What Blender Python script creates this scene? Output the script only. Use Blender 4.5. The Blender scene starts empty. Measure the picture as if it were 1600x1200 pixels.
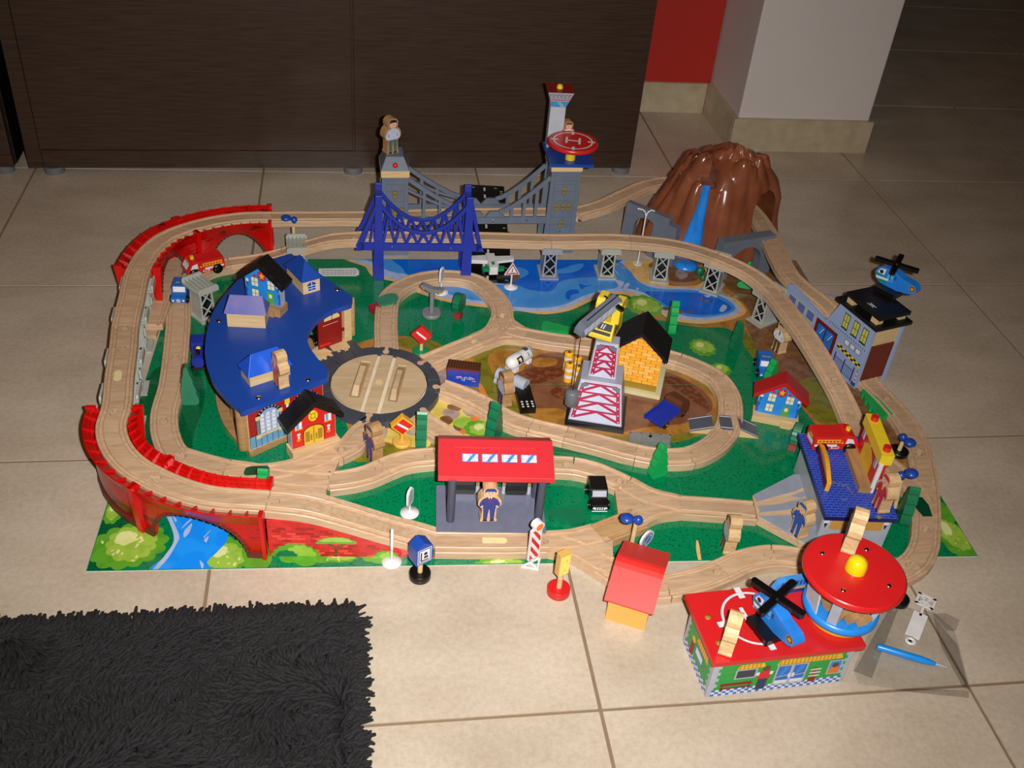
import bpy, bmesh, math, random
from mathutils import Vector, Matrix, geometry
random.seed(7)
SC = bpy.context.scene
COL = SC.collection
MM = 0.001
# ---------------------------------------------------------------- camera, world, flash, exposure
F_PX = 1597.4042
CAM = Vector((646.486, -681.498, 1000.202))          # millimetres, from the tile grid (460 mm pitch)
CM = Matrix(((0.98827712, 0.0164076, -0.15178648), (-0.13042385, 0.6075329, -0.78351349), (0.0793597, 0.79412503, 0.6025508)))
cd = bpy.data.cameras.new('camera'); cam = bpy.data.objects.new('camera', cd); COL.objects.link(cam)
cd.sensor_width = 36; cd.lens = F_PX / 1600 * 36; cd.clip_start = 0.01
cam.matrix_world = Matrix.Translation(CAM * MM) @ CM.to_4x4()
SC.camera = cam
w = bpy.data.worlds.new('room_light'); SC.world = w; w.use_nodes = True
w.node_tree.nodes['Background'].inputs[0].default_value = (1.0, 0.74, 0.48, 1)
w.node_tree.nodes['Background'].inputs[1].default_value = 0.05
fl = bpy.data.lights.new('camera_flash', 'AREA'); fl.shape = 'RECTANGLE'; fl.size = 0.022; fl.size_y = 0.012
fl.energy = 10.0; fl.color = (1.0, 0.97, 0.93); fl.spread = math.radians(100)
flo = bpy.data.objects.new('camera_flash', fl); COL.objects.link(flo)
flo.matrix_world = Matrix.Translation((CAM + CM @ Vector((52, 12, -12))) * MM) @ CM.to_4x4() @ Matrix.Rotation(math.radians(5), 4, 'Y') @ Matrix.Rotation(math.radians(-1), 4, 'X')
cl = bpy.data.lights.new('ceiling_lamp_light', 'AREA'); cl.shape = 'DISK'; cl.size = 0.9; cl.energy = 4.5; cl.color = (1.0, 0.43, 0.12)
clo = bpy.data.objects.new('ceiling_lamp_light', cl); COL.objects.link(clo); clo.location = (0.35, -0.2, 2.5)
SC.view_settings.view_transform = 'Standard'; SC.view_settings.look = 'None'
SC.view_settings.gamma = 1; SC.view_settings.exposure = 0; SC.view_settings.use_curve_mapping = False

# ---------------------------------------------------------------- helpers
def P(px, py, z=0.0):
    """world point (mm) at height z seen at photograph pixel px, py"""
    d = CM @ Vector(((px - 800) / F_PX, (600 - py) / F_PX, -1.0))
    return CAM + d * ((z - CAM.z) / d.z)
def ang(a, b): return math.atan2(b[1] - a[1], b[0] - a[0])
def lin(c): return tuple((v / 255 / 12.92) if v / 255 <= 0.04045 else ((v / 255 + 0.055) / 1.055) ** 2.4 for v in c)
MATS = {}
def M(name, rgb, rough=0.42, kind='plain', spec=0.5, amp=0.06, scale=60.0, rgb2=None, bump=0.0):
    if name in MATS: return MATS[name]
    m = bpy.data.materials.new(name); m.use_nodes = True; MATS[name] = m
    nt = m.node_tree; b = nt.nodes['Principled BSDF']; L = nt.links.new
    c = lin(rgb); c2 = lin(rgb2) if rgb2 else tuple(v * (1 - amp * 2) for v in c)
    b.inputs['Roughness'].default_value = rough; b.inputs['Specular IOR Level'].default_value = spec
    b.inputs['Base Color'].default_value = (*c, 1); m.diffuse_color = (*c, 1)
    if kind == 'flat': return m
    tc = nt.nodes.new('ShaderNodeTexCoord'); n = nt.nodes.new('ShaderNodeTexNoise')
    mp = nt.nodes.new('ShaderNodeMapping'); L(tc.outputs['Object'], mp.inputs[0]); L(mp.outputs[0], n.inputs['Vector'])
    n.inputs['Scale'].default_value = scale; n.inputs['Detail'].default_value = 5
    r = nt.nodes.new('ShaderNodeValToRGB'); r.color_ramp.elements[0].color = (*c2, 1); r.color_ramp.elements[1].color = (*c, 1)
    r.color_ramp.elements[0].position = 0.3; r.color_ramp.elements[1].position = 0.65
    L(n.outputs['Fac'], r.inputs[0])
    if kind == 'wood':
        oi = nt.nodes.new('ShaderNodeObjectInfo')
        mp.inputs['Scale'].default_value = (0.16, 1.0, 3.0); n.inputs['Distortion'].default_value = 0.7
        ad = nt.nodes.new('ShaderNodeVectorMath'); ad.operation = 'ADD'
        L(tc.outputs['Object'], ad.inputs[0]); L(oi.outputs['Random'], ad.inputs[1]); L(ad.outputs[0], mp.inputs[0])
        hs = nt.nodes.new('ShaderNodeHueSaturation'); mr = nt.nodes.new('ShaderNodeMapRange')
        mr.inputs[3].default_value = 0.88; mr.inputs[4].default_value = 1.06
        L(oi.outputs['Random'], mr.inputs[0]); L(mr.outputs[0], hs.inputs['Value']); L(r.outputs[0], hs.inputs['Color'])
        L(hs.outputs[0], b.inputs['Base Color'])
    else:
        L(r.outputs[0], b.inputs['Base Color'])
    if bump:
        bp = nt.nodes.new('ShaderNodeBump'); bp.inputs['Strength'].default_value = bump; bp.inputs['Distance'].default_value = 0.001
        L(n.outputs['Fac'], bp.inputs['Height']); L(bp.outputs[0], b.inputs['Normal'])
    return m

class MB:
    """collects faces in millimetres and links them as ONE mesh object"""
    def __init__(s, X=None):
        s.v = []; s.f = []; s.k = []; s.s = []; s.mats = []; s.X = X or Matrix.Identity(4)
    def mi(s, m):
        if m not in s.mats: s.mats.append(m)
        return s.mats.index(m)
    def add(s, vs, fs, m, smooth=False):
        o = len(s.v); i = s.mi(m)
        s.v += [s.X @ Vector(v) for v in vs]
        for f in fs: s.f.append([o + a for a in f]); s.k.append(i); s.s.append(smooth)
        return s
    def poly(s, pts, m): return s.add(pts, [list(range(len(pts)))], m)
    def flat(s, pts, m, h=0.15): return s.add([(p[0], p[1], h) for p in pts], [list(range(len(pts)))], m)
    def rect(s, x0, y0, x1, y1, m, h=0.15): return s.flat([(x0, y0), (x1, y0), (x1, y1), (x0, y1)], m, h)
    def line(s, a, b, wd, m, h=0.15):
        a, b = Vector(a), Vector(b); d = (b - a).normalized() * wd / 2; n = Vector((-d.y, d.x))
        return s.flat([a - n, b - n, b + n, a + n], m, h)
    def disc(s, x, y, r, m, h=0.15, n=20, ry=None):
        ry = ry or r
        return s.flat([(x + r * math.cos(2 * math.pi * i / n), y + ry * math.sin(2 * math.pi * i / n)) for i in range(n)], m, h)
    def ring(s, x, y, r0, r1, m, h=0.15, n=28, a0=0, a1=2 * math.pi):
        for i in range(n):
            a, b = a0 + (a1 - a0) * i / n, a0 + (a1 - a0) * (i + 1) / n
            s.flat([(x + r * math.cos(t), y + r * math.sin(t)) for r, t in ((r0, a), (r1, a), (r1, b), (r0, b))], m, h)
        return s
    def prism(s, pts, z0, z1, m, side=None):
        n = len(pts); ar = sum(pts[i][0] * pts[(i + 1) % n][1] - pts[(i + 1) % n][0] * pts[i][1] for i in range(n))
        if ar < 0: pts = pts[::-1]
        vs = [(p[0], p[1], z0) for p in pts] + [(p[0], p[1], z1) for p in pts]
        s.add(vs, [list(range(n - 1, -1, -1)), list(range(n, 2 * n))], m)
        return s.add(vs, [[i, (i + 1) % n, n + (i + 1) % n, n + i] for i in range(n)], side or m)
    def box(s, x0, x1, y0, y1, z0, z1, m): return s.prism([(x0, y0), (x1, y0), (x1, y1), (x0, y1)], z0, z1, m)
    def lathe(s, prof, m, n=20, x=0, y=0):
        vs = []; fs = []; k = len(prof)
        for i in range(n):
            t = 2 * math.pi * i / n
            vs += [(x + r * math.cos(t), y + r * math.sin(t), z) for r, z in prof]
        for i in range(n):
            for j in range(k - 1):
                a = i * k + j; b = ((i + 1) % n) * k + j
                fs.append([a, b, b + 1, a + 1])
        s.add(vs, fs, m, True)
        if prof[0][0] > 0: s.add([vs[i * k] for i in range(n)][::-1], [list(range(n))], m)
        if prof[-1][0] > 0: s.add([vs[i * k + k - 1] for i in range(n)], [list(range(n))], m)
        return s
    def cyl(s, x, y, z0, z1, r, m, n=18, r2=None): return s.lathe([(r, z0), (r if r2 is None else r2, z1)], m, n, x, y)
    def tube(s, a, b, r, m, n=10, r2=None):
        a, b = Vector(a), Vector(b); X = s.X
        q = (b - a).to_track_quat('Z', 'Y').to_matrix().to_4x4()
        s.X = X @ Matrix.Translation(a) @ q; s.cyl(0, 0, 0, (b - a).length, r, m, n, r2); s.X = X
        return s
    def ball(s, c, r, m, sc=(1, 1, 1), n=16):
        X = s.X; s.X = X @ Matrix.Translation(c) @ Matrix.Diagonal((*sc, 1))
        k = n // 2; s.lathe([(max(r * math.sin(math.pi * i / k), 1e-4), -r * math.cos(math.pi * i / k)) for i in range(k + 1)], m, n); s.X = X
        return s
    def frame(s, o, u, v):
        """local x,y along u,v; z along their normal"""
        u = Vector(u).normalized(); v = Vector(v); nn = u.cross(v).normalized(); v = nn.cross(u)
        R = Matrix((u, v, nn)).transposed().to_4x4(); s.X = Matrix.Translation(o) @ R
        return s
    def reset(s, X=None): s.X = X or Matrix.Identity(4); return s
    def build(s, name, parent=None, bev=0.0, label=None, seg=2, org=None):
        me = bpy.data.meshes.new(name); o = bpy.data.objects.new(name, me)
        org = Vector(org) if org is not None else Vector((0, 0, 0))
        me.from_pydata([(v - org) * MM for v in s.v], [], s.f)
        for m in s.mats: me.materials.append(m)
        me.polygons.foreach_set('material_index', s.k); me.polygons.foreach_set('use_smooth', s.s); me.update()
        COL.objects.link(o); o.location = org * MM
        if parent: o.parent = parent
        if bev:
            b = o.modifiers.new('bevel', 'BEVEL'); b.width = bev * MM; b.segments = seg; b.limit_method = 'ANGLE'; b.angle_limit = 0.6
        if label: o['label'] = label
        return o
def tag(o, label, cat, group=None, kind=None):
    if label: o['label'] = label
    if cat: o['category'] = cat
    if group: o['group'] = group
    if kind: o['kind'] = kind
    return o
def thing(name, label, cat, loc, rot=0.0, group=None):
    o = bpy.data.objects.new(name, None); COL.objects.link(o); o.empty_display_size = 0.01
    o.location = Vector(loc) * MM
    o.rotation_euler = rot if isinstance(rot, tuple) else (0, 0, rot)
    return tag(o, label, cat, group)
def struct(o): o['kind'] = 'structure'; return o
def RX(a): return Matrix.Rotation(a, 4, 'X')
def RY(a): return Matrix.Rotation(a, 4, 'Y')
def RZ(a): return Matrix.Rotation(a, 4, 'Z')
def TR(x, y, z): return Matrix.Translation((x, y, z))
UP = RX(math.pi / 2)          # outline drawn in x/z, extruded along -y
def word(text, size, mat, parent, X, name='lettering', sx=1.0):
    cu = bpy.data.curves.new(name, 'FONT'); cu.body = text; cu.size = size * MM; cu.align_x = 'CENTER'; cu.align_y = 'CENTER'; cu.resolution_u = 3
    t = bpy.data.objects.new('t', cu); COL.objects.link(t)
    bpy.context.view_layer.update()
    me = bpy.data.meshes.new_from_object(t.evaluated_get(bpy.context.evaluated_depsgraph_get())); bpy.data.objects.remove(t)
    me.materials.clear(); me.materials.append(mat)
    X = X.copy(); X.translation *= MM
    me.transform(X @ Matrix.Diagonal((sx, 1, 1, 1)))
    o = bpy.data.objects.new(name, me); COL.objects.link(o); o.parent = parent
    return o

# ---------------------------------------------------------------- materials
WOOD = M('track_wood', (206, 176, 144), 0.42, 'wood', rgb2=(186, 152, 118), scale=150, bump=0.15)
PALE = M('pale_wood', (222, 194, 146), 0.5, 'wood', rgb2=(204, 170, 118), scale=150)
TAN = M('brown_wood', (176, 138, 92), 0.55, 'wood', rgb2=(154, 116, 74), scale=120)
BLACK = M('black_paint', (16, 15, 15), 0.35)
BLACKP = M('black_plastic', (12, 12, 13), 0.3)
WHITE = M('white_plastic', (226, 226, 226), 0.35)
WPRINT = M('white_print', (225, 227, 232), 0.45)
RED = M('red_paint', (206, 34, 32), 0.32, amp=0.03)
REDP = M('red_plastic', (205, 12, 10), 0.28, amp=0.02)
DRED = M('dark_red_paint', (140, 22, 20), 0.4)
BLUE = M('royal_blue_paint', (28, 70, 160), 0.3, amp=0.03)
DBLUE = M('trestle_blue_plastic', (32, 50, 160), 0.42, amp=0.03)
SKY = M('sky_blue_paint', (36, 140, 232), 0.35)
YEL = M('yellow_paint', (236, 206, 36), 0.32)
AMB = M('amber_paint', (240, 178, 40), 0.35)
ORANGE = M('orange_paint', (236, 120, 40), 0.4)
GREY = M('grey_plastic', (150, 154, 150), 0.42)
SLATE = M('slate_grey_paint', (104, 112, 128), 0.45)
DGREY = M('dark_grey_paint', (74, 78, 88), 0.45)
LGREY = M('light_grey_paint', (176, 182, 194), 0.4)
GREEN = M('green_paint', (24, 140, 84), 0.35)
DGREEN = M('dark_green_paint', (16, 112, 74), 0.4)
BGREEN = M('bright_green_paint', (24, 165, 84), 0.35)
CHROME = M('steel', (200, 200, 205), 0.2, 'flat'); CHROME.node_tree.nodes['Principled BSDF'].inputs['Metallic'].default_value = 1
PINK = M('skin_print', (228, 180, 148), 0.5)
NAVY = M('navy_print', (48, 56, 130), 0.45)
BROWN = M('brown_paint', (96, 52, 26), 0.4)
GOLD = M('window_gold_print', (158, 128, 40), 0.5)
INK = M('ink_print', (24, 26, 34), 0.5)
# ---------------------------------------------------------------- room
FLOOR = M('beige_stone_tile', (202, 189, 171), 0.26, 'plain', rgb2=(184, 170, 151), scale=6, bump=0.04)
nt = FLOOR.node_tree
n2 = nt.nodes.new('ShaderNodeTexNoise'); n2.inputs['Scale'].default_value = 130; n2.inputs['Detail'].default_value = 8; n2.inputs['Roughness'].default_value = .7
geo = nt.nodes.new('ShaderNodeNewGeometry'); nt.links.new(geo.outputs['Position'], n2.inputs['Vector'])
for n in nt.nodes:
    if n.type == 'MAPPING': nt.links.new(geo.outputs['Position'], n.inputs[0]); n.inputs['Scale'].default_value = (1, 1.6, 1)
    if n.type == 'VALTORGB': rr = n
mx = nt.nodes.new('ShaderNodeMix'); mx.data_type = 'RGBA'; mx.blend_type = 'MULTIPLY'; mx.inputs[0].default_value = 0.5
cr = nt.nodes.new('ShaderNodeValToRGB'); cr.color_ramp.elements[0].position = 0.3; cr.color_ramp.elements[0].color = (0.66, 0.62, 0.56, 1); cr.color_ramp.elements[1].position = 0.62
nt.links.new(n2.outputs['Fac'], cr.inputs[0]); nt.links.new(rr.outputs[0], mx.inputs['A']); nt.links.new(cr.outputs[0], mx.inputs['B'])
oi = nt.nodes.new('ShaderNodeObjectInfo'); mr = nt.nodes.new('ShaderNodeMapRange'); mr.inputs[3].default_value = 0.95; mr.inputs[4].default_value = 1.03
hs = nt.nodes.new('ShaderNodeHueSaturation'); nt.links.new(oi.outputs['Random'], mr.inputs[0]); nt.links.new(mr.outputs[0], hs.inputs['Value'])
nt.links.new(mx.outputs['Result'], hs.inputs['Color']); nt.links.new(hs.outputs[0], nt.nodes['Principled BSDF'].inputs['Base Color'])
GROUT = M('tile_grout', (134, 112, 88), 0.8)
BASEB = M('skirting_tile', (192, 178, 150), 0.3, rgb2=(174, 158, 130), scale=30)
FOOT = M('cabinet_foot_metal', (110, 110, 114), 0.5)
floor = struct(MB().box(-2300, 5500, -1840, 4600, -14, -1.4, GROUT).build('floor'))
tile_me = None
for i in range(-5, 12):
    for j in range(-4, 10):
        if tile_me is None:
            o = MB().box(2.2, 457.8, 2.2, 457.8, -9, 0, FLOOR).build('floor_tile', floor, bev=0.9)
            tile_me = o.data
        else:
            o = bpy.data.objects.new('floor_tile', tile_me); COL.objects.link(o); o.parent = floor
            b = o.modifiers.new('bevel', 'BEVEL'); b.width = 0.9 * MM; b.segments = 2
        o.location = (i * 0.46, j * 0.46, 0)
RWALL = M('red_wall_paint', (182, 34, 20), 0.6, amp=0.02)
WWALL = M('white_wall_paint', (216, 210, 206), 0.7, amp=0.01, scale=8)
YW = 1757
bw = struct(MB().box(-2300, 1556, YW + 8, YW + 140, 0, 2600, RWALL).build('wall_back'))
struct(MB().box(-2300, 1548, YW, YW + 8, 0, 78, BASEB).build('baseboard_back', bev=1.5))
struct(MB().box(1560, 1892, 1542, YW + 140, 0, 2600, WWALL).build('wall_pillar', bev=3))
tr = MB(); tr.box(1548, 1902, 1531, 1542, 0, 80, BASEB); tr.box(1548, 1560, 1542, YW, 0, 80, BASEB); tr.box(1892, 1902, 1542, YW + 140, 0, 80, BASEB)
struct(tr.build('baseboard_pillar', bev=1.5))
struct(MB().box(-2300, 5500, -1850, 4600, 2600, 2660, WWALL).build('ceiling'))
struct(MB().box(-2310, -2300, -1850, 4600, 0, 2600, WWALL).build('wall_left'))
struct(MB().box(5500, 5510, -1850, 4600, 0, 2600, WWALL).build('wall_right'))
struct(MB().box(-2300, 5500, -1850, -1840, 0, 2600, WWALL).build('wall_front'))
struct(MB().box(1892, 5500, 4600, 4612, 0, 2600, WWALL).build('wall_far'))
# wenge cabinets
WENGE = M('wenge_veneer', (66, 49, 38), 0.4, rgb2=(50, 37, 29), scale=40, bump=0.1, spec=0.35)
WENGE.node_tree.nodes['Mapping'].inputs['Scale'].default_value = (0.35, 1, 7)
ca = math.radians(2.0)
c = thing('cabinet', 'wide dark brown wenge cabinet with two doors standing behind the train set', 'cabinet', (-4, 1351, 0), ca)
b = MB(); b.box(0, 1276, 4, 350, 15, 1150, WENGE); b.build('carcass', c, bev=1)
MB().box(30, 1276, 0, 4, 15, 53, WENGE).build('plinth', c, bev=.8)
MB().box(0, 28, -2, 4, 15, 1148, WENGE).build('side_panel', c, bev=.8)
MB().box(29, 654, -2, 3.6, 56, 1148, WENGE).build('door', c, bev=1)
MB().box(659, 1275, -4, 3.6, 56, 1148, WENGE).build('door', c, bev=1)
for x, y in ((45, 14), (655, 14), (1258, 14), (45, 320), (1258, 320)): MB().cyl(x, y, 0, 15, 20, FOOT).build('foot', c, bev=1)
c = thing('cabinet', 'black cabinet edge at the far left beside the wide brown one', 'cabinet', (-640, 1345, 0), math.radians(1))
b = MB(); b.box(0, 612, 4, 350, 20, 1150, BLACK); b.build('carcass', c, bev=1)
MB().box(2, 610, -16, 3.6, 48, 1148, WENGE).build('door', c, bev=1)
MB().box(2, 610, -14, 3.6, 20, 46, WENGE).build('plinth', c, bev=1)
for x in (25, 585): MB().cyl(x, 12, 0, 20, 18, FOOT).build('foot', c, bev=1)
# ---------------------------------------------------------------- tracks
def dense(pts, step=6.0):
    """Catmull-Rom through world points; returns samples and the sample index of each control point"""
    q = [Vector(p) for p in pts]; q = [q[0] * 2 - q[1]] + q + [q[-1] * 2 - q[-2]]
    out = []; idx = []
    for i in range(1, len(q) - 2):
        p0, p1, p2, p3 = q[i - 1:i + 3]; n = max(2, int((p2 - p1).length / step))
        idx.append(len(out))
        l0, l1, l2 = [max((b - a).length, 1e-3) for a, b in ((p0, p1), (p1, p2), (p2, p3))]
        m1 = ((p1 - p0) / l0 * l1 + (p2 - p1) / l1 * l0) / (l0 + l1) * l1
        m2 = ((p2 - p1) / l1 * l2 + (p3 - p2) / l2 * l1) / (l1 + l2) * l1
        for k in range(n):
            t = k / n; t2 = t * t; t3 = t2 * t
            out.append((2 * t3 - 3 * t2 + 1) * p1 + (t3 - 2 * t2 + t) * m1 + (-2 * t3 + 3 * t2) * p2 + (t3 - t2) * m2)
    idx.append(len(out)); out.append(q[-2])
    return out, idx
class Path:
    def __init__(s, pts):
        s.p = pts; s.c = [0.0]
        for a, b in zip(pts, pts[1:]): s.c.append(s.c[-1] + (b - a).length)
        s.L = s.c[-1]
    def at(s, d, o=0.0, h=0.0):
        import bisect
        if d <= 0: i = 0
        elif d >= s.L: i = len(s.p) - 2
        else: i = min(bisect.bisect_right(s.c, d) - 1, len(s.p) - 2)
        n = len(s.p)
        def tan(j): return (s.p[min(j + 1, n - 1)] - s.p[max(j - 1, 0)]).normalized()
        f = (d - s.c[i]) / max(s.c[i + 1] - s.c[i], 1e-6)
        if 0 <= f <= 1: pos = s.p[i].lerp(s.p[i + 1], f); t = tan(i).lerp(tan(i + 1), f)
        elif f < 0: t = (s.p[1] - s.p[0]).normalized(); pos = s.p[0] + t * d
        else: t = (s.p[-1] - s.p[-2]).normalized(); pos = s.p[-1] + t * (d - s.L)
        nrm = Vector((-t.y, t.x, 0)).normalized()
        return pos + nrm * o + Vector((0, 0, h))
PROF = [(-20, -12), (-20, -1.2), (-19, 0), (-16.4, 0), (-15.4, -.9), (-15.2, -3.6), (-10.8, -3.6), (-10.4, -.8), (-9.6, 0), (9.6, 0), (10.4, -.8), (10.8, -3.6), (15.2, -3.6), (15.4, -.9), (16.4, 0), (19, 0), (20, -1.2), (20, -12)]
def peg_outline(r, nw, cs):
    a0 = math.asin(nw / r); pts = []
    for k in range(15):
        a = a0 + (2 * math.pi - 2 * a0) * k / 14
        pts.append((cs + r * math.cos(a), r * math.sin(a)))
    return pts                 # opens towards +s
TRK = []
def track_piece(path, label, mat=None, female=True, male=True, group=None, under=-12.0, name='wooden_track', g0=0.35, prof=None):
    mat = mat or WOOD; m = MB(); L = path.L
    prof = [(o, under if h == -12 else h) for o, h in (prof or PROF)]; mid = [j for j in range(len(prof) - 1) if prof[j][0] < 0 < prof[j + 1][0] and prof[j][1] == 0][0]
    sl = 17.0 if female else 0
    S = [g0]; d = 6.0
    while d < L - sl - 3: S.append(d); d += 6.0
    if female: S += [L - sl]; S += [L - sl * .66, L - sl * .33]
    S.append(L - g0); k = len(prof); vs = []
    for d in S: vs += [path.at(d, o, h) for o, h in prof]
    fs = []
    for i in range(len(S) - 1):
        for j in range(k):
            if j == mid and female and S[i] >= L - sl - .01: continue
            a = i * k + j; b = i * k + (j + 1) % k
            fs.append([a, a + k, b + k, b])
    fs.append(list(range(k)));
    if not female: fs.append([(len(S) - 1) * k + j for j in range(k - 1, -1, -1)])
    m.add(vs, fs, mat)
    if female:
        e = L - g0; s0 = L - sl; o1 = peg_outline(6.2, 3.6, L - 9.6)
        loop = [(s0, -9.6), (e, -9.6), (e, -3.6)] + [p for p in reversed(o1)] + [(e, 3.6), (e, 9.6), (s0, 9.6)]
        w3 = [path.at(a, o, 0) for a, o in loop]
        for t in geometry.tessellate_polygon([[Vector((a, o, 0)) for a, o in loop]]): m.add([w3[q] for q in t], [[0, 1, 2]], mat)
        sl_loop = [(e, -3.6)] + [p for p in reversed(o1)] + [(e, 3.6)]
        top = [path.at(a, o, 0) for a, o in sl_loop]; bot = [path.at(a, o, max(under, -11)) for a, o in sl_loop]; n = len(top)
        m.add(top + bot, [[i, i + 1, n + i + 1, n + i] for i in range(n - 1)] + [list(range(n, 2 * n))], mat)
        last = [(len(S) - 1) * k + j for j in range(k)]; V = m.v
        # end face in two halves beside the slot
        left = [V[q] for q in last[:mid + 1]]; right = [V[q] for q in last[mid + 1:]]
        bz = max(under, -11)
        m.add(left + [path.at(e, -3.6, 0), path.at(e, -3.6, under)], [list(range(len(left) + 2))], mat)
        m.add([path.at(e, 3.6, under), path.at(e, 3.6, 0)] + right, [list(range(len(right) + 2))], mat)
    o = m.build(name, org=path.p[0])
    tag(o, label, 'toy track', group)
    if male:
        pm = MB(); ol = [(g0 + 1, 2.9)] + [p for p in peg_outline(5.4, 2.9, -9.6)] + [(g0 + 1, -2.9)]
        top = [path.at(a, q, -0.3) for a, q in ol]; bot = [path.at(a, q, max(under, -11) + .5) for a, q in ol]; n = len(top)
        pm.add(top + bot, [list(range(n)), list(range(2 * n - 1, n - 1, -1))] + [[i, n + i, n + (i + 1) % n, (i + 1) % n] for i in range(n)], mat)
        ch = pm.build('connector_peg', org=path.p[0]); ch.parent = o; ch.location = (0, 0, 0)
    TRK.append(o); return o
def chain(ctrl, joints, labels, **kw):
    """ctrl: (px, py, z) or Vector; joints: control indices where one piece ends; labels: one per piece"""
    pts = [p if isinstance(p, Vector) else P(*p) for p in ctrl]
    d, idx = dense(pts); js = [0] + joints + [len(pts) - 1]; res = []
    fem = kw.pop('last_female', False); ml = kw.pop('first_male', False); per = kw.pop('per', {})
    for i, (a, b) in enumerate(zip(js, js[1:])):
        pa = Path(d[idx[a]:idx[b] + 1]); k2 = dict(kw); k2.update(per.get(i, {}))
        res.append((pa, track_piece(pa, labels[i], female=(i < len(js) - 2) or fem, male=(i > 0) or ml, **k2) if labels[i] else None))
    return d, idx, res

def swept(path, x0, x1, z0, z1, ext=0.0):
    S = [-ext]; d = 6
    while d < path.L - 3: S.append(d); d += 7
    S.append(path.L + ext); vs = []
    for d in S: vs += [path.at(d, x0, z0), path.at(d, x1, z0), path.at(d, x1, z1), path.at(d, x0, z1)]
    fs = [[3, 2, 1, 0]] + [[(len(S) - 1) * 4 + q for q in range(4)]]
    for i in range(len(S) - 1):
        for j in range(4): a = i * 4 + j; b = i * 4 + (j + 1) % 4; fs.append([a, b, b + 4, a + 4])
    return vs, fs
def boolean(base, ops, name):
    """base and ops: [(kind, [(verts, faces), ...])]"""
    def mk(lst):
        m = MB()
        for vs, fs in lst: m.add(vs, fs, WOOD)
        o = m.build('tmp')
        bm = bmesh.new(); bm.from_mesh(o.data); bmesh.ops.recalc_face_normals(bm, faces=bm.faces); bm.to_mesh(o.data); bm.free(); return o
    b = mk(base); tmp = [b]
    for kind, lst in ops:
        for one in ([lst] if kind == 'DIFFERENCE_ALL' else [[q] for q in lst]):
            t = mk(one); tmp.append(t); md = b.modifiers.new('b', 'BOOLEAN'); md.object = t; md.solver = 'EXACT'
            md.operation = kind.split('_')[0]; md.use_self = kind == 'DIFFERENCE_ALL'
    bpy.context.view_layer.update()
    me = bpy.data.meshes.new_from_object(b.evaluated_get(bpy.context.evaluated_depsgraph_get()))
    for t in tmp: bpy.data.objects.remove(t)
    me.name = name; return me
def switch(paths, label, fill=None, hole=None, inlay=None, mat=None, pegs=(), top=13.0, name='wooden_track_switch'):
    mat = mat or WOOD; Ps = [Path(dense([p if isinstance(p, Vector) else P(*p) for p in q])[0]) for q in paths]
    org = Ps[0].p[0].copy(); org.z = 1
    un = [swept(p, -20 + .03 * k, 20 - .03 * k, -12 + .03 * k, -.03 * k) for k, p in enumerate(Ps)]
    if fill:
        for fl_ in fill:
            pts = [Vector(q) if isinstance(q, Vector) else P(q[0], q[1], top) for q in fl_]; n = len(pts)
            un.append(([Vector((q.x, q.y, top - .12)) for q in pts] + [Vector((q.x, q.y, top - 11.88)) for q in pts],
                       [list(range(n)), list(range(2 * n - 1, n - 1, -1))] + [[i, n + i, n + (i + 1) % n, (i + 1) % n] for i in range(n)]))
    cut = []
    for k, p in enumerate(Ps): cut += [swept(p, -16, -10, -3 + .04 * k, 4 + .1 * k, 3 + k * .1), swept(p, 10, 16, -3.02 + .04 * k, 4.05 + .1 * k, 3.05 + k * .1)]
    if hole:
        for hl in hole:
            pts = [P(q[0], q[1], top) for q in hl]; n = len(pts)
            cut.append(([Vector((q.x, q.y, top + 4)) for q in pts] + [Vector((q.x, q.y, -4)) for q in pts],
                        [list(range(n)), list(range(2 * n - 1, n - 1, -1))] + [[i, n + i, n + (i + 1) % n, (i + 1) % n] for i in range(n)]))
    me = boolean(un[:1], [('UNION', un[1:]), ('DIFFERENCE', cut)], name)
    me.materials.clear(); me.materials.append(mat)
    me.transform(Matrix.Translation(-org * MM))
    o = bpy.data.objects.new(name, me); COL.objects.link(o); o.location = org * MM
    bv = o.modifiers.new('bevel', 'BEVEL'); bv.width = 0.0005; bv.segments = 1; bv.limit_method = 'ANGLE'; bv.angle_limit = 1.0
    tag(o, label, 'toy track'); TRK.append(o)
    if inlay:
        m = MB(); q = [P(a, b, top) for a, b in inlay]; m.prism([(p.x, p.y) for p in q], top - .5, top + .25, M('inlay_green', (6, 70, 44), .15))
        ch = m.build('green_inlay', o, org=org); ch.location = (0, 0, 0)
    for x, y, a in pegs:        # visible connector pegs seated in the switch
        q = P(x, y, top + .2); pm = MB(TR(q.x, q.y, 0) @ RZ(a)); r = 6.0
        pm.prism([(cs, y_) for cs, y_ in peg_outline(5.6, 2.9, 0)] + [(10, -2.9), (10, 2.9)][0:2], top - 2, top + .35, mat)
        ch = pm.build('connector_peg', o, org=org); ch.location = (0, 0, 0)
    return o, Ps
# ---------------------------------------------------------------- printed play mat
def G(name, rgb, rgb2, scale=300, rough=0.16, p0=0.42, p1=0.5):
    m = M(name, rgb, rough, rgb2=rgb2, scale=scale)
    for n in m.node_tree.nodes:
        if n.type == 'VALTORGB': n.color_ramp.elements[0].position = p0; n.color_ramp.elements[1].position = p1
    return m
GRASS = G('grass_print', (2, 124, 78), (0, 84, 48), 330, 0.14, 0.34, 0.46)
GRASSL = G('light_grass_print', (20, 158, 84), (8, 130, 66), 200)
GRASSD = G('dark_grass_print', (0, 92, 52), (0, 62, 34), 330, 0.14, 0.34, 0.46)  # deeper green of the printed fields
OLIVE = G('olive_print', (124, 118, 34), (108, 104, 30), 60)
OCHRE = G('ochre_print', (174, 122, 52), (154, 104, 42), 40)
EARTH = G('earth_print', (136, 96, 62), (112, 74, 46), 70, p0=0.36, p1=0.6)
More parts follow.
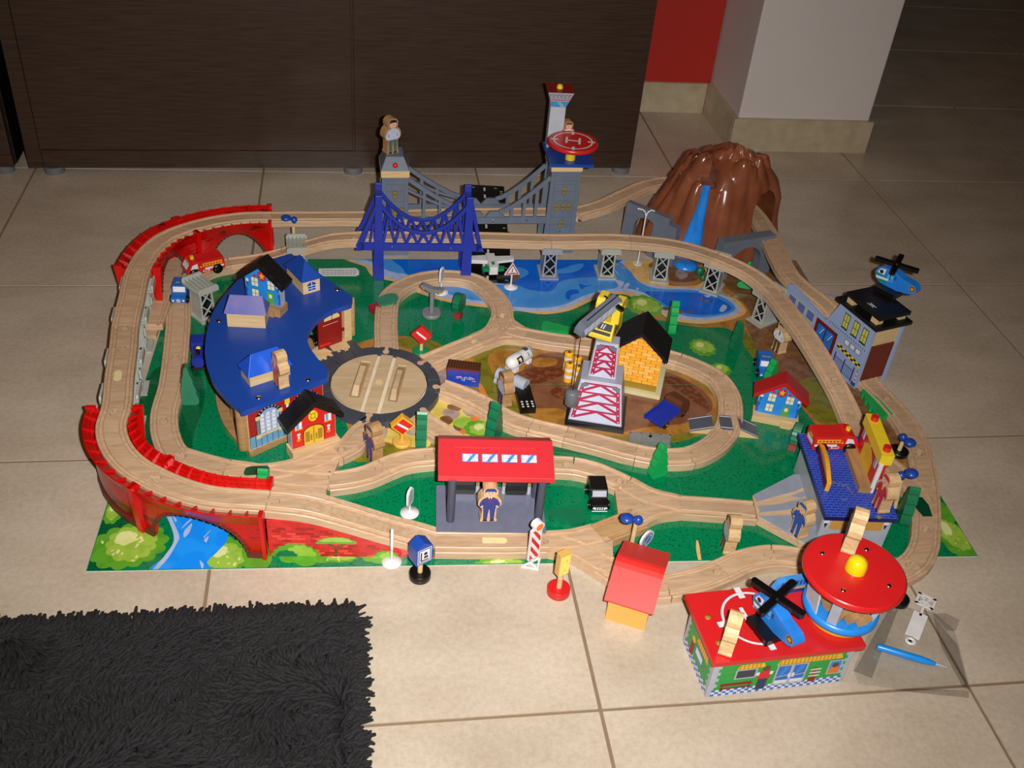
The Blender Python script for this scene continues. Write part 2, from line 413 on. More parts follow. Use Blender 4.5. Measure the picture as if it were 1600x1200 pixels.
QUARRY = G('quarry_print', (134, 88, 62), (112, 70, 50), 40, p0=0.36, p1=0.6)
RUST = G('rust_print', (104, 54, 30), (128, 76, 48), 120)
SAND = G('sand_print', (224, 184, 120), (214, 170, 106), 50)
FOAM = G('foam_print', (176, 190, 226), (160, 178, 222), 50)
WATER = G('water_print', (72, 150, 228), (64, 142, 222), 20)
WDEEP = G('deep_water_print', (16, 106, 222), (14, 98, 212), 20)
WBRT = G('bright_stream_print', (20, 140, 248), (30, 150, 250), 30)
STONE = G('stone_print', (168, 150, 138), (150, 132, 120), 40)
STONEB = G('brown_stone_print', (132, 92, 62), (116, 78, 52), 40)
LEAF1 = G('leaf_green_print', (92, 160, 44), (84, 150, 40), 50)
LEAF2 = G('leaf_lime_print', (150, 188, 70), (140, 178, 62), 50)
LEAF3 = G('leaf_pale_print', (214, 222, 150), (206, 214, 140), 50)
YSAND = G('yellow_path_print', (216, 194, 96), (206, 182, 84), 50)
TERRA = G('terracotta_print', (214, 130, 62), (204, 120, 54), 50)
MATEDGE = M('mat_edge_white', (205, 214, 205), 0.5)
mat_out = [(310, 248), (1502, 206), (1530, 1012), (337, 1013)]
pm = MB().prism(mat_out, 0, 0.9, GRASS, MATEDGE); mat = pm.build('play_mat')
tag(mat, 'large glossy printed play mat with green fields and a blue river on the floor', 'play mat')
LAY = [0]
def curve2(pts, n=7):
    q = [Vector(p) for p in pts]; out = []; k = len(q)
    for i in range(k):
        p0, p1, p2, p3 = q[i - 1], q[i], q[(i + 1) % k], q[(i + 2) % k]
        for j in range(n):
            t = j / n
            out.append(0.5 * ((2 * p1) + (p2 - p0) * t + (2 * p0 - 5 * p1 + 4 * p2 - p3) * t * t + (3 * p1 - p0 - 3 * p2 + p3) * t ** 3))
    return out
PR = MB()
def ink(px, m, smooth=True, world=False):
    pts = [Vector((a, b, 0)) if world else P(a, b, 1) for a, b in px]
    pts = [Vector((p.x, p.y, 0)) for p in pts]
    if smooth: pts = curve2(pts)
    LAY[0] += 1; h = 0.9 + 0.003 * LAY[0]
    pts = [(min(max(p.x, 311 + (p.y - 248) * .035), 1501 + (p.y - 206) * .0347), min(max(p.y, 249 - (p.x - 310) * .0352), 1011.6), h) for p in pts]
    PR.add(pts, [list(range(len(pts)))], m)
def bush(cx, cy, rx, ry, n=11, cols=None, rot=0.0, flecks=7):
    cols = cols or (LEAF1, LEAF2); c = P(cx, cy, 1)
    def blob(r, k, ox, oy, m):
        pts = []
        for i in range(k * 6):
            t = 2 * math.pi * i / (k * 6); s = r * (0.93 + 0.13 * abs(math.sin(k * t / 2))) * (1 + .07 * math.sin(2 * t + k))
            x, y = rx * s * math.cos(t), ry * s * math.sin(t)
            pts.append((c.x + ox * rx + x * math.cos(rot) - y * math.sin(rot), c.y + oy * ry + x * math.sin(rot) + y * math.cos(rot)))
        ink(pts, m, False, True)
    blob(1.0, n, 0, 0, cols[0]); blob(.72, n - 2, .08, .1, cols[1]); blob(.3, 6, -.1, .35, LEAF3 if flecks else cols[1])
    rnd = random.Random(int(cx * 7 + cy))
    for i in range(flecks):
        t = rnd.uniform(0, 6.28); r = rnd.uniform(.2, .75); x = c.x + rx * r * math.cos(t); y = c.y + ry * r * math.sin(t); a = rnd.uniform(0, 3)
        s = rnd.uniform(.05, .1) * rx
        ink([(x + s * math.cos(a), y + s * math.sin(a)), (x + s * .5 * math.cos(a + 1.6), y + s * .4 * math.sin(a + 1.6)), (x - s * math.cos(a), y - s * math.sin(a)), (x + s * .5 * math.cos(a - 1.6), y + s * .4 * math.sin(a - 1.6))], LEAF3, True, True)
ink([(231, 590), (300, 570), (320, 620), (300, 700), (330, 760), (260, 800), (180, 900), (120, 900), (160, 800)], GRASSD)
ink([(560, 396), (572, 418), (583, 432), (607, 438), (625, 442), (640, 452), (700, 472), (780, 483), (803, 489), (850, 491), (890, 485), (922, 471), (950, 462), (975, 460), (1000, 470), (1025, 484), (1050, 500), (1095, 506), (1140, 500), (1166, 487), (1152, 468), (1128, 452), (1140, 395), (900, 380)], SAND)
ink([(578, 396), (580, 418), (596, 430), (620, 438), (640, 447), (700, 467), (780, 479), (803, 485), (850, 487), (885, 481), (918, 467), (950, 458), (980, 456), (1004, 464), (1028, 480), (1052, 495), (1095, 501), (1140, 495), (1156, 484), (1142, 467), (1118, 455), (1090, 450), (1050, 448), (1000, 440), (975, 412), (968, 390)], FOAM)
ink([(586, 396), (590, 412), (610, 424), (640, 430), (665, 445), (720, 465), (780, 474), (803, 479), (850, 481), (883, 475), (915, 461), (950, 452), (981, 451), (1007, 458), (1030, 474), (1054, 489), (1095, 496), (1134, 491), (1149, 482), (1138, 469), (1115, 459), (1090, 454), (1060, 452), (1040, 452), (1012, 447), (994, 436), (984, 422), (965, 405), (962, 390)], WATER)
ink([(640, 396), (630, 420), (650, 436), (690, 440), (760, 440), (800, 443), (830, 453), (862, 454), (875, 440), (905, 434), (940, 432), (952, 420), (950, 396)], WDEEP)
ink([(840, 420), (850, 424), (880, 427), (905, 422), (912, 412), (895, 414), (870, 421)], WATER)
ink([(805, 418), (820, 420), (826, 427), (815, 434), (800, 437), (795, 428)], WATER)
ink([(1008, 456), (1045, 456), (1095, 458), (1128, 469), (1143, 481), (1130, 489), (1095, 492), (1058, 486), (1030, 470)], WDEEP)
ink([(975, 409), (1000, 405), (1060, 405), (1110, 415), (1112, 440), (1090, 450), (1040, 448), (1010, 436), (985, 424)], SAND)
ink([(1018, 410), (1060, 407), (1095, 415), (1104, 432), (1090, 445), (1055, 447), (1030, 440), (1016, 424)], OCHRE)
ink([(1030, 412), (1060, 410), (1088, 420), (1092, 436), (1060, 441), (1036, 432)], EARTH)
ink([(1056, 424), (1062, 421), (1072, 425), (1074, 432), (1064, 436), (1056, 431)], STONE)
ink([(1120, 395), (1112, 440), (1130, 455), (1152, 468), (1166, 487), (1140, 500), (1095, 507), (1050, 502), (1010, 478), (960, 463), (1000, 492), (1050, 504), (1095, 511), (1135, 513), (1160, 530), (1180, 560), (1230, 610), (1290, 680), (1340, 720), (1420, 760), (1480, 600), (1400, 480), (1300, 395)], OCHRE)
ink([(1136, 400), (1130, 440), (1150, 460), (1172, 488), (1165, 505), (1180, 540), (1205, 580), (1260, 620), (1310, 660), (1380, 700), (1450, 640), (1400, 480), (1300, 398)], EARTH)
ink([(1188, 470), (1215, 480), (1225, 520), (1195, 520), (1180, 500)], EARTH)
ink([(1240, 610), (1275, 590), (1330, 640), (1360, 700), (1320, 690), (1270, 650)], OLIVE)
ink([(1300, 560), (1322, 600), (1300, 610), (1285, 585)], OLIVE)
ink([(1155, 515), (1168, 520), (1185, 552), (1182, 566), (1165, 545)], OLIVE)
for a, b, r in ((1128, 458, 8), (1136, 461, 7), (1147, 464, 6), (1121, 455, 5), (1040, 482, 9), (1062, 487, 9), (1078, 487, 6), (1096, 467, 5), (1104, 470, 5), (962, 413, 8), (975, 418, 7)):
    c_ = P(a, b, 1); ink([(c_.x + r * math.cos(t), c_.y + r * .62 * math.sin(t)) for t in (0, .8, 1.6, 2.4, 3.2, 4, 4.8, 5.6)], STONE if b < 466 else STONEB, True, True)
for q in ([(1130, 476), (1136, 480), (1130, 487), (1124, 485)], [(1100, 461), (1110, 462), (1106, 465)], [(960, 420), (968, 430), (962, 425)], [(962, 438), (975, 441), (968, 452), (955, 453), (966, 447)], [(978, 443), (984, 443), (980, 450), (974, 450)], [(994, 449), (999, 451), (995, 453)], [(604, 426), (640, 434), (655, 446), (628, 437)]): ink(q, FOAM)
ink([(886, 455), (900, 452), (905, 458), (893, 461), (890, 468), (884, 465)], WDEEP)
ink([(905, 443), (915, 446), (925, 445), (914, 449), (908, 452)], WDEEP)
# green banks
ink([(800, 487), (850, 491), (905, 484), (935, 474), (990, 488), (1050, 506), (1095, 512), (1132, 514), (1158, 535), (1184, 572), (1196, 600), (1170, 610), (1120, 590), (1080, 570), (1000, 560), (900, 535), (800, 520)], GRASS)
bush(1008, 478, 34, 34, 11); bush(1098, 543, 24, 24, 11); bush(1127, 577, 16, 18, 9)
ink([(997, 492), (1000, 487), (1004, 490)], TERRA)
# quarry inside the oval
ink([(700, 566), (760, 535), (800, 528), (900, 540), (1010, 560), (1080, 580), (1125, 612), (1130, 650), (1090, 682), (1010, 695), (900, 680), (820, 660), (760, 630), (720, 610)], OLIVE)
ink([(762, 560), (800, 545), (900, 552), (1010, 570), (1080, 590), (1115, 620), (1118, 650), (1080, 674), (1000, 684), (900, 672), (830, 650), (790, 612)], OCHRE)
ink([(812, 590), (840, 555), (900, 552), (960, 570), (1040, 580), (1100, 612), (1112, 640), (1075, 660), (1010, 668), (960, 676), (900, 665), (880, 640), (835, 636), (830, 612)], QUARRY)
ink([(815, 580), (840, 572), (870, 570), (895, 580), (870, 590), (840, 600), (825, 600), (800, 588)], RUST)
ink([(858, 612), (880, 602), (905, 606), (912, 620), (895, 626), (872, 622)], RUST)
ink([(1030, 592), (1060, 590), (1095, 615), (1110, 640), (1088, 630), (1060, 610)], RUST)
ink([(838, 560), (868, 560), (868, 570), (846, 574), (832, 570)], OCHRE)
ink([(700, 566), (706, 590), (712, 610), (700, 608), (690, 590)], TERRA)
ink([(745, 602), (752, 600), (764, 624), (756, 622)], TERRA)
ink([(840, 652), (880, 660), (930, 668), (960, 680), (900, 672), (850, 662)], OCHRE)
# meadow and stepping stones around the turntable
ink([(520, 560), (560, 536), (610, 525), (660, 530), (690, 548), (740, 560), (720, 620), (690, 640), (720, 680), (680, 710), (600, 715), (560, 712), (540, 660), (510, 620)], OCHRE)
ink([(612, 534), (650, 526), (688, 538), (680, 548), (640, 545)], OLIVE)
ink([(588, 690), (640, 702), (690, 690), (720, 700), (690, 722), (620, 722), (560, 720), (560, 705)], OLIVE)
ink([(676, 620), (700, 622), (740, 640), (760, 655), (735, 680), (720, 690), (700, 680), (680, 660), (672, 640)], YSAND)
ink([(735, 652), (748, 648), (752, 655), (738, 672), (722, 680), (718, 674)], TERRA)
ink([(640, 672), (672, 690), (660, 700), (600, 690), (585, 680), (600, 665)], YSAND)
ink([(596, 664), (606, 672), (600, 686), (590, 676)], STONE); ink([(630, 664), (646, 668), (650, 680), (636, 678)], STONE)
ink([(692, 642), (705, 638), (718, 642), (716, 652), (704, 657), (694, 650)], STONE); ink([(722, 640), (735, 642), (742, 650), (730, 650)], STONE)
ink([(702, 632), (722, 635), (716, 642), (700, 638)], STONEB); ink([(688, 652), (700, 650), (708, 657), (700, 664), (690, 660)], STONEB); ink([(708, 664), (718, 664), (720, 673), (712, 672)], STONEB)
ink([(714, 655), (725, 651), (736, 656), (730, 668), (716, 668), (707, 661)], LEAF2)
bush(752, 672, 26, 22, 10, (LEAF1, LEAF2), 0, 5)
ink([(685, 578), (697, 580), (700, 594), (690, 597), (684, 590)], STONE)
ink([(752, 706), (800, 690), (900, 705), (980, 730), (920, 712), (860, 705), (800, 704)], GRASSD)
ink([(545, 712), (556, 700), (590, 706), (600, 716), (560, 722)], OLIVE)
ink([(640, 445), (680, 436), (740, 440), (765, 455), (735, 448), (680, 444)], OCHRE)
ink([(740, 428), (790, 425), (812, 432), (800, 440), (760, 440)], STONEB)
# lower left corner: hedge and stream
bush(200, 853, 46, 40, 13, (LEAF1, LEAF2), 0, 13); bush(176, 800, 12, 24, 8); bush(345, 872, 36, 34, 11, (LEAF1, LEAF2), 0, 9); bush(402, 862, 18, 44, 9, (LEAF1, LEAF1), 0, 0)
ink([(257, 800), (266, 815), (274, 835), (272, 850), (258, 870), (236, 893), (326, 893), (324, 878), (340, 862), (356, 840), (350, 800), (300, 790)], WBRT)
ink([(257, 800), (264, 815), (271, 835), (270, 850), (256, 870), (236, 893), (243, 893), (262, 873), (276, 850), (280, 838), (272, 818), (264, 800)], FOAM)
for q in ([(288, 830), (300, 818), (296, 832), (288, 840)], [(300, 812), (306, 806), (292, 816), (284, 826)], [(316, 845), (326, 838), (322, 848), (318, 840), (330, 828)], [(270, 806), (276, 812), (274, 816)], [(312, 876), (318, 882), (316, 890)]): ink(q, FOAM)
for x, y, rx_, ry_ in ((478, 852, 48, 34), (590, 862, 28, 20), (530, 872, 24, 8), (782, 881, 34, 10)): bush(x, y, rx_, ry_, 10)
ink([(1480, 780), (1500, 815), (1522, 866), (1508, 868), (1490, 820)], GRASSD)
bush(1488, 838, 24, 46, 11, (LEAF1, LEAF2), .1, 14); bush(1474, 800, 14, 22, 9, (LEAF1, LEAF1), 0, 0)
# printed text lines and board seams
ink([(498, 420), (556, 419), (561, 423), (561, 430), (556, 432), (498, 432)], WPRINT, False)
for k in range(3):
    for j in range(9): ink([(503 + j * 6, 422.3 + 3 * k), (508 + j * 6, 422.3 + 3 * k), (508 + j * 6, 423.3 + 3 * k), (503 + j * 6, 423.0 + 3 * k)], SLATE, False)
for a, b in (((222, 599), (1262, 602)), ((638, 405), (660, 893)), ((1046, 700), (1062, 760)), ((1062, 760), (1090, 884))):
    A, B = P(*a, 1), P(*b, 1); d = Vector(((B - A).y, -(B - A).x, 0)).normalized() * .4
    ink([((A + d).x, (A + d).y), ((B + d).x, (B + d).y), ((B - d).x, (B - d).y), ((A - d).x, (A - d).y)], GRASSL if a[0] > 1000 or a[0] < 300 else GRASSL, False, True)
ink([(1088, 845), (1092, 850), (1096, 875), (1102, 882), (1094, 884), (1088, 862)], SAND)
PR.build('printed_scenery', mat)
# lighting on glossy lamination
# ---------------------------------------------------------------- track chains
V3 = Vector
ringA, iA, resA = chain([(679, 846, 14), (650, 837, 21), (600, 823, 37), (540, 805, 57), (480, 789, 73), (418, 782, 77),
    (317.5, 773, 77), (261, 755, 77), (236, 743, 77), (214, 731, 77), (182.5, 699, 77), (173, 663, 77), (180, 639, 77),
    (186, 584, 77), (192, 540, 77), (195, 508, 77), (205, 463, 77), (215, 422, 77), (235, 390, 77), (261, 369, 77), (293, 356, 77),
    (336, 345, 77), (383, 338.8, 77), (424, 338, 77), (571, 337, 77)],
    [5, 8, 12, 14, 15, 17, 20, 23],
    ['wooden descending track leaning over the printed red brick side board', 'curved track in the front half of the lower red brick viaduct',
     'curved track in the rear half of the lower red brick viaduct', 'raised straight track with an oval blank sticker on the left side',
     'very short raised straight track above the oval sticker one', 'long raised straight track running into the upper red viaduct',
     'curved track in the left half of the upper red viaduct', 'curved track in the right half of the upper red viaduct',
     'raised straight track between upper red viaduct and grey suspension bridge'],
    group='wooden railway tracks', first_male=True)
p0 = P(571, 337, 77)
deckA, _, resD = chain([p0 + V3((26, 2, 0)), V3((830, 1056, 77)), V3((950, 1061, 77)), V3((1078, 1066, 77))], [], ['straight track deck laid through the grey suspension bridge'], group='wooden railway tracks')
tailA, iT, resT = chain([V3((1078, 1066, 77)), P(942, 319, 77), P(979, 302, 77), P(1016, 287, 77), P(1046, 282, 77), V3((1372, 1196, 77)), V3((1425, 1150, 77)), P(1172, 324, 77), P(1199, 360, 77), P(1219, 402, 77), P(1236, 430, 77), P(1253, 446, 77),
    V3((1468, 727, 72)), V3((1486, 660, 42)), V3((1503, 596, 14)), P(1391, 628, 13), P(1418, 662, 13), P(1431, 687, 13), P(1438, 712, 13)],
    [3, 7, 11, 14, 15], ['wavy track climbing from the grey bridge to the volcano', 'curved track passing through the brown volcano', 'curved track leaving the volcano towards the pale blue building',
     'steep track descending inside the pale blue building', 'short track leaving the red shutter of the pale blue building', 'long outer curved track beside the round blue lamps on the right'],
    group='wooden railway tracks', first_male=True, last_female=True)
chB, iB, resB = chain([P(562, 369, 77), P(660, 369.5, 77), P(740, 370, 77), P(860, 373, 77), P(985, 374, 77), P(1065, 384, 77), P(1118, 400, 77), P(1180, 430, 77), P(1208, 455, 77),
    P(1236, 490, 75), P(1262, 525, 68), P(1290, 570, 53), P(1308, 602, 38), P(1322, 630, 24), P(1333, 656, 14), P(1352, 692, 13), P(1378, 718, 13)],
    [2, 3, 4, 6, 8, 12, 14], ['straight track deck inside the blue trestle bridge', 'raised straight track between blue trestle and first grey pier', 'raised straight track behind the pond between first and second pier',
     'raised gently curved track in front of the waterfall', 'raised curved track above the fourth pier right of the waterfall', 'long raised descending track right of the fifth pier', 'short track where the right ramp reaches the mat', 'curved track hidden beside the yellow topped garage'],
    group='wooden railway tracks', first_male=True, last_female=True)
chL, iL, resL = chain([P(353, 732, 13), P(308, 720, 13), P(276, 709, 13), P(259, 680, 13), P(256, 651, 13), P(268, 600, 13), P(274, 554, 13), P(278, 509, 13), P(284, 455, 13), V3((362, 925, 13)), V3((386, 958, 13)), V3((425, 978, 13)), V3((470, 986, 16)), V3((515, 986, 30)), V3((566, 980, 52)), V3((606, 973, 68)), P(562, 369, 77)],
    [2, 4, 6, 8, 11, 13], ['curved ground track inside the lower red viaduct', 'curved ground track at the left of the tall pale tree', 'straight ground track beside the dark blue engine', 'straight ground track under the front of the blue car',
     'curved ground track under the red fire truck', 'ground track behind the black roofed house on the blue roof', 'track climbing to the blue trestle bridge behind the blue roof'],
    group='wooden railway tracks', first_male=False, last_female=True)
chS, iS, resS = chain([P(513, 751, 13), P(540, 748, 13), P(575, 740, 13), P(601, 729, 13), P(627, 719, 13), P(680, 712, 13), P(770, 712, 13), P(864, 725, 13), P(896, 727, 13), P(927, 734, 13), P(954, 745, 13), P(977, 756, 13)],
    [3, 5, 8], ['curved track left of the white signpost on green', 'curved track disappearing behind the red roofed station', 'straight track behind the red roofed station', 'curved track beside the black car'],
    group='wooden railway tracks', first_male=True, last_female=True)
chF, iF, resF = chain([P(679, 846, 14), P(770, 847, 13), P(857, 846, 13)], [], ['straight front track with oval sticker along the station platform'], group='wooden railway tracks', first_male=True, last_female=True)
chain([P(934, 834, 13), P(1000, 808, 13)], [], ['short track crossing between the two switches beside the blue lamp'], group='wooden railway tracks', first_male=True, mat=M('brown_track_wood', (196, 158, 112), 0.5, 'wood', rgb2=(172, 132, 88), scale=150), last_female=False)
chR, iR, resR = chain([P(943, 880, 13), P(978, 902, 13), P(1012, 915, 13), P(1042, 915, 13), P(1062, 911, 13), P(1096, 903, 13), P(1130, 890, 13), P(1164, 875, 13), P(1211, 867, 13), P(1260, 873, 13), V3((1300, 182, 13)), V3((1348, 172, 13)), V3((1393, 188, 13)), P(1446, 848, 13), P(1448, 821, 13)],
    [3, 6, 8, 12], ['curved track hidden behind the orange barn', 'curved track between orange barn and torn mat seam', 'curved track behind the helicopter', 'track passing behind the round red tower roof', 'curved track at the lower right corner of the mat'],
    group='wooden railway tracks', first_male=True, last_female=True)
chain([P(1061, 788, 13), P(1120, 792, 13), P(1180, 797, 13)], [], ['straight track entering the grey painted ramp'], group='wooden railway tracks', first_male=True, last_female=False)
chU, iU, resU = chain([V3((699, 704, 13)), P(603, 500, 13), P(604, 486, 13), P(610, 462, 13), P(640, 440, 13), P(690, 430, 13), P(740, 436, 13), P(768, 456, 13), P(784, 480, 13), P(785, 497, 13)],
    [2, 5], ['straight track running back from the turntable', 'curved track behind the fallen green tree', 'curved track right of the grey twin lamp'], group='wooden railway tracks', first_male=True, last_female=True)
chain([P(663, 566, 13), P(705, 548, 13), P(747, 531, 13)], [], ['straight track between turntable and quarry switch'], group='wooden railway tracks', first_male=True, last_female=True)
chQ, iQ, resQ = chain([P(822, 522, 13), P(860, 529, 13), P(900, 534, 13), P(980, 544, 13), P(1040, 555, 13), P(1061, 561, 13), P(1085, 570, 13), P(1120, 589, 13), P(1137, 612, 13), P(1142, 640, 13), P(1133, 675, 13), P(1112, 696, 13), P(1077, 711, 13), P(1040, 713, 13), P(994, 706, 13), P(940, 692, 13), P(884, 678, 13), P(829, 665, 13), P(806, 658, 13), P(782, 647, 13), P(750, 628, 13), P(720, 614, 13), V3((780, 601, 13))],
    [2, 5, 7, 9, 10, 12, 14, 16, 17, 20], ['straight track behind the orange and white barrels', 'straight track behind the crane', 'curved track right of the yellow brick house', 'curved track above the road crossing', 'track under the grey road crossing',
     'curved track below the road crossing', 'curved track behind the bright green tree', 'straight track below the clear plastic fence', 'short straight track in front of the crane', 'curved track right of the dark green tree', 'curved track below the blue toy box'],
    group='wooden railway tracks', first_male=True)
chain([V3((676, 516, 13)), P(566, 673, 13), P(547, 694, 13), P(525, 705, 13)], [], ['curved track between the turntable and the switch by the red fire house'], group='wooden railway tracks', first_male=True, last_female=True)
chain([V3((735, 528, 13)), P(682, 669, 13), P(722, 694, 13), P(790, 712, 13)], [], ['track from turntable under the back edge of the station roof'], group='wooden railway tracks', first_male=True)
# switches
switch([[(353, 732, 13), (400, 739, 13), (455, 747, 13), (513, 751, 13)], [(353, 732, 13), (400, 739, 13), (460, 731, 13), (525, 705, 13)]],
       'wooden switch with a green inlay left of the red fire house', fill=[[(455, 740), (518, 697), (533, 712), (514, 757)]], inlay=[(381, 738), (384, 731), (392, 728.5), (418, 727.5), (421, 731), (421, 741), (384, 743), (381, 741)])
switch([[(977, 756, 13), (1010, 774, 13), (1062, 788, 13)], [P(985, 812, 13), (1016, 795, 13), (1062, 788, 13)]], 'wooden switch between black car and grey ramp',
       fill=[[(960, 760), (978, 757), (1020, 785), (985, 812), (966, 804)]])
switch([[(857, 846, 13), (895, 843, 13), (934, 834, 13)], [(857, 846, 13), (900, 856, 13), (943, 880, 13)]], 'wooden switch right of the striped warning board',
       fill=[[(900, 845), (934, 832), (957, 843), (958, 868), (943, 880)]])
switch([[(747, 531, 13), (772, 518, 13), (785, 497, 13)], [(747, 531, 13), (785, 520, 13), (822, 522, 13)], [(785, 497, 13), (797, 515, 13), (822, 522, 13)]], 'wooden quarry switch between turntable loop and crane', fill=[[(785, 497), (801, 498), (824, 513), (822, 524), (780, 520)]])
switch([[(1448, 821, 13), (1448, 790, 13), (1445, 750, 13), (1438, 712, 13)], [(1448, 821, 13), (1440, 780, 13), (1412, 745, 13), (1378, 718, 13)]], 'large wooden switch with a green inlay at the right edge of the layout',
       inlay=[(1425, 776), (1441, 777), (1451, 789), (1457, 807), (1442, 807), (1431, 793)])
# blank oval stickers and the back / brick side boards of the ramp
STK = M('cream_sticker', (226, 214, 160), 0.4)
def oval(o, c, a, l, wd):
    m = MB(Matrix.Translation(c) @ RZ(a)); m.flat([(math.copysign(l - wd, math.cos(t)) + wd * math.cos(t), wd * math.sin(t)) for t in [k * math.pi / 12 + .01 for k in range(24)]], STK, .12)
    ch = m.build('oval_sticker', o, org=o.location / MM); ch.location = (0, 0, 0)
oval(resA[3][1], P(184, 587, 77), math.radians(96), 13, 5.5)
oval(resF[0][1], P(769, 844.5, 13), math.radians(-4), 20, 5.5)
ramp = resA[0]
bm_ = MB(); vs, fs = swept(ramp[0], -29, -20.4, -14, -3); bm_.add(vs, fs, WOOD); ch = bm_.build('back_board', ramp[1], org=ramp[0].p[0]); ch.location = (0, 0, 0)
BRK = M('brick_print', (205, 40, 38), 0.3, rgb2=(170, 26, 26), scale=90); BRKD = M('brick_print_dark', (158, 26, 26), 0.35); BRKL = M('brick_print_light', (228, 70, 60), 0.3)
bm_ = MB(); S = [ramp[0].L * k / 30 for k in range(31)]
pts = [ramp[0].at(d, 13) for d in S]
for k, (d, p) in enumerate(zip(S, pts)):
    pass
A_, B_ = P(421, 869, 1), P(681, 871.5, 1); L_ = (B_ - A_).length; n = 31
def rampz(q):
    return min(zip([(p.x - q.x) ** 2 for p in [ramp[0].at(d) for d in S]], [ramp[0].at(d).z for d in S]))[1]
bot = [B_.lerp(A_, k / 30) for k in range(31)]
top = [V3((q.x, q.y, max(rampz(q) - 12.2, 2))) for q in bot]
top2 = [q + V3((0, 3, 0)) for q in top]; bot2 = [q + V3((0, 3, 0)) for q in bot]
fs = []
for i in range(n - 1): fs += [[i, i + 1, n + i + 1, n + i], [2 * n + i, 3 * n + i, 3 * n + i + 1, 2 * n + i + 1], [i, 2 * n + i, 2 * n + i + 1, i + 1]]
bm_.add(top + bot + top2 + bot2, fs, BRK)
ch = bm_.build('brick_side_board', ramp[1], org=ramp[0].p[0], label='red brick printed side board'); ch.location = (0, 0, 0)
pr = MB().frame(A_ + V3((0, -.1, 0)), B_ - A_, (0, 0, 1)); rnd = random.Random(3)
def ztop(x):
    f = x / L_; i = min(n - 1, max(0, int((1 - f) * (n - 1)))); return top[i].z - 1.5
for r in range(14):
    z = 1 + r * 4.3
    for k in range(19):
        x = k * L_ / 18 + (r % 2) * 6 - 6; q = rnd.random()
        if x < 1 or x > L_ - 12: continue
        if z + 4 > min(ztop(x), ztop(x + 11)) - 1.2: continue
        if q < .3: pr.rect(x, z, x + 11, z + 3.6, BRKD, .25)
        elif q < .5: pr.rect(x, z, x + 11, z + 3.6, BRKL, .25)
def hedge(cx, cz, rx, rz, mt, h, k=9):
    pts = []
    for i in range(k * 5 + 1):
        t = math.pi * i / (k * 5); s = .92 + .12 * abs(math.sin(k * t)); pts.append((cx + rx * s * math.cos(t), cz + rz * s * math.sin(t)))
    pr.flat(pts, mt, h)
hedge(34, 0, 31, 24, LEAF1, .3); hedge(40, 1, 20, 20, LEAF2, .35, 6); hedge(22, 0, 14, 12, DGREEN, .4, 5)
hedge(86, 24, 26, 13, LEAF1, .3); hedge(86, 28, 20, 8, LEAF2, .35, 6); pr.flat([(82, 0), (87, 0), (88, 14), (100, 25), (96, 26), (86, 18), (76, 26), (72, 25), (84, 14)], RUST, .28)
hedge(150, 0, 16, 13, LEAF1, .3, 6); hedge(152, 0, 11, 10, LEAF2, .35, 5)
ch = pr.build('brick_print', ramp[1], org=ramp[0].p[0]); ch.location = (0, 0, 0)
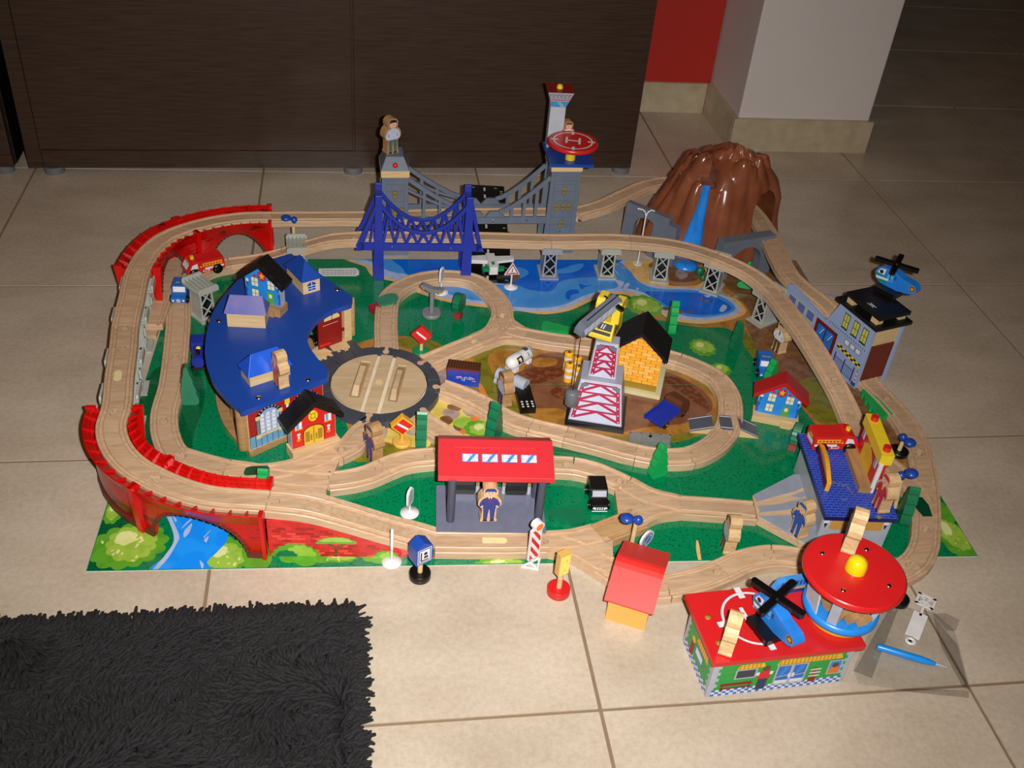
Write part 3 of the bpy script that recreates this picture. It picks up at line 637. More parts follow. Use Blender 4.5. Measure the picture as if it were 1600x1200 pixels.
# ---------------------------------------------------------------- small toys
def lying(bp_, tp_, z): a = ang(P(*bp_, z), P(*tp_, z)); return P(*bp_, z), a - math.pi / 2
FIGW = M('figure_wood', (214, 182, 136), 0.5, 'wood', rgb2=(194, 156, 106), scale=120)
def figure(label, loc, rot, style, s=1.0, wood=None, back_print=False):
    t = thing('toy_figure', label, 'toy figure', loc, rot, 'flat wooden people')
    hp = [(10, 0), (10.4, 3), (9, 6), (8.6, 24), (12, 27), (14.2, 31), (13.6, 38), (11, 43), (7.6, 46.4), (8.8, 50), (8.8, 56), (6.4, 60), (2.5, 62.2)]
    ol = [(x * s, z * s) for x, z in hp] + [(-x * s, z * s) for x, z in reversed(hp)]
    MB(UP).prism([(x * 1.1, z) for x, z in ol], -8 * s, 8 * s, wood or FIGW).build('body', t, bev=1.1)
    hat, coat, legs, tie, hair = style
    f = MB(); f.frame((0, -8 * s - .05, 0), (1, 0, 0), (0, 0, 1))
    S = lambda pts: [(x * s * 1.1, y * s) for x, y in pts]
    ring_ = [(x * .88, z * .97 + .8) for x, z in hp]
    f.flat(S([(-6.5, 3), (-7.5, 28), (7.5, 28), (6.5, 3), (2, 3), (.5, 22), (-.5, 22), (-2, 3)]), legs, .2)
    f.flat(S([(-7.5, 25), (-12.3, 28), (-12.3, 34), (-9, 41), (-4, 44.5), (4, 44.5), (9, 41), (12.3, 34), (12.3, 28), (7.5, 25)]), coat, .3)
    f.flat(S([(-11.5, 27), (-9, 26), (-7, 29), (-9, 30)]), PINK, .4); f.flat(S([(11.5, 27), (9, 26), (7, 29), (9, 30)]), PINK, .4)
    f.flat(S([(-7.4, 36), (-7, 30), (-7.9, 30), (-8.2, 36)]), INK, .35); f.flat(S([(7.4, 36), (7, 30), (7.9, 30), (8.2, 36)]), INK, .35)
    if tie: f.flat(S([(-2.6, 44.5), (0, 38), (2.6, 44.5)]), WPRINT, .4); f.flat(S([(-1, 44), (-1.4, 38), (0, 34), (1.4, 38), (1, 44)]), tie, .5)
    f.disc(0, 51.5 * s, 6.2 * s, PINK, .4, 18, 7 * s)
    f.flat(S([(-6.4, 52), (-6.6, 56), (-4, 59.6), (4, 59.6), (6.6, 56), (6.4, 52), (5, 54.6), (-5, 54.6)]), hair, .5)
    if hat: f.flat(S([(-7, 54.4), (-6.6, 57.5), (-4.4, 60.2), (4.4, 60.2), (6.6, 57.5), (7, 54.4)]), hat, .6)
    f.disc(-2.2 * s, 51.6 * s, .8 * s, INK, .6, 8); f.disc(2.2 * s, 51.6 * s, .8 * s, INK, .6, 8); f.line((-1.6 * s, 47.6 * s), (1.6 * s, 47.6 * s), .7 * s, DRED, .6)
    f.flat(S([(-7, 0.8), (-6.8, 3.4), (-1.6, 3.4), (-1.4, .8)]), INK, .4); f.flat(S([(7, 0.8), (6.8, 3.4), (1.6, 3.4), (1.4, .8)]), INK, .4)
    f.build('printed_front', t); return t
TEAL = M('trouser_green_print', (74, 104, 98), 0.5); LBLUE = M('shirt_blue_print', (186, 196, 222), 0.5); BPRINT = M('police_blue_print', (40, 84, 168), 0.45); FRED = M('fireman_red_print', (190, 50, 44), 0.45); BRN = M('brown_print', (96, 70, 48), 0.5)
figure('wooden man with black hair and green trousers on the left grey bridge tower', V3((717, 1062, 197)), .5, (None, LBLUE, TEAL, None, INK), 1.08, TAN)
figure('wooden figure in a white shirt standing behind the raised red helipad', V3((1050, 1106, 194)), .1, (None, WPRINT, LBLUE, None, BRN), .86, TAN)
figure('wooden firefighter in red on the blue crescent roof beside the bright blue dormer', P(440, 601, 90), math.radians(-62), (FRED, FRED, FRED, YEL, INK), .95)
figure('wooden conductor in dark blue on the mat left of the yellow based sign', P(585, 716, 1), math.radians(-62), (NAVY, NAVY, NAVY, DRED, INK), 1.05, TAN)
figure('wooden station master in blue uniform with red tie standing on the grey platform', P(762, 808, 26), math.radians(-2), (NAVY, NAVY, NAVY, DRED, INK), 1.0)
figure('wooden man with white shirt and dark tie beside the tall grey pier', P(1216, 548, 1), math.radians(-72), (None, WPRINT, BRN, INK, BRN), .98)
figure('wooden policeman in bright blue uniform standing on the grey ramp', P(1247, 834, 14.5), math.radians(-74), (BPRINT, BPRINT, BPRINT, DRED, BRN), .98)
figure('wooden figure seen edge on beside the straight track to the ramp', P(1136, 858, 1), math.radians(-98), (None, LBLUE, BRN, None, BRN), 1.0)
figure('wooden firefighter in red at the right edge of the blue tiled roof', P(1375, 794, 62), math.radians(-88), (FRED, FRED, FRED, YEL, INK), 1.0)
figure('tall pale wooden figure seen edge on standing on the round red roof', P(1325, 856, 150), math.radians(-119), (NAVY, NAVY, NAVY, None, INK), 1.0, PALE)
figure('pale wooden figure seen edge on standing on the red roof beside the helicopter', P(1134, 1014, 72), math.radians(-117), (NAVY, FRED, NAVY, None, INK), .98, PALE)
figure('wooden figure seen from its edge in front of the grey twin cylinder toy', P(788, 630, 1), math.radians(-75), (None, LBLUE, NAVY, None, BRN), 1.0, TAN)

CONE = [(0, 75), (4, 71), (6, 64), (5, 61), (9, 53), (11, 46), (9.6, 43), (13, 34), (15, 27), (13.4, 24), (16.5, 15), (18, 8), (16, 2), (12, 0)]
ROUND = [(0, 50), (6, 48.6), (11, 45), (12.4, 41), (15, 37), (14.6, 32), (16, 28), (14, 23), (13, 18), (9, 15), (4, 14)]
def tree(label, loc, rot, mat, kind='cone', sx=1.0, sz=1.0, th=12, trunk=None, tilt=0.0, roll=0.0, name='toy_tree'):
    t = thing(name, label, 'toy tree', loc, (tilt, roll, rot), 'flat wooden trees')
    hp = CONE if kind == 'cone' else ROUND
    ol = [(x * sx, z * sz) for x, z in hp] + [(-x * sx, z * sz) for x, z in reversed(hp[1:] if hp[0][0] == 0 else hp)]
    MB(UP).prism(ol, -th / 2, th / 2, mat).build('crown', t, bev=.8)
    if trunk: MB(UP).prism([(-8 * sx, 0), (8 * sx, 0), (4.5 * sx, 8 * sz), (4 * sx, 15 * sz), (-4 * sx, 15 * sz), (-4.5 * sx, 8 * sz)], -th / 2 + .3, th / 2 - .3, trunk).build('trunk', t, bev=.6)
    return t
MAROON = M('maroon_trunk', (150, 34, 44), 0.4); PGREEN = M('dull_green_paint', (52, 128, 96), 0.4)
def ttilt(p, z=1): return P(*p, z)
tree('pale green conifer standing beside the long ground track on the left', P(298, 629, 1), 0, PGREEN, sx=.78, sz=.95)
tree('dark green conifer seen edge on right of the yellow based sign', P(658, 698, 1), math.radians(84), DGREEN, sx=.8, sz=.9, th=15)
tree('dark green conifer between the oval track and the red station roof', P(771, 683, 1), math.radians(52), DGREEN, sx=.8, sz=.9, th=15)
tree('bright green conifer beside the lower right bend of the oval track', P(1026, 742, 1), math.radians(18), BGREEN, sx=.82, sz=.8, th=12)
tree('bright green serrated tree seen edge on behind the yellow brick house', P(1047, 517, 1), math.radians(83), BGREEN, sx=.9, sz=.85, th=13)
tree('dark green conifer right of the pond in front of the brown earth', P(1147, 547, 1), math.radians(22), DGREEN, sx=.6, sz=.8, th=12)
tree('bright green tree tip rising behind the red roofed blue house', P(1199, 603, 1), math.radians(30), BGREEN, sx=.7, sz=.72, th=12)
tree('small bright green bush beneath the raised track near the volcano', P(1162, 452, 1), math.radians(-20), BGREEN, 'round', .95, .42, 14, name='toy_bush')
_l = lying((846, 511), (916, 522), 6); tree('bright green tree lying flat behind the barrels', _l[0], _l[1], BGREEN, sx=.85, sz=.9, th=9, tilt=-math.pi / 2)
_l = lying((579, 484), (640, 461), 8); tree('fallen dull green tree with maroon trunk left of the loop track', _l[0], _l[1], PGREEN, 'round', .9, 1.15, 14, MAROON, tilt=-math.pi / 2 + .08)
tree('green round tree with maroon trunk inside the loop track', P(716, 495, 1), math.radians(58), DGREEN, 'round', 1.0, .95, 12, MAROON)
tree('dull green tree with maroon trunk left of the blue tiled roof', P(1238, 700, 1), math.radians(55), PGREEN, 'round', 1.0, .95, 12, MAROON)
tree('dark green tree seen edge on beside the lower blue twin lamp', P(1409, 812, 1), math.radians(72), DGREEN, sx=.9, sz=.86, th=15)
_l = lying((1387, 652), (1345, 610), 6); tree('bright green tree lying flat between the two right hand tracks', _l[0], _l[1], BGREEN, sx=1.15, sz=.95, th=9, tilt=-math.pi / 2)
tree('bright green tree seen edge on beside the green inlay of the left switch', P(414, 771, 1), math.radians(82), BGREEN, sx=.7, sz=.62, th=14)
_l = lying((914, 810), (842, 800), 6); tree('dark green tree lying flat right of the station platform', _l[0], _l[1], DGREEN, sx=.85, sz=.85, th=9, tilt=-math.pi / 2)

def disc_base(t, r, h, mat, n=24): return MB().lathe([(r - 1, 0), (r, 1), (r, h - 1), (r - 1, h)], mat, n).build('base', t)
def post(t, z0, z1, r, mat): return MB().cyl(0, 0, z0, z1, r, mat, 12).build('post', t)
def diamond_sign(label, loc, rot, base, pst, board, face, hh=36, back=3.5, sz=12.5):
    t = thing('road_sign', label, 'toy sign', loc, rot, 'wooden road signs')
    disc_base(t, 14, 6, base); post(t, 6, hh - 6, 3, pst)
    X = TR(0, 0, hh + 4) @ UP @ RZ(math.pi / 4)
    MB(X).box(-sz, sz, -sz, sz, -back, back, board).build('board', t, bev=1.2)
    f = MB(TR(0, -back - .1, hh + 4) @ UP @ RZ(math.pi / 4))
    if face: f.rect(-sz + 2, -sz + 2, sz - 2, sz - 2, face, .1)
    f.X = TR(0, -back - .1, hh + 4) @ UP @ RZ(math.radians(-38)); f.rect(-10, -1.8, 10, 1.8, WPRINT, .3); f.build('printed_face', t)
diamond_sign('red diamond sign with white bar on green base behind the turntable', P(658, 551, 1), math.radians(-12), GREEN, PALE, RED, None, 33)
diamond_sign('yellow edged red diamond sign on round yellow base below the turntable', P(628, 693, 1), math.radians(6), M('ochre_yellow_paint', (226, 176, 80), .4), M('ochre_yellow_paint', (0, 0, 0)), AMB, RED, 33, 5)
t = thing('road_sign', 'blue house shaped sign with white pictogram on black round base', 'toy sign', P(656, 902, 0), math.radians(28), 'wooden road signs')
disc_base(t, 14, 11, BLACK); post(t, 11, 40, 3.4, PALE)
MB(UP).prism([(-12, 34), (12, 34), (12, 62), (0, 70), (-12, 62)], -9, 9, BLUE).build('board', t, bev=1)
f = MB().frame((0, -9.1, 0), (1, 0, 0), (0, 0, 1)); f.rect(-10, 36, 10, 61, WPRINT); f.rect(-9, 37, 9, 60, BLUE, .25); f.rect(-7.6, 38.6, 7.6, 58.4, WPRINT, .35); f.rect(-6, 40, 6, 42, INK, .45); f.rect(-6, 41, -4, 56, INK, .45); f.disc(1.4, 52, 2.8, INK, .45, 10); f.rect(-1, 44, 5, 48, INK, .45); f.build('printed_face', t)
t = thing('road_sign', 'yellow rectangular sign on wooden post with a round red base', 'toy sign', P(872, 926, 0), math.radians(24), 'wooden road signs')
disc_base(t, 15, 11, RED); post(t, 11, 42, 3.6, PALE)
MB().box(-8, 8, -5, 5, 38, 74, M('sign_side_ochre', (214, 170, 90), .45)).build('board', t, bev=1)
f = MB().frame((0, -5.1, 0), (1, 0, 0), (0, 0, 1)); f.rect(-7.2, 39, 7.2, 73, M('yellow_print', (238, 226, 110), .4)); rnd = random.Random(2)
for k in range(16): a = rnd.uniform(0, 3); x = rnd.uniform(-4.5, 4.5); y = rnd.uniform(41, 71); f.line((x - math.cos(a) * 1.6, y - math.sin(a) * 1.6), (x + math.cos(a) * 1.6, y + math.sin(a) * 1.6), .4, M('map_line_print', (200, 150, 60), .5), .25)
f.build('printed_face', t)
def plastic_sign(label, loc, rot, kind, hh=36, lean=0):
    t = thing('road_sign', label, 'toy sign', loc, (lean, 0, rot), 'white plastic road signs')
    if kind == 'stripe':
        m = MB(); m.box(-1.5, 1.5, -10, 3, 0, 2, WHITE)
        for a, b in (((-15, 3), (0, -12)), ((0, -12), (15, 3)), ((-15, 3), (15, 3))): m.tube((a[0], a[1], 1.6), (b[0], b[1], 1.6), 1.8, WHITE, 6)
        m.build('base', t)
    else: MB().lathe([(13, 0), (12.6, 1.4), (5, 3), (2, 5)], WHITE, 24).build('base', t)
    MB().cyl(0, 0, 2, hh, 1.6, WHITE, 8).build('post', t)
    f = MB().frame((0, -2, 0), (1, 0, 0), (0, 0, 1)); z = hh
    if kind == 'tri':
        tr_ = lambda r: [(r * math.cos(a), z + 8 + r * math.sin(a)) for a in (math.pi / 2, math.pi * 7 / 6, math.pi * 11 / 6)]
        MB(UP).prism(tr_(17), -1.4, 1.4, WHITE).build('board', t, bev=1.3)
        f.X = TR(0, .5, 0) @ f.X
        f.flat(tr_(14.6), RED, .1); f.flat(tr_(10.4), WPRINT, .3); f.disc(0, z + 12, 1.1, INK, .4, 8); f.line((0, z + 11), (-.6, z + 6.6), 1.5, INK, .4); f.line((-.4, z + 7.4), (2.2, z + 4.4), 1, INK, .4); f.line((-.6, z + 7), (-2.6, z + 4.4), 1, INK, .4)
        for k in range(5): f.rect(-6 + k * 2.6, z + 1.8, -4.4 + k * 2.6, z + 4, INK, .35)
    elif kind == 'rect':
        MB(UP).prism([(-6.5, z - 4), (6.5, z - 4), (8.6, z + 1), (8.6, z + 19), (4, z + 25), (-4, z + 25), (-8.6, z + 19), (-8.6, z + 1)], -1.6, 1.6, WHITE).build('board', t, bev=.8)
        f.X = TR(0, .3, 0) @ f.X; f.flat([(-6, z + 1), (6, z + 1), (6, z + 18), (3, z + 22), (-3, z + 22), (-6, z + 18)], LGREY, .1)
    elif kind == 'round':
        MB(UP).prism([(13 * math.cos(a), z + 8 + 13 * math.sin(a)) for a in [k * math.pi / 12 for k in range(24)]], -1.6, 1.6, WHITE).build('board', t, bev=.8)
        f.X = TR(0, .3, 0) @ f.X; f.disc(0, z + 8, 10.5, M('sign_blue_print', (60, 110, 180), .4), .1); f.ring(0, z + 8, 7.6, 8.6, WPRINT, .2); f.line((-6, z + 2), (6, z + 14), 1.6, WPRINT, .25)
    elif kind == 'stripe':
        MB(UP).prism([(-9, 12), (9, 12), (9, 66), (4, 69), (-4, 69), (-9, 66)], -1.6, 1.6, WHITE).build('board', t, bev=.8)
        f.X = TR(0, .3, 0) @ f.X
        for k in range(-1, 4):
            c_ = 18 + k * 17; pts = [(-7.4, c_ + 14), (7.4, c_ - 10), (7.4, c_ - 1.5), (-7.4, c_ + 22.5)]
            for ax_, lim, sg in ((1, 14, 1), (1, 65, -1)):
                out = []
                for q in range(len(pts)):
                    A, B = pts[q], pts[(q + 1) % len(pts)]; ia, ib = (A[1] - lim) * sg >= 0, (B[1] - lim) * sg >= 0
                    if ia: out.append(A)
                    if ia != ib: tt = (lim - A[1]) / (B[1] - A[1]); out.append((A[0] + (B[0] - A[0]) * tt, lim))
                pts = out
            if len(pts) > 2: f.flat(pts, RED, .15)
        MB(TR(1, 0, 73) @ UP).cyl(0, 0, -5, 5, 7.5, WHITE).build('warning_lamp', t)
        MB(TR(1, -5.1, 73) @ UP).disc(0, 0, 5.6, ORANGE, .1).build('orange_lens', t)
    if len(f.v): f.build('printed_face', t)
    return t
plastic_sign('white rectangular plastic sign seen at a slant inside the loop track', P(689, 456, 1), math.radians(63), 'rect', 26)
plastic_sign('white triangular crossing sign with red border beside the black runway strip', P(798, 448, 1), math.radians(6), 'tri', 27)
plastic_sign('small white plastic sign on the green left of the station', P(640, 801, 1), math.radians(62), 'rect', 20)
plastic_sign('white plastic sign seen edge on in front of the red brick ramp', P(612, 878, 1), math.radians(87), 'rect', 32)
plastic_sign('white and red striped warning board with orange lamp at the platform corner', P(831, 882, 0), math.radians(28), 'stripe', 14)
plastic_sign('round white and blue plastic sign behind the red barn roof', P(1004, 870, 1), math.radians(36), 'round', 27)
def blue_lamp(label, loc, rot, hh, base=True, bmat=None, sx=1.0, lean=(0, 0)):
    t = thing('street_lamp', label, 'toy lamp', loc, (lean[0], lean[1], rot), 'blue twin street lamps')
    if base: disc_base(t, 15, 7, bmat or BLACK)
    post(t, 5, hh, 3.2, PALE)
    m = MB(); m.ball((-13, 0, hh + 2), 9.5 * sx, BLUE, (1, 1, .62)); m.tube((-8, 0, hh + 1.5), (4, 0, hh + 1), 3, BLUE, 10); m.ball((2, 0, hh), 6.4 * sx, BLUE, (1, 1, 1.1))
    m.build('lamp_head', t); return t
blue_lamp('blue topped twin street lamp behind the black roofed house', P(461, 400, 1), math.radians(-14), 76)
blue_lamp('tilted blue twin street lamp with black base on the right hand track', P(1403, 708, 13), math.radians(105), 30)
blue_lamp('lower blue twin street lamp beside the dark green tree', P(1397, 798, 1), math.radians(180), 70, lean=(0, math.radians(8)))
blue_lamp('blue twin street lamp behind the red barn roof', P(984, 864, 1), math.radians(-8), 62)
t = thing('street_lamp', 'grey twin street lamp with two yellow bulbs inside the loop track', 'toy lamp', P(674, 492, 1), math.radians(-28))
disc_base(t, 17, 7, M('mid_grey_paint', (128, 128, 132), .35)); GR = M('mid_grey_paint', (0, 0, 0)); MB().cyl(0, 0, 7, 52, 4.2, GR).build('post', t)
MB(UP).prism([(-21, 55), (-19, 60), (0, 56), (19, 60), (21, 55), (5, 49), (-5, 49)], -5.5, 5.5, GR).build('crossbar', t, bev=1.5)
for s_ in (-1, 1): MB().ball((s_ * 15, 0, 52.5), 5, YEL, (1, 1, .8)).build('bulb', t)
t = thing('street_lamp', 'thin white double armed street lamp left of the volcano', 'toy lamp', P(1004, 366, 77), math.radians(-4)); t.location = (1.197, 0.998, 0.0)
m = MB(); m.cyl(0, 0, 0, 2, 9, WHITE); m.cyl(0, 0, 2, 104, 1.5, WHITE, 8)
for s_ in (-1, 1):
    pr_ = [(0, 104), (s_ * 2.5, 113), (s_ * 8, 118), (s_ * (19 if s_ < 0 else 15), 118 + (2 if s_ < 0 else -2))]
    for a, b in zip(pr_, pr_[1:]): m.tube((a[0], 0, a[1]), (b[0], 0, b[1]), 1.4, WHITE, 8)
m.build('post', t)

def wheels(t, xs, y, r, wdt=5, mat=None):
    for x in xs:
        for s_ in (-1, 1):
            wb = MB(TR(x, s_ * y, r) @ UP); wb.lathe([(r * .5, -wdt / 2), (r, -wdt / 2 + .8), (r, wdt / 2 - .8), (r * .5, wdt / 2)], mat or BLACKP, 20); o = wb.build('wheel', t, bev=0)
            hb = MB(TR(x, s_ * (y + wdt / 2 * 1.02), r) @ UP); hb.cyl(0, 0, -.8, .8, r * .22, CHROME, 10); hb.build('hub', o)
def fire_truck(label, loc, rot):
    t = thing('fire_truck', label, 'toy truck', loc, rot, 'red wooden fire trucks')
    body = [(-34, 6), (34, 6), (35, 16), (26, 30), (14, 33), (12, 30), (-32, 30), (-34, 27)]
    MB(UP).prism(body, -14, 14, RED).build('body', t, bev=1.6)
    MB().cyl(19, 0, 31, 36, 3.6, YEL, 12).build('warning_light', t, bev=.8)
    f = MB()
    for s_ in (-1, 1):
        f.frame((0, -14.1 * s_ * -1 if False else s_ * -14.1, 0), (s_, 0, 0), (0, 0, 1)); k = s_
        X = lambda x: x * k
        R_ = lambda a, b, c, d, m_, h: f.rect(min(X(a), X(c)), b, max(X(a), X(c)), d, m_, h)
        R_(-30, 23, 6, 25, AMB, .2); R_(-30, 18.5, 6, 20, AMB, .2)
        for q in range(7): R_(-29 + q * 5.4, 20, -27 + q * 5.4, 23, AMB, .2)
        R_(-32, 12, 2, 16, WPRINT, .2); R_(-6, 8, 6, 12, WPRINT, .2); R_(-4, 9, 5, 11.4, RED, .3)
        f.flat([(X(14), 17), (X(28), 17), (X(24), 25), (X(15), 27)], WPRINT, .2)
        f.flat([(X(7), 17.5), (X(11), 17.5), (X(9), 22)], AMB, .2)
    f.reset(); f.X = Matrix.Identity(4)
    f.frame((35.1, 0, 16), (0, 1, 0), (-9, 0, 14)); f.rect(-11, 2, 11, 12, WPRINT, .2); f.rect(-10, 13, 10, 15, AMB, .2)
    f.reset(); f.frame((-34.1, 0, 0), (0, -1, 0), (0, 0, 1)); f.rect(-10, 12, 10, 20, WPRINT, .2); f.rect(-6, 22, 6, 26, AMB, .2)
    f.build('printed_trim', t); wheels(t, (-20, 22), 15.5, 9); return t
fire_truck('red fire truck on the ground track inside the upper red viaduct', V3((383, 948, 13)), math.radians(206))
fire_truck('red fire truck parked on the blue tiled roof', V3((1333, 377, 61)), math.radians(-2))
def car(label, loc, rot, mat, glass, wm=None, dark=False, s=1.0, name='toy_car', cat='toy car', group=None):
    t = thing(name, label, cat, loc, rot, group)
    prof = [(-24, 5), (25, 5), (26, 14), (12, 17), (7, 28), (-22, 28), (-25, 24)]
    MB(UP).prism([(x * s, z * s) for x, z in prof], -12 * s, 12 * s, mat).build('body', t, bev=1.4)
    f = MB(); f.frame((26.1 * s, 0, 0), (0, 1, 0), (0, 0, 1)); f.disc(-8.5 * s, 10 * s, 2 * s, WPRINT, .2, 12); f.disc(8.5 * s, 10 * s, 2 * s, WPRINT, .2, 12)
    if dark: f.rect(-10 * s, 6 * s, 10 * s, 13 * s, INK, .1); [f.rect((-7.5 + k * 3.2) * s, 7 * s, (-5.6 + k * 3.2) * s, 12 * s, WPRINT, .3) for k in range(5)]; f.rect(-11 * s, 3.6 * s, 11 * s, 5.4 * s, WPRINT, .3)
    else: f.ring(0, 10 * s, 2.4 * s, 3.4 * s, WPRINT, .2); f.disc(0, 10 * s, 1.2 * s, WPRINT, .2)
    f.reset(); f.frame((12.3 * s, 0, 17 * s), (0, 1, 0), (-5, 0, 11)); f.rect(-10 * s, 1.5 * s, 10 * s, 10.5 * s, glass, .25)
    f.reset(); f.X = TR(-2 * s, 0, 28.1 * s)
    if not dark: f.rect(-3, -6.6 * s, 0, -1 * s, WPRINT, .1); f.rect(-3, 1 * s, 0, 6.6 * s, WPRINT, .1); f.rect(-2.4, -6 * s, -.6, -1.6 * s, RED, .2); f.rect(-2.4, 1.6 * s, -.6, 6 * s, RED, .2)
    f.build('printed_trim', t); wheels(t, (-15 * s, 16 * s), 13.5 * s, 7 * s, 4); return t
CARB = M('car_blue_paint', (30, 110, 200), .3)
car('blue wooden car with round headlights on the left ground track', V3((354, 862, 13)), math.radians(-93), CARB, WPRINT, group='blue wooden cars')
car('blue wooden car beside the bright green tree tip near the red roof', P(1192, 580, 1), math.radians(-101), CARB, WPRINT, group='blue wooden cars')
car('shiny black wooden car with white grille beside the station', P(932, 782, 1), math.radians(-93), BLACK, LGREY, dark=True)
t = car('dark green car half hidden behind the descending track near the volcano', V3((1462, 985, 1)), math.radians(-70), M('car_green', (30, 120, 60), .4), INK, s=.8)
t = thing('locomotive', 'dark blue wooden engine beside the ground track on the left', 'toy train', P(313, 566, 1), math.radians(-86))
m = MB(); m.box(-30, 30, -11, 11, 6, 12, BLACK); m.box(-30, -6, -12, 12, 12, 34, DBLUE); m.tube((-8, 0, 21), (30, 0, 21), 10, DBLUE, 16); m.build('body', t, bev=.8)
m = MB(); m.cyl(20, 0, 29, 38, 3.4, BLACK); m.ball((4, 0, 30), 4, YEL); m.build('chimney', t); wheels(t, (-20, -2, 16), 11.5, 6, 4)
t = thing('locomotive', 'dark wooden engine half hidden inside the blue roofed engine shed', 'toy train', P(497, 532, 14), math.radians(-62))
m = MB(); m.box(-24, 24, -10, 10, 5, 12, BLACK); m.box(-24, -4, -11, 11, 12, 32, GREEN); m.tube((-6, 0, 20), (24, 0, 20), 9, BLACK, 16); m.build('body', t, bev=.8)
wheels(t, (-15, 12), 10.5, 6, 4); MB().box(24, 27, -10, 10, 6, 10, RED).build('buffer_beam', t)
# dump truck
t = thing('dump_truck', 'wooden truck with brown cab and ribbed blue tipping bed in the quarry', 'toy truck', P(1041, 655, 1), math.radians(38))
MB(UP).prism([(8, 8), (37, 8), (37, 20), (32, 32), (14, 36), (8, 32)], -15, 15, BROWN).build('cab', t, bev=1.2)
m = MB(); m.frame((37.1, 0, 0), (0, 1, 0), (0, 0, 1)); m.rect(-11, 13, 11, 21, LGREY); m.build('windscreen', t)
MB().box(-32, 36, -8, 8, 7, 12, BLACK).build('chassis', t)
m = MB(TR(-12, 0, 15) @ RY(math.radians(-4))); m.box(-26, 20, -15, 15, 0, 4, DBLUE); m.box(-28, 22, -16.5, -14, 0, 8, DBLUE); m.box(-28, 22, 14, 16.5, 0, 8, DBLUE); m.box(18, 21, -16, 16, 0, 10, DBLUE)
for k in range(6): m.box(-26, 18, -12 + k * 4.4, -10.6 + k * 4.4, 4, 5, DBLUE)
m.build('tipping_bed', t, bev=.5); wheels(t, (-20, 26), 12.5, 7.5, 5)
# barrels
for k, (x, y, lab) in enumerate(((886, 577, 'orange and white striped barrel at the back left of the group'), (899, 584, 'orange and white striped barrel at the back right of the group beside the crane'), (887, 594, 'orange and white striped barrel at the front left of the group'), (901, 599, 'orange and white striped barrel at the front right touching the crane'))):
    t = thing('barrel', lab, 'toy barrel', P(x, y, 1), 0, 'striped barrels in the quarry')
    m = MB(); hs = 36; bands = [(0, 8, AMB), (8, 14, WHITE), (14, 21, AMB), (21, 27, WHITE), (27, 34, AMB)]
    for a, b_, mt in bands: m.cyl(0, 0, a, b_, 7.6, mt, 20)
    m.lathe([(7.6, 34), (7, 35), (3, 35.3)], AMB, 20); m.build('drum', t); MB().cyl(0, 0, 35.3, 35.7, 2.6, BROWN, 14).build('lid_hole', t)
# white tank wagon, grey twin cylinders, black domino
d0, d1 = P(793, 572, 14), P(830, 548, 14)
t = thing('tank_wagon', 'white two part plastic tank with black printed panels above the quarry', 'toy wagon', (d0 + d1) / 2 - V3((0, 0, 14)), ang(d0, d1))
m = MB(TR(0, 0, 15) @ RY(math.pi / 2)); m.lathe([(.1, -31), (6, -29.5), (10, -26), (12, -21), (12, -2), (11, 0)], WHITE, 24); m.lathe([(11, 0), (11, 22), (9, 27), (4, 28.5), (.1, 28.6)], WHITE, 24); m.build('tank', t)
m = MB()
for x in (-18, 16): m.box(x - 5, x + 5, -11, 11, 0, 7, WHITE)
m.build('feet', t, bev=.8)
m = MB()
def wrap(x0, x1, a0, a1, r, mt, z=15):
    for k in range(6):
        b0, b1 = a0 + (a1 - a0) * k / 6, a0 + (a1 - a0) * (k + 1) / 6
        m.poly([(x0, r * math.cos(b0), z + r * math.sin(b0)), (x1, r * math.cos(b0), z + r * math.sin(b0)), (x1, r * math.cos(b1), z + r * math.sin(b1)), (x0, r * math.cos(b1), z + r * math.sin(b1))], mt)
wrap(-17, -4, 2.1, 3.1, 12.1, INK); wrap(-12, -8, 2.3, 2.9, 12.2, WPRINT); wrap(-15, -12.6, 2.3, 2.6, 12.2, AMB); wrap(10, 19, .9, 1.9, 11.1, DGREY); wrap(20.5, 22, 1.9, 2.9, 11.1, INK); wrap(11, 12.5, 2.2, 2.9, 11.1, INK); m.build('printed_panels', t)
d0, d1 = P(776, 586, 12), P(824, 607, 12)
GL = M('pale_grey_plastic', (172, 178, 192), .35)
t = thing('toy_roller', 'pale grey twin cylinder toy lying behind the wooden figure in the quarry', 'toy vehicle', (d0 + d1) / 2 - V3((0, 0, 12)), ang(d0, d1))
m = MB(TR(0, 0, 17) @ RY(math.pi / 2)); m.cyl(0, 0, -27, -8, 11, GL, 24); m.cyl(0, 0, -8, 5, 7, GL, 18); m.cyl(0, 0, 5, 27, 10.5, GL, 24); m.build('barrel', t, bev=.8)
m = MB(TR(0, 0, 7) @ RY(math.pi / 2)); m.cyl(0, -6, -27, 27, 6.5, GL, 20); m.build('lower_roller', t, bev=.8)
t = thing('domino_block', 'black ribbed block with nine white dots in the quarry', 'toy block', P(819, 626, 1), math.radians(2))
m = MB(); m.box(-12.5, 12.5, -33, 33, 0, 12, BLACK)
for x in (-8.4, 0, 8.4): m.box(x - 3.4, x + 3.4, -16, 32, 12, 13.4, BLACK)
m.build('block', t, bev=.6); m = MB(TR(0, 0, 12.05))
for i in range(3):
    for j in range(3): m.disc(-8 + i * 8, -30 + j * 6, 1.9, WPRINT, .15, 10)
m.build('white_dots', t)
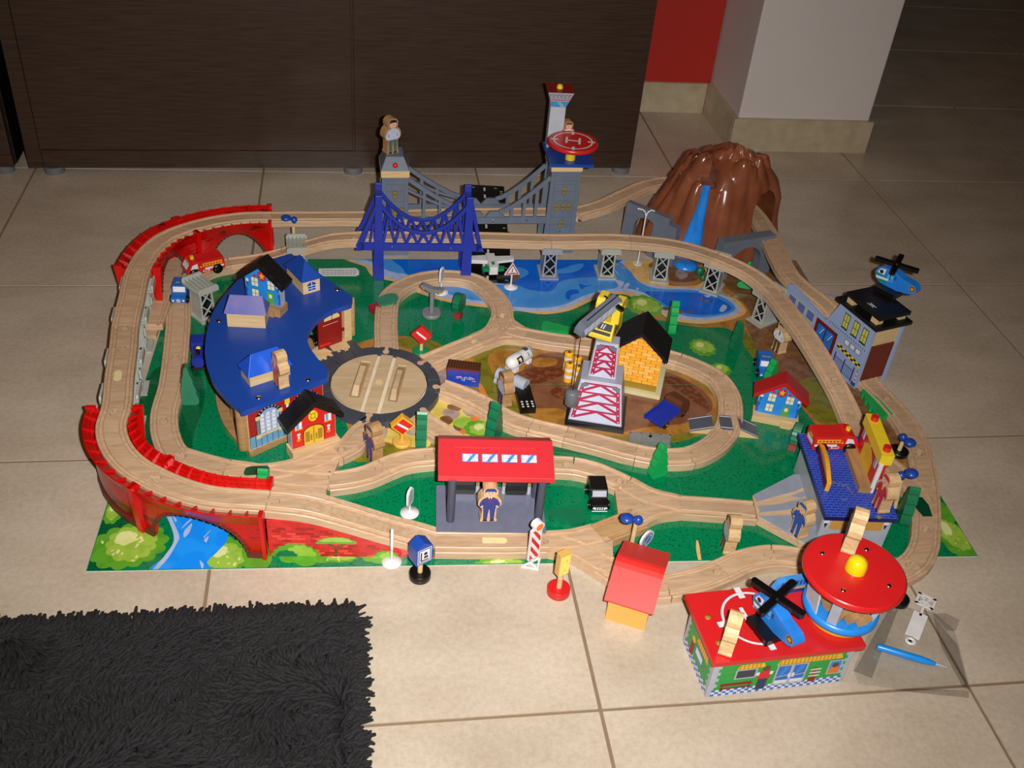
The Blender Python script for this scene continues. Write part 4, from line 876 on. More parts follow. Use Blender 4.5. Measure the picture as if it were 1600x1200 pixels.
# upside down blue toy box
t = thing('toy_box', 'blue block with brown striped top and upside down rainbow lettering', 'toy block', P(724, 596, 1), math.radians(-13))
MB().box(-26, 26, -11, 11, 0, 30, M('box_blue_paint', (36, 66, 170), .35)).build('block', t, bev=.8)
m = MB(); m.box(-26.2, 26.2, -11.2, 11.2, 30, 33, BROWN)
for k in range(12): m.box(-25 + k * 4.4, -24 + k * 4.4, -11.6, -11, 24, 33, DRED); m.box(-25 + k * 4.4, -24 + k * 4.4, -11, 11, 33, 33.4, INK)
m.build('striped_top', t)
FX = lambda x, z, y=-11.25: TR(x, y, z) @ UP @ RZ(math.pi)
for k, (ch_, mt, xx) in enumerate((('T', 'r', 18), ('o', 'o', 13.6), ('y', 'g', 9.4), ('s', 'r', 5.4), ('R', 'b', .2), ('u', 'o', -5.4), ('s', 'r', -9.6))):
    mm = {'r': RED, 'o': ORANGE, 'g': BGREEN, 'b': SKY}[mt]
    word(ch_, 9.5 if ch_ != 'R' else 11, WPRINT, t, FX(xx, 14 + (k % 2), -11.15), sx=1.15); word(ch_, 8.2 if ch_ != 'R' else 9.6, mm, t, FX(xx, 14 + (k % 2), -11.35))
# helicopters
def heli(label, loc, rot, tilt=0):
    t = thing('helicopter', label, 'toy helicopter', loc, (0, tilt, rot), 'blue toy helicopters')
    MB().box(-20, 20, -14, 24, 0, 8, BLACK).build('landing_base', t, bev=2)
    MB(UP).prism([(-44, 24), (-42, 17), (-34, 13), (-12, 8), (20, 8), (31, 14), (34, 24), (30, 33), (18, 38), (0, 38), (-16, 33), (-38, 31)], -8, 8, M('heli_blue_paint', (40, 130, 226), .28)).build('fuselage', t, bev=2.2)
    m = MB()
    for s_ in (-1, 1):
        m.reset(); m.frame((0, -s_ * 8.1, 0), (s_, 0, 0), (0, 0, 1)); k = s_
        m.flat([(k * 8, 12), (k * 22, 11), (k * 31, 18), (k * 32, 24), (k * 20, 20)], GREEN, .2); m.flat([(k * 8, 17), (k * 28, 14), (k * 31, 18), (k * 8, 21)], WPRINT, .3)
        m.flat([(k * 17, 24), (k * 30, 24), (k * 26, 33), (k * 16, 35)], WPRINT, .2); m.disc(k * 23, 28, 3.4, INK, .3)
        m.flat([(k * 0, 18), (k * 11, 18), (k * 11, 31), (k * 0, 31)], M('heli_door_print', (90, 180, 240), .4), .2); m.line((k * 6, 21), (k * 6, 30), 1.6, INK, .3); m.line((k * 6, 21), (k * 2, 21), 1.6, INK, .3)
        for q in range(3): m.rect(min(k * -5, k * -1), 25 + q * 2.4, max(k * -5, k * -1), 26.2 + q * 2.4, INK, .3)
        m.disc(k * -36, 24, 5.6, AMB, .2); m.disc(k * -36, 24, 5.1, INK, .3)
        for q in range(4): a = q * math.pi / 4; m.line((k * -36 - 4 * math.cos(a), 24 - 4 * math.sin(a)), (k * -36 + 4 * math.cos(a), 24 + 4 * math.sin(a)), .9, AMB, .4)
    m.build('printed_trim', t)
    MB().cyl(6, 0, 38, 44, 3, YEL, 12).build('mast', t)
    m = MB(TR(6, 0, 44))
    for a in (.35, .35 + math.pi / 2): m.X = TR(6, 0, 44) @ RZ(a); m.prism([(-36 + 4 * (1 - math.cos(q)) if q < 0 else 0, 0) for q in ()] or [(-36, -2.5), (-34, -4.5), (34, -4.5), (36, -2.5), (36, 2.5), (34, 4.5), (-34, 4.5), (-36, 2.5)], 0 if a < 1 else .2, 6, BLACKP)
    m.X = TR(6, 0, 44); m.cyl(0, 0, 0, 8, 6, BLACKP); m.build('rotor', t, bev=1); return t
hn, ht_ = P(1178, 930, 92), P(1238, 1003, 92)
heli('blue toy helicopter with black rotor on the red diner roof', (hn + ht_) / 2 - V3((-4, -2, 92 - 71.5)), ang(ht_, hn))
hn, ht_ = P(1362, 427, 160), P(1430, 462, 160)
heli('blue toy helicopter perched on the black roof of the pale blue building', V3((1534, 668, 146)), ang(ht_, hn))
# plane
t = thing('toy_plane', 'small white plane with green tail on the black runway strip', 'toy plane', P(768, 424, 2), math.radians(93))
m = MB(); m.box(-22, 30, -8.5, 8.5, 6, 22, WHITE); m.build('fuselage', t, bev=3)
m = MB(); m.prism([(4, -8), (24, -8), (24, -44), (10, -44)], 14, 19, WHITE); m.prism([(4, 8), (24, 8), (22, 44), (8, 44)], 14, 22, WHITE); m.build('wing', t, bev=1)
m = MB(); m.prism([(-22, 8), (-8, 8), (-12, 22), (-20, 20)], 12, 18, GREEN); m.prism([(-22, -8), (-8, -8), (-12, -22), (-20, -20)], 12, 18, GREEN); m.build('tailplane', t, bev=1)
MB().box(-14, -4, -2.6, 2.6, 21.6, 24, GREEN).build('cockpit', t, bev=.6)
for y in (-13, 13): MB().cyl(12, y, 0, 14, 3, LGREY).build('landing_gear', t)
# runway strips
RUN = M('runway_black', (10, 10, 11), .2)
a0, a1 = P(795, 425, 1), P(764, 352, 1)
for q, (c0, L0, lab) in enumerate(((V3((905, 1026, 1.4)), 200, 'black runway strip with blue dots lying across the river edge'), (V3((922, 1226, 1.0)), 200, 'black runway strip with green dots behind the grey bridge'))):
    t = thing('runway_strip', lab, 'toy runway', c0 - V3((0, 0, 1)), math.radians(-7 if q == 0 else -5) + 0)
    MB().box(-45, 43, -L0 / 2, L0 / 2, 0, 1.6, RUN).build('board', t)
    m = MB(TR(0, 0, 1.6)); dm = M('dot_print_%d' % q, (60, 150, 225) if q == 0 else (170, 200, 110), .4)
    for k in range(9):
        if 2 < k < 7: continue
        for s_ in (-1, 1): m.disc(s_ * 36, -L0 / 2 + 12 + k * (L0 - 24) / 8, 3.4, dm, .1, 10, 2.2)
    for k in range(4):
        for s_ in (-1, 1): m.disc(s_ * 36, s_ * 0 + L0 / 2 - 12 - k * 14, 3.4, dm, .1, 10, 2.2)
    for s_ in (-1, 1): m.disc(s_ * 24, L0 / 2 - 12, 3.4, dm, .1, 10, 2.2)
    for k in range(6): m.rect(-2, -L0 / 2 + 8 + k * 33, 2, -L0 / 2 + 24 + k * 33, WPRINT, .1)
    m.build('printed_marks', t)
# clear plastic fence
CLEAR = M('clear_plastic', (225, 232, 235), .08, 'flat'); CLEAR.node_tree.nodes['Principled BSDF'].inputs['Transmission Weight'].default_value = .85; CLEAR.node_tree.nodes['Principled BSDF'].inputs['IOR'].default_value = 1.3
a0, a1 = P(984, 690, 1), P(1044, 694, 1)
t = thing('plastic_fence', 'clear plastic fence lying above the lower side of the oval track', 'toy fence', (a0 + a1) / 2, ang(a0, a1))
m = MB(); m.box(-32, 32, 0, 2, 0, 18, CLEAR); m.box(-32, 32, -8, 8, 0, 2, CLEAR)
for k in range(5): m.box(-31 + k * 15, -29 + k * 15, -.5, 2.5, 0, 18, CLEAR)
m.build('fence', t, bev=.3); MB(TR(0, -.2, 14) @ UP).cyl(0, 0, -1, 1, 2.4, BLACK, 10).build('rivet', t)
# small loose white bead
tag(MB(TR(*P(723, 601, 1))).ball((0, 0, 1.6), 1.6, WHITE, n=8).build('bead'), 'tiny white bead in front of the blue toy block', 'bead')
# ---------------------------------------------------------------- turntable and engine shed
TT = V3((684, 610, 0))
CHAR = M('charcoal_plastic', (66, 70, 80), .42)
t = thing('turntable', 'round wooden turntable in a charcoal ring beside the blue roofed shed', 'toy turntable', TT)
m = MB(); N = 96
def rout(a):
    d = math.degrees(a) % 360
    if 108 < d < 222: return 132 + 6 * math.sin(math.radians((d - 108) * 180 / 114))
    return 97
ro = [(rout(2 * math.pi * i / N) * math.cos(2 * math.pi * i / N), rout(2 * math.pi * i / N) * math.sin(2 * math.pi * i / N)) for i in range(N)]
ri = [(76.4 * math.cos(2 * math.pi * i / N), 76.4 * math.sin(2 * math.pi * i / N)) for i in range(N)]
for i in range(N):
    j = (i + 1) % N
    a, b_, c_, d_ = ro[i], ro[j], ri[j], ri[i]
    m.add([(*a, 13), (*b_, 13), (*c_, 13), (*d_, 13), (*a, 1), (*b_, 1), (*c_, 1), (*d_, 1)], [[3, 0, 1, 2][::1], [0, 4, 5, 1], [2, 6, 7, 3]], CHAR)
# raised blocks between the legs leave real grooves
def sector(a0, a1, r0, r1, z0, z1, mt):
    n = max(2, int(abs(a1 - a0) / 6)); A = [math.radians(a0 + (a1 - a0) * k / n) for k in range(n + 1)]
    m.prism([(r1 * math.cos(a), r1 * math.sin(a)) for a in A] + [(r0 * math.cos(a), r0 * math.sin(a)) for a in reversed(A)], z0, z1, mt)
legs = [-8, 33, 81, 128, 152, 205, 262, 305]
for L0, L1 in zip(legs, legs[1:] + [352]):
    h0 = 10 if True else 0
    sector(L0 + 12, L1 - 12, 78, 96.5, 12.8, 14.6, CHAR)
for L0 in legs: sector(L0 - 5.5, L0 + 5.5, 78, 96.5 if not 108 < L0 < 222 else 130, 12.8, 14.6, CHAR)
for L0 in (128, 152, 205):
    for s_ in (-1, 1): sector(L0 + s_ * 9 - 1.5, L0 + s_ * 9 + 1.5, 97, 130, 12.8, 14.6, CHAR)
m.build('outer_ring', t, bev=0)
DW = M('disc_wood', (208, 184, 148), .5, 'wood', rgb2=(190, 162, 124), scale=60)
m = MB(TR(0, 0, 0) @ RZ(math.radians(0))); 
m.cyl(0, 0, 3, 11.4, 75, M('groove_wood', (228, 212, 184), .5), 96)
ga = math.radians(-12)
def chord(x0, x1, z0, z1):
    pts = []
    for k in range(17): y = -74.8 + 149.6 * k / 16; pass
    def yl(x): return math.sqrt(max(74.6 ** 2 - x * x, 0))
    xs = [x0 + (x1 - x0) * k / 8 for k in range(9)]
    return [(x, -yl(x)) for x in xs] + [(x, yl(x)) for x in reversed(xs)]
m.X = RZ(ga)
for x0, x1 in ((-74.5, -39), (-23, -16), (-9.4, 9.4), (16, 21), (36, 74.5)): m.prism(chord(x0, x1, 0, 0), 11.4, 14.8, DW)
for x0, x1 in ((-39, -23), (21, 36)):
    m.prism([(x0, 52), (x1, 52)] + [(x, math.sqrt(74.6 ** 2 - x * x)) for x in (x1, (x0 + x1) / 2, x0)], 11.4, 14.8, DW)
    m.prism([(x0, -44), (x1, -44)] + [(x, -math.sqrt(74.6 ** 2 - x * x)) for x in (x1, (x0 + x1) / 2, x0)][::1], 11.4, 14.8, DW)
o = m.build('turning_disc', t, bev=.4)
for x0, x1 in ((-39, -23), (21, 36)):
    b = MB(RZ(ga)); xm = (x0 + x1) / 2; b.prism([(x0 + .4, -42), (x1 - .4, -42), (x1 - .4, 51), (x0 + .4, 51)], 11.3, 12.2, TAN)
    b.add([(x0 + 2, -38, 12.2), (x1 - 3, -38, 12.2), (x1 - 3, 46, 12.2), (x0 + 2, 46, 12.2), (x0 + 2.5, -20, 20), (x1 - 4, -20, 20), (x1 - 4, 32, 20), (x0 + 2.5, 32, 20)], [[4, 5, 6, 7], [0, 1, 5, 4], [1, 2, 6, 5], [2, 3, 7, 6], [3, 0, 4, 7]], DW)
    b.build('grip_handle', t, bev=1.2)
MB().cyl(0, 0, 14.8, 15.2, 6, PALE, 20).build('centre_pin', t)
for x, y in ((603, 549.5), (657, 567), (681, 604), (577, 648), (661, 640)):
    q = P(x, y, 15) - TT; a = math.atan2(q.y, q.x); m = MB(TR(q.x, q.y, 0) @ RZ(a)); m.prism(peg_outline(5.4, 2.9, 0)[:] + [(12, -2.9), (12, 2.9)], 13.6, 15.1, WOOD) if False else m.prism([(5.4 * math.cos(k), 5.4 * math.sin(k)) for k in [.57 + (2 * math.pi - 1.14) * i / 14 for i in range(15)]] + [(14, -2.9), (14, 2.9)], 13.6, 15.1, WOOD)
    m.build('peg_insert', t)
# engine shed
sh = thing('engine_shed', 'crescent shaped engine shed with royal blue roof and red brick end walls', 'toy building', V3((0, 0, 0)))
RZT = 90.0
rf = [(383, 642), (440, 618), (512, 590), (513, 578), (498, 562), (483, 540), (481, 522), (495, 500), (520, 484), (549, 474), (551, 463), (500, 428), (455, 396), (400, 412), (350, 462), (328, 500), (320, 550), (330, 590), (350, 618), (372, 637)]
rp = [P(x, y, RZT) for x, y in rf]
fine = []
for i in range(len(rp)):
    p0, p1, p2, p3 = rp[i - 1], rp[i], rp[(i + 1) % len(rp)], rp[(i + 2) % len(rp)]
    sharp = i in (0, 1, 2, 9, 10, 11, 12)
    for k in range(1 if sharp else 5):
        tt = k / 5; fine.append(p1 if k == 0 else 0.5 * ((2 * p1) + (p2 - p0) * tt + (2 * p0 - 5 * p1 + 4 * p2 - p3) * tt ** 2 + (3 * p1 - p0 - 3 * p2 + p3) * tt ** 3))
MB().prism([(p.x, p.y) for p in fine], RZT - 9, RZT, BLUE).build('roof', sh, bev=2.5, seg=3)
cx_ = sum(p.x for p in fine) / len(fine); cy_ = sum(p.y for p in fine) / len(fine)
MB().prism([((p.x - cx_) * .96 + cx_ + 4, (p.y - cy_) * .96 + cy_ ) for p in fine], 1, 8, TAN).build('floor_plate', sh, bev=1)
def wall_between(a, b, z0, z1, th, mt, name, par, bev=.6):
    a, b = V3((a[0], a[1], 0)), V3((b[0], b[1], 0)); m_ = MB(); L0 = (b - a).length
    m_.X = TR(a.x, a.y, 0) @ RZ(ang(a, b)); m_.box(0, L0, 0, th, z0, z1, mt); return m_.build(name, par, bev=bev), m_.X.copy(), L0
a, b = P(388, 712, 1), None
wa = V3((a.x + 3, a.y + 2, 0)); wdir = math.radians(33); wb = wa + V3((math.cos(wdir), math.sin(wdir), 0)) * 124
RBW = M('shed_red_brick', (176, 34, 30), .45, rgb2=(150, 26, 26), scale=300)
end, X, L0 = wall_between(wa, wb, 8, 81, 8, PALE, 'end_wall', sh)
f = MB(X @ TR(0, -.1, 0) @ UP); LB = M('pale_blue_print', (110, 160, 196), .45); CREAM = M('cream_print', (224, 196, 140), .5)
f.rect(1, 32, L0 - 1, 80, RBW, .1); f.rect(1, 9, L0 - 1, 32, LB, .1)
for k in range(14): f.rect(1 + k * 9, 9, 1.8 + k * 9, 32, INK, .15)
f.rect(1, 31.4, L0 - 1, 32.4, INK, .15)
for r in range(12):
    f.rect(1, 33 + r * 4, L0 - 1, 33.5 + r * 4, DRED, .14)
for cx in (34, 92):
    arch = [(cx - 15, 30), (cx + 15, 30), (cx + 15, 58)] + [(cx + 15 * math.cos(a_), 58 + 14 * math.sin(a_)) for a_ in [k * math.pi / 10 for k in range(1, 10)]] + [(cx - 15, 58)]
    f.flat([(cx + (x - cx) * 1.42, 28 + (z - 30) * 1.14) for x, z in arch], INK, .2); f.flat(arch, M('window_pane_print', (150, 172, 210), .4), .3)
    for i in range(3):
        for j in range(5):
            f.rect(cx - 13.5 + i * 9.4, 32 + j * 7, cx - 8.5 + i * 9.4, 37.6 + j * 7, WPRINT, .38)
    for i in range(4): f.rect(cx - 15 + i * 9.6, 30, cx - 14 + i * 9.6, 62, WPRINT, .4)
    for k in range(11): a_ = math.pi * k / 10; f.line((cx + 16.5 * math.cos(a_), 58 + 15.5 * math.sin(a_)), (cx + 20 * math.cos(a_), 58 + 18.6 * math.sin(a_)), 1.6, LGREY, .45)
    for s_ in (-1, 1):
        for k in range(9): f.rect(cx + s_ * 18.3 - 2.2, 32 + k * 3, cx + s_ * 18.3 + 2.2, 33.4 + k * 3, LGREY, .45)
        f.rect(cx + s_ * 18.3 - 3.4, 58, cx + s_ * 18.3 + 3.4, 64, CREAM, .5); f.rect(cx + s_ * 18.3 - 4, 24, cx + s_ * 18.3 + 4, 31, CREAM, .5)
    f.rect(cx - 20, 26.5, cx + 20, 30, CREAM, .48)
f.rect(60, 66, 68, 75, YEL, .3); f.rect(62, 60, 66, 66, WPRINT, .3)
f.build('brick_print', sh)
dA, dB = P(499, 545, 16), P(545, 535, 1)
dq = P(499, 548, 14); dr_ = P(535, 534, 14); dd, X, L0 = wall_between(dq, dr_, 14, 79, 4, DRED, 'open_door', sh)
MB(X @ TR(L0, -1, 40)).box(-3, 2, -3, 0, -2, 3, DRED).build('door_knob', sh)
f = MB(X @ TR(0, -.1, 0) @ UP)
for cx in (L0 * .42, L0 * .72): f.flat([(cx - 8, 66), (cx + 8, 66), (cx + 8, 70), (cx + 4, 75), (cx - 4, 75), (cx - 8, 70)], CREAM, .2)
f.rect(8, 58, L0 - 8, 59, CREAM, .2); f.build('door_window_print', sh)
dp = P(541, 534, 8); MB(TR(dp.x, dp.y, 0) @ RZ(.6)).box(-6, 8, -6, 12, 8, 81, PALE).build('door_post', sh, bev=1)
STONEW = M('stone_wall_print', (206, 170, 120), .5, rgb2=(170, 128, 80), scale=200)
bk, X, L0 = wall_between((548, 838), (644, 748), 8, 81, 6, STONEW, 'end_wall', sh)
for x, y in ((369, 650), (381, 700), (345, 600), (340, 560)):
    p = P(x, y, 8); MB().cyl(p.x, p.y, 8, 81, 7.5, TAN, 20).build('column', sh)
p = P(362, 640, 8); MB(TR(p.x, p.y, 24) @ UP).cyl(0, 0, -2, 2, 8, CHAR, 18).build('wheel', sh)
for x, y in ((404, 621), (481, 593), (527, 452), (342, 501)):
    p = P(x, y, RZT); MB().lathe([(4.4, RZT - .2), (4, RZT + .8), (1, RZT + 1)], CHROME, 12, p.x, p.y).build('bolt', sh)
# jigsaw tongues of the shed floor meeting the ring
for x, y, a in ((508, 556, -40), (533, 545, -66)):
    p = P(x, y, 14); m = MB(TR(p.x, p.y, 0) @ RZ(math.radians(a)))
    m.prism([(-26, -15), (2, -15), (3, -9), (8, -9), (8, -4), (3, -4), (3, 3), (9, 4), (9, 9), (3, 10), (2, 15), (-26, 15)], 4, 15.4, PALE); m.build('jigsaw_tongue', sh, bev=.4)
def dormer(label, loc, rot, wmat, rmat, L0, W0, H0, hip, window=False, over=3.5, rh=13, turned=None):
    t = thing('dormer_block', label, 'toy block', loc, rot, None)
    MB().box(-L0 / 2, L0 / 2, -W0 / 2, W0 / 2, 0, H0, wmat).build('walls', t, bev=.8)
    m = MB(); a, b_ = L0 / 2 + over, W0 / 2 + over; r = hip; z = H0
    m.add([(-a, -b_, z), (a, -b_, z), (a, b_, z), (-a, b_, z), (-a + r, 0, z + rh), (a - r, 0, z + rh)] , [[3, 2, 1, 0], [0, 1, 5, 4], [1, 2, 5], [2, 3, 4, 5], [3, 0, 4]], rmat)
    m.build('roof', t, bev=.8)
    if window:
        f = MB(); f.frame((L0 / 2 + .1, 0, 0), (0, 1, 0), (0, 0, 1))
        f.flat([(-8, 3), (8, 3), (8, 13)] + [(8 * math.cos(q), 13 + 7 * math.sin(q)) for q in [k * math.pi / 8 for k in range(1, 8)]] + [(-8, 13)], BLUE, .15)
        for x in (-8, -.6, 6.8): f.rect(x, 3, x + 1.2, 14, WPRINT, .25)
        f.rect(-.6, 3, .6, 20, WPRINT, .25)
        for z in (3, 7.6, 12.4): f.rect(-8, z, 8, z + 1.1, WPRINT, .25)
        f.build('arched_window_print', t)
    return t
BBL = M('bright_blue_paint', (20, 84, 205), .3); FADE = M('worn_blue_paint', (116, 108, 160), .45, rgb2=(70, 80, 165), scale=25)
dormer('pale wood block with worn purplish blue roof on the blue crescent roof', P(388, 503, RZT), math.radians(-6), PALE, FADE, 58, 30, 25, 8, rh=24)
dormer('wooden dormer with blue roof and arched window at the back of the crescent roof', P(479, 448, RZT) + V3((-5, 9, 0)), math.radians(-62), PALE, BLUE, 60, 30, 24, 24, True, rh=27)
dormer('wooden dormer with glossy bright blue roof beside the red firefighter figure', P(411, 587, RZT) + V3((4, 2, 0)), math.radians(28), PALE, BBL, 62, 32, 18, 14, rh=26)
# ---------------------------------------------------------------- little fronted houses
SHG = M('black_shingle', (20, 19, 18), .4)
def house(label, loc, rot, roofm, kind, lean=(0, 0), shingle=False, wide=62, basem=None, zs=1.0):
    t = thing('toy_house', label, 'toy house', loc, (lean[0], lean[1], rot), 'small fronted houses')
    t.scale = (1, 1, zs); W = wide / 2; bm_ = basem or PALE
    MB().box(-W - 3, W + 3, -16, 10, 0, 11, bm_).build('base', t, bev=.8)
    MB().prism([(W * .28, -20), (W * .8, -20), (W * .8, -16), (W * .28, -16)], 0, 8, bm_).build('step', t, bev=.5)
    wallm = {'blue': LGREY, 'red': LGREY, 'brick': LGREY}[kind]
    MB(TR(0, 2, 0) @ UP).prism([(-W, 11), (W, 11), (W, 44), (0, 64), (-W, 44)], -6, 8, wallm).build('facade', t, bev=.5)
    ft = {'blue': SKY, 'red': RED, 'brick': AMB}[kind]
    f = MB(); f.frame((0, -6.05, 0), (1, 0, 0), (0, 0, 1)); f.flat([(-W + .5, 11.3), (W - .5, 11.3), (W - .5, 44), (0, 63), (-W + .5, 44)], ft, .1)
    if kind == 'blue':
        for s_ in (-1, 1):
            f.flat([(s_ * W, 12), (s_ * (W - 4), 14), (s_ * (W - 2.5), 20), (s_ * (W - 5), 26), (s_ * W, 30)], BPRINT, .2)
            f.disc(s_ * (W - 4), 39, 2.4, WPRINT, .3); f.flat([(s_ * (W - 4) - 1.6, 37), (s_ * (W - 4) + 1.6, 37), (s_ * (W - 4), 28)], BROWN, .25)
        for x, z in ((-13, 33), (15, 33), (-13, 16)):
            f.rect(x - 6.4, z - 1, x + 6.4, z + 12.4, INK, .2); f.rect(x - 5.8, z - .4, x + 5.8, z + 11.8, M('pane_cream_print', (220, 226, 206), .4), .3); f.rect(x - .5, z, x + .5, z + 11.6, GOLD, .4); f.rect(x - 5.6, z + 5.4, x + 5.6, z + 6.2, GOLD, .4)
        f.rect(7, 11.5, 19, 29, M('door_green_print', (86, 160, 60), .45), .25); f.rect(10.6, 20, 15.6, 25.6, WPRINT, .35)
        f.disc(0, 49, 7.6, BPRINT, .2); f.disc(0, 49, 6.4, RED, .3)
        st = [((5.6 if k % 2 == 0 else 2.4) * math.sin(k * math.pi / 5), 49 + (5.6 if k % 2 == 0 else 2.4) * math.cos(k * math.pi / 5)) for k in range(10)]; f.flat(st, AMB, .4)
        f.rect(-15, 46, -10, 50, RED, .3); f.rect(10, 46, 15, 50, RED, .3)
    if kind == 'red':
        f.disc(0, 48, 7, YEL, .2); f.ring(0, 48, 3, 3.8, DRED, .3, 14)
        for k in range(4): a_ = k * math.pi / 2 + .78; f.line((3 * math.cos(a_), 48 + 3 * math.sin(a_)), (6.6 * math.cos(a_), 48 + 6.6 * math.sin(a_)), .8, DRED, .3)
        dr = [(-15, 11.5), (15, 11.5), (15, 28)] + [(15 * math.cos(q), 28 + 7 * math.sin(q)) for q in [k * math.pi / 8 for k in range(1, 8)]] + [(-15, 28)]
        f.flat([(x * 1.1, z * 1.04) for x, z in dr], DRED, .18); f.flat(dr, M('gold_door_print', (226, 184, 40), .45), .28); f.rect(-.4, 11.5, .4, 35, INK, .4)
        for s_ in (-1, 1):
            f.rect(s_ * 4 - 1.3, 16, s_ * 4 + 1.3, 24, GOLD, .4); f.rect(s_ * 9.8 - 3.4, 15, s_ * 9.8 + 3.4, 29, GOLD, .34)
            f.rect(s_ * 22.5 - 5, 36, s_ * 22.5 + 5, 45, WPRINT, .2); f.rect(s_ * 22.5 - 3.6, 36, s_ * 22.5 + .4, 45, M('pane_blue_print', (100, 160, 224), .4), .3); f.rect(s_ * 22.5 - 6, 34.6, s_ * 22.5 + 6, 36, AMB, .3)
            f.rect(s_ * 23 - 2.4, 27, s_ * 23 + 2.4, 30, WPRINT, .3); f.disc(s_ * 23, 24.6, 2, WPRINT, .3, 10); f.disc(s_ * 23, 21, 3.6, ORANGE, .22, 12, 2.2)
    if kind == 'brick':
        pass
    f.build('printed_front', t)
    ov = 9; sl = math.atan2(20, W); m = MB(); dy0, dy1 = -15, 17; tk = 6; a = (W + ov, 44 - ov * 20 / W)
    o2 = [(-a[0], a[1]), (0, 64), (a[0], a[1]), (a[0] + 1, a[1] + tk), (0, 64 + tk + 1.6), (-a[0] - 1, a[1] + tk)]
    MB(UP).prism(o2, -dy1, -dy0, roofm).build('roof', t, bev=.8)
    if shingle:
        sm = {}
        for s_ in (-1, 1):
            L_ = math.hypot(a[0], 64 - a[1]); FR = MB().frame((0, 0, 64 + tk + 1.6), (s_ * (a[0] + 1), 0, -(64 + 1.6 - a[1])), (0, s_ * 1, 0)).X
            for r in range(6):
                for k in range(4):
                    x0 = 2 + r * (L_ - 3) / 6; y0 = (-17 if s_ > 0 else -15) + k * 8 + (r % 2) * 3
                    m = MB(FR); m.box(x0, x0 + (L_ - 3) / 6 - .8, y0, min(y0 + 7.2, 16), 0, .8, SHG); m.build('shingle', t)
    return t
house('blue fronted toy house with black shingled roof standing on the blue crescent roof', P(416, 481, RZT), math.radians(-26), SHG, 'blue', shingle=True, wide=60, basem=TAN, zs=1.25)
house('red fire house front with yellow doors and black shingled roof beside the engine shed', P(489, 700, 1), math.radians(25), SHG, 'red', shingle=True, wide=68, zs=1.36)
house('blue fronted toy house with plain red roof right of the road crossing', P(1209, 655, 1), math.radians(-20), DRED if False else M('deep_red_paint', (178, 26, 26), .4), 'blue', wide=66, zs=1.18)
# yellow brick house
YB = M('yellow_brick', (246, 182, 58), .4, rgb2=(238, 168, 46), scale=40); YBL = M('yellow_brick_light', (250, 200, 96), .4)
yf = V3((1045, 606, 0)); yr = V3((1137, 570, 0)); ya = math.radians(-21)
t = thing('brick_house', 'tall yellow brick toy house with a plain black gable roof beside the crane', 'toy house', V3((1094, 622, 1)) + RZ(ya) @ V3((9, 0, 0)), ya)
MB().box(-47, 47, -36, 44, 0, 8, M('cream_wood', (214, 206, 160), .5)).build('base', t, bev=1)
MB(TR(0, 0, 0) @ UP).prism([(-38, 8), (38, 8), (38, 78), (0, 112), (-38, 78)], -26, 28, LGREY).build('walls', t, bev=.5)
m = MB(); m.frame((0, -28, 0), (1, 0, 0), (0, 0, 1)); MORT = M('brick_joint_red', (206, 84, 30), .6)
m.flat([(-38, 20), (38, 20), (38, 78), (0, 111.6), (-38, 78)], MORT, .1); m.rect(-38, 8, 38, 20, M('khaki_print', (166, 136, 48), .5), .1)
m.build('mortar_face', t)
bs = {}
rnd = random.Random(5)
for r in range(15):
    z0 = 20.4 + r * 6; half = 38 if z0 + 5.4 <= 78 else max(0, 38 * (112 - (z0 + 5.6)) / 34)
    if half < 4: break
    x = -38 - (r % 2) * 8.5
    while x < half:
        a0, a1 = max(x + .5, -half), min(x + 16.4, half)
        if a1 - a0 > 1.5:
            b = MB(); b.frame((0, -28, 0), (1, 0, 0), (0, 0, 1)); b.box(a0, a1, z0, z0 + 5.1, 0, .8, YBL if rnd.random() < .3 else YB); b.build('brick', t)
        x += 17
for k in range(8):
    b = MB(); b.frame((0, -28, 0), (1, 0, 0), (0, 0, 1)); b.box(-37.8 + k * 9.5, -29 + k * 9.5, 8.4, 19.6, 0, .8, GOLD); b.build('foundation_block', t)
MB(UP).prism([(-46, 71), (0, 112.4), (46, 71), (48, 76), (0, 120), (-48, 76)], -32, 35, M('matt_black_paint', (9, 9, 10), .5, 'flat')).build('roof', t, bev=.8)
# ---------------------------------------------------------------- red viaducts
VBR = M('viaduct_red_brick', (208, 14, 10), .25, rgb2=(186, 8, 6), scale=40)
nt = VBR.node_tree; gn = nt.nodes.new('ShaderNodeNewGeometry'); sx_ = nt.nodes.new('ShaderNodeSeparateXYZ'); nt.links.new(gn.outputs['Position'], sx_.inputs[0])
ad = nt.nodes.new('ShaderNodeMath'); ad.operation = 'ADD'; nt.links.new(sx_.outputs[0], ad.inputs[0]); nt.links.new(sx_.outputs[1], ad.inputs[1])
cb = nt.nodes.new('ShaderNodeCombineXYZ'); nt.links.new(ad.outputs[0], cb.inputs[0]); nt.links.new(sx_.outputs[2], cb.inputs[1])
bt = nt.nodes.new('ShaderNodeTexBrick'); nt.links.new(cb.outputs[0], bt.inputs['Vector']); bt.inputs['Scale'].default_value = 75
bt.inputs['Color1'].default_value = (1, 1, 1, 1); bt.inputs['Color2'].default_value = (.9, .9, .9, 1); bt.inputs['Mortar'].default_value = (.62, .62, .62, 1); bt.inputs['Mortar Size'].default_value = .03
nz = nt.nodes.new('ShaderNodeTexNoise'); nz.inputs['Scale'].default_value = 26; mp_ = nt.nodes.new('ShaderNodeMapping'); mp_.inputs['Scale'].default_value = (.7, 1.8, 1); nt.links.new(cb.outputs[0], mp_.inputs[0]); nt.links.new(mp_.outputs[0], nz.inputs['Vector'])
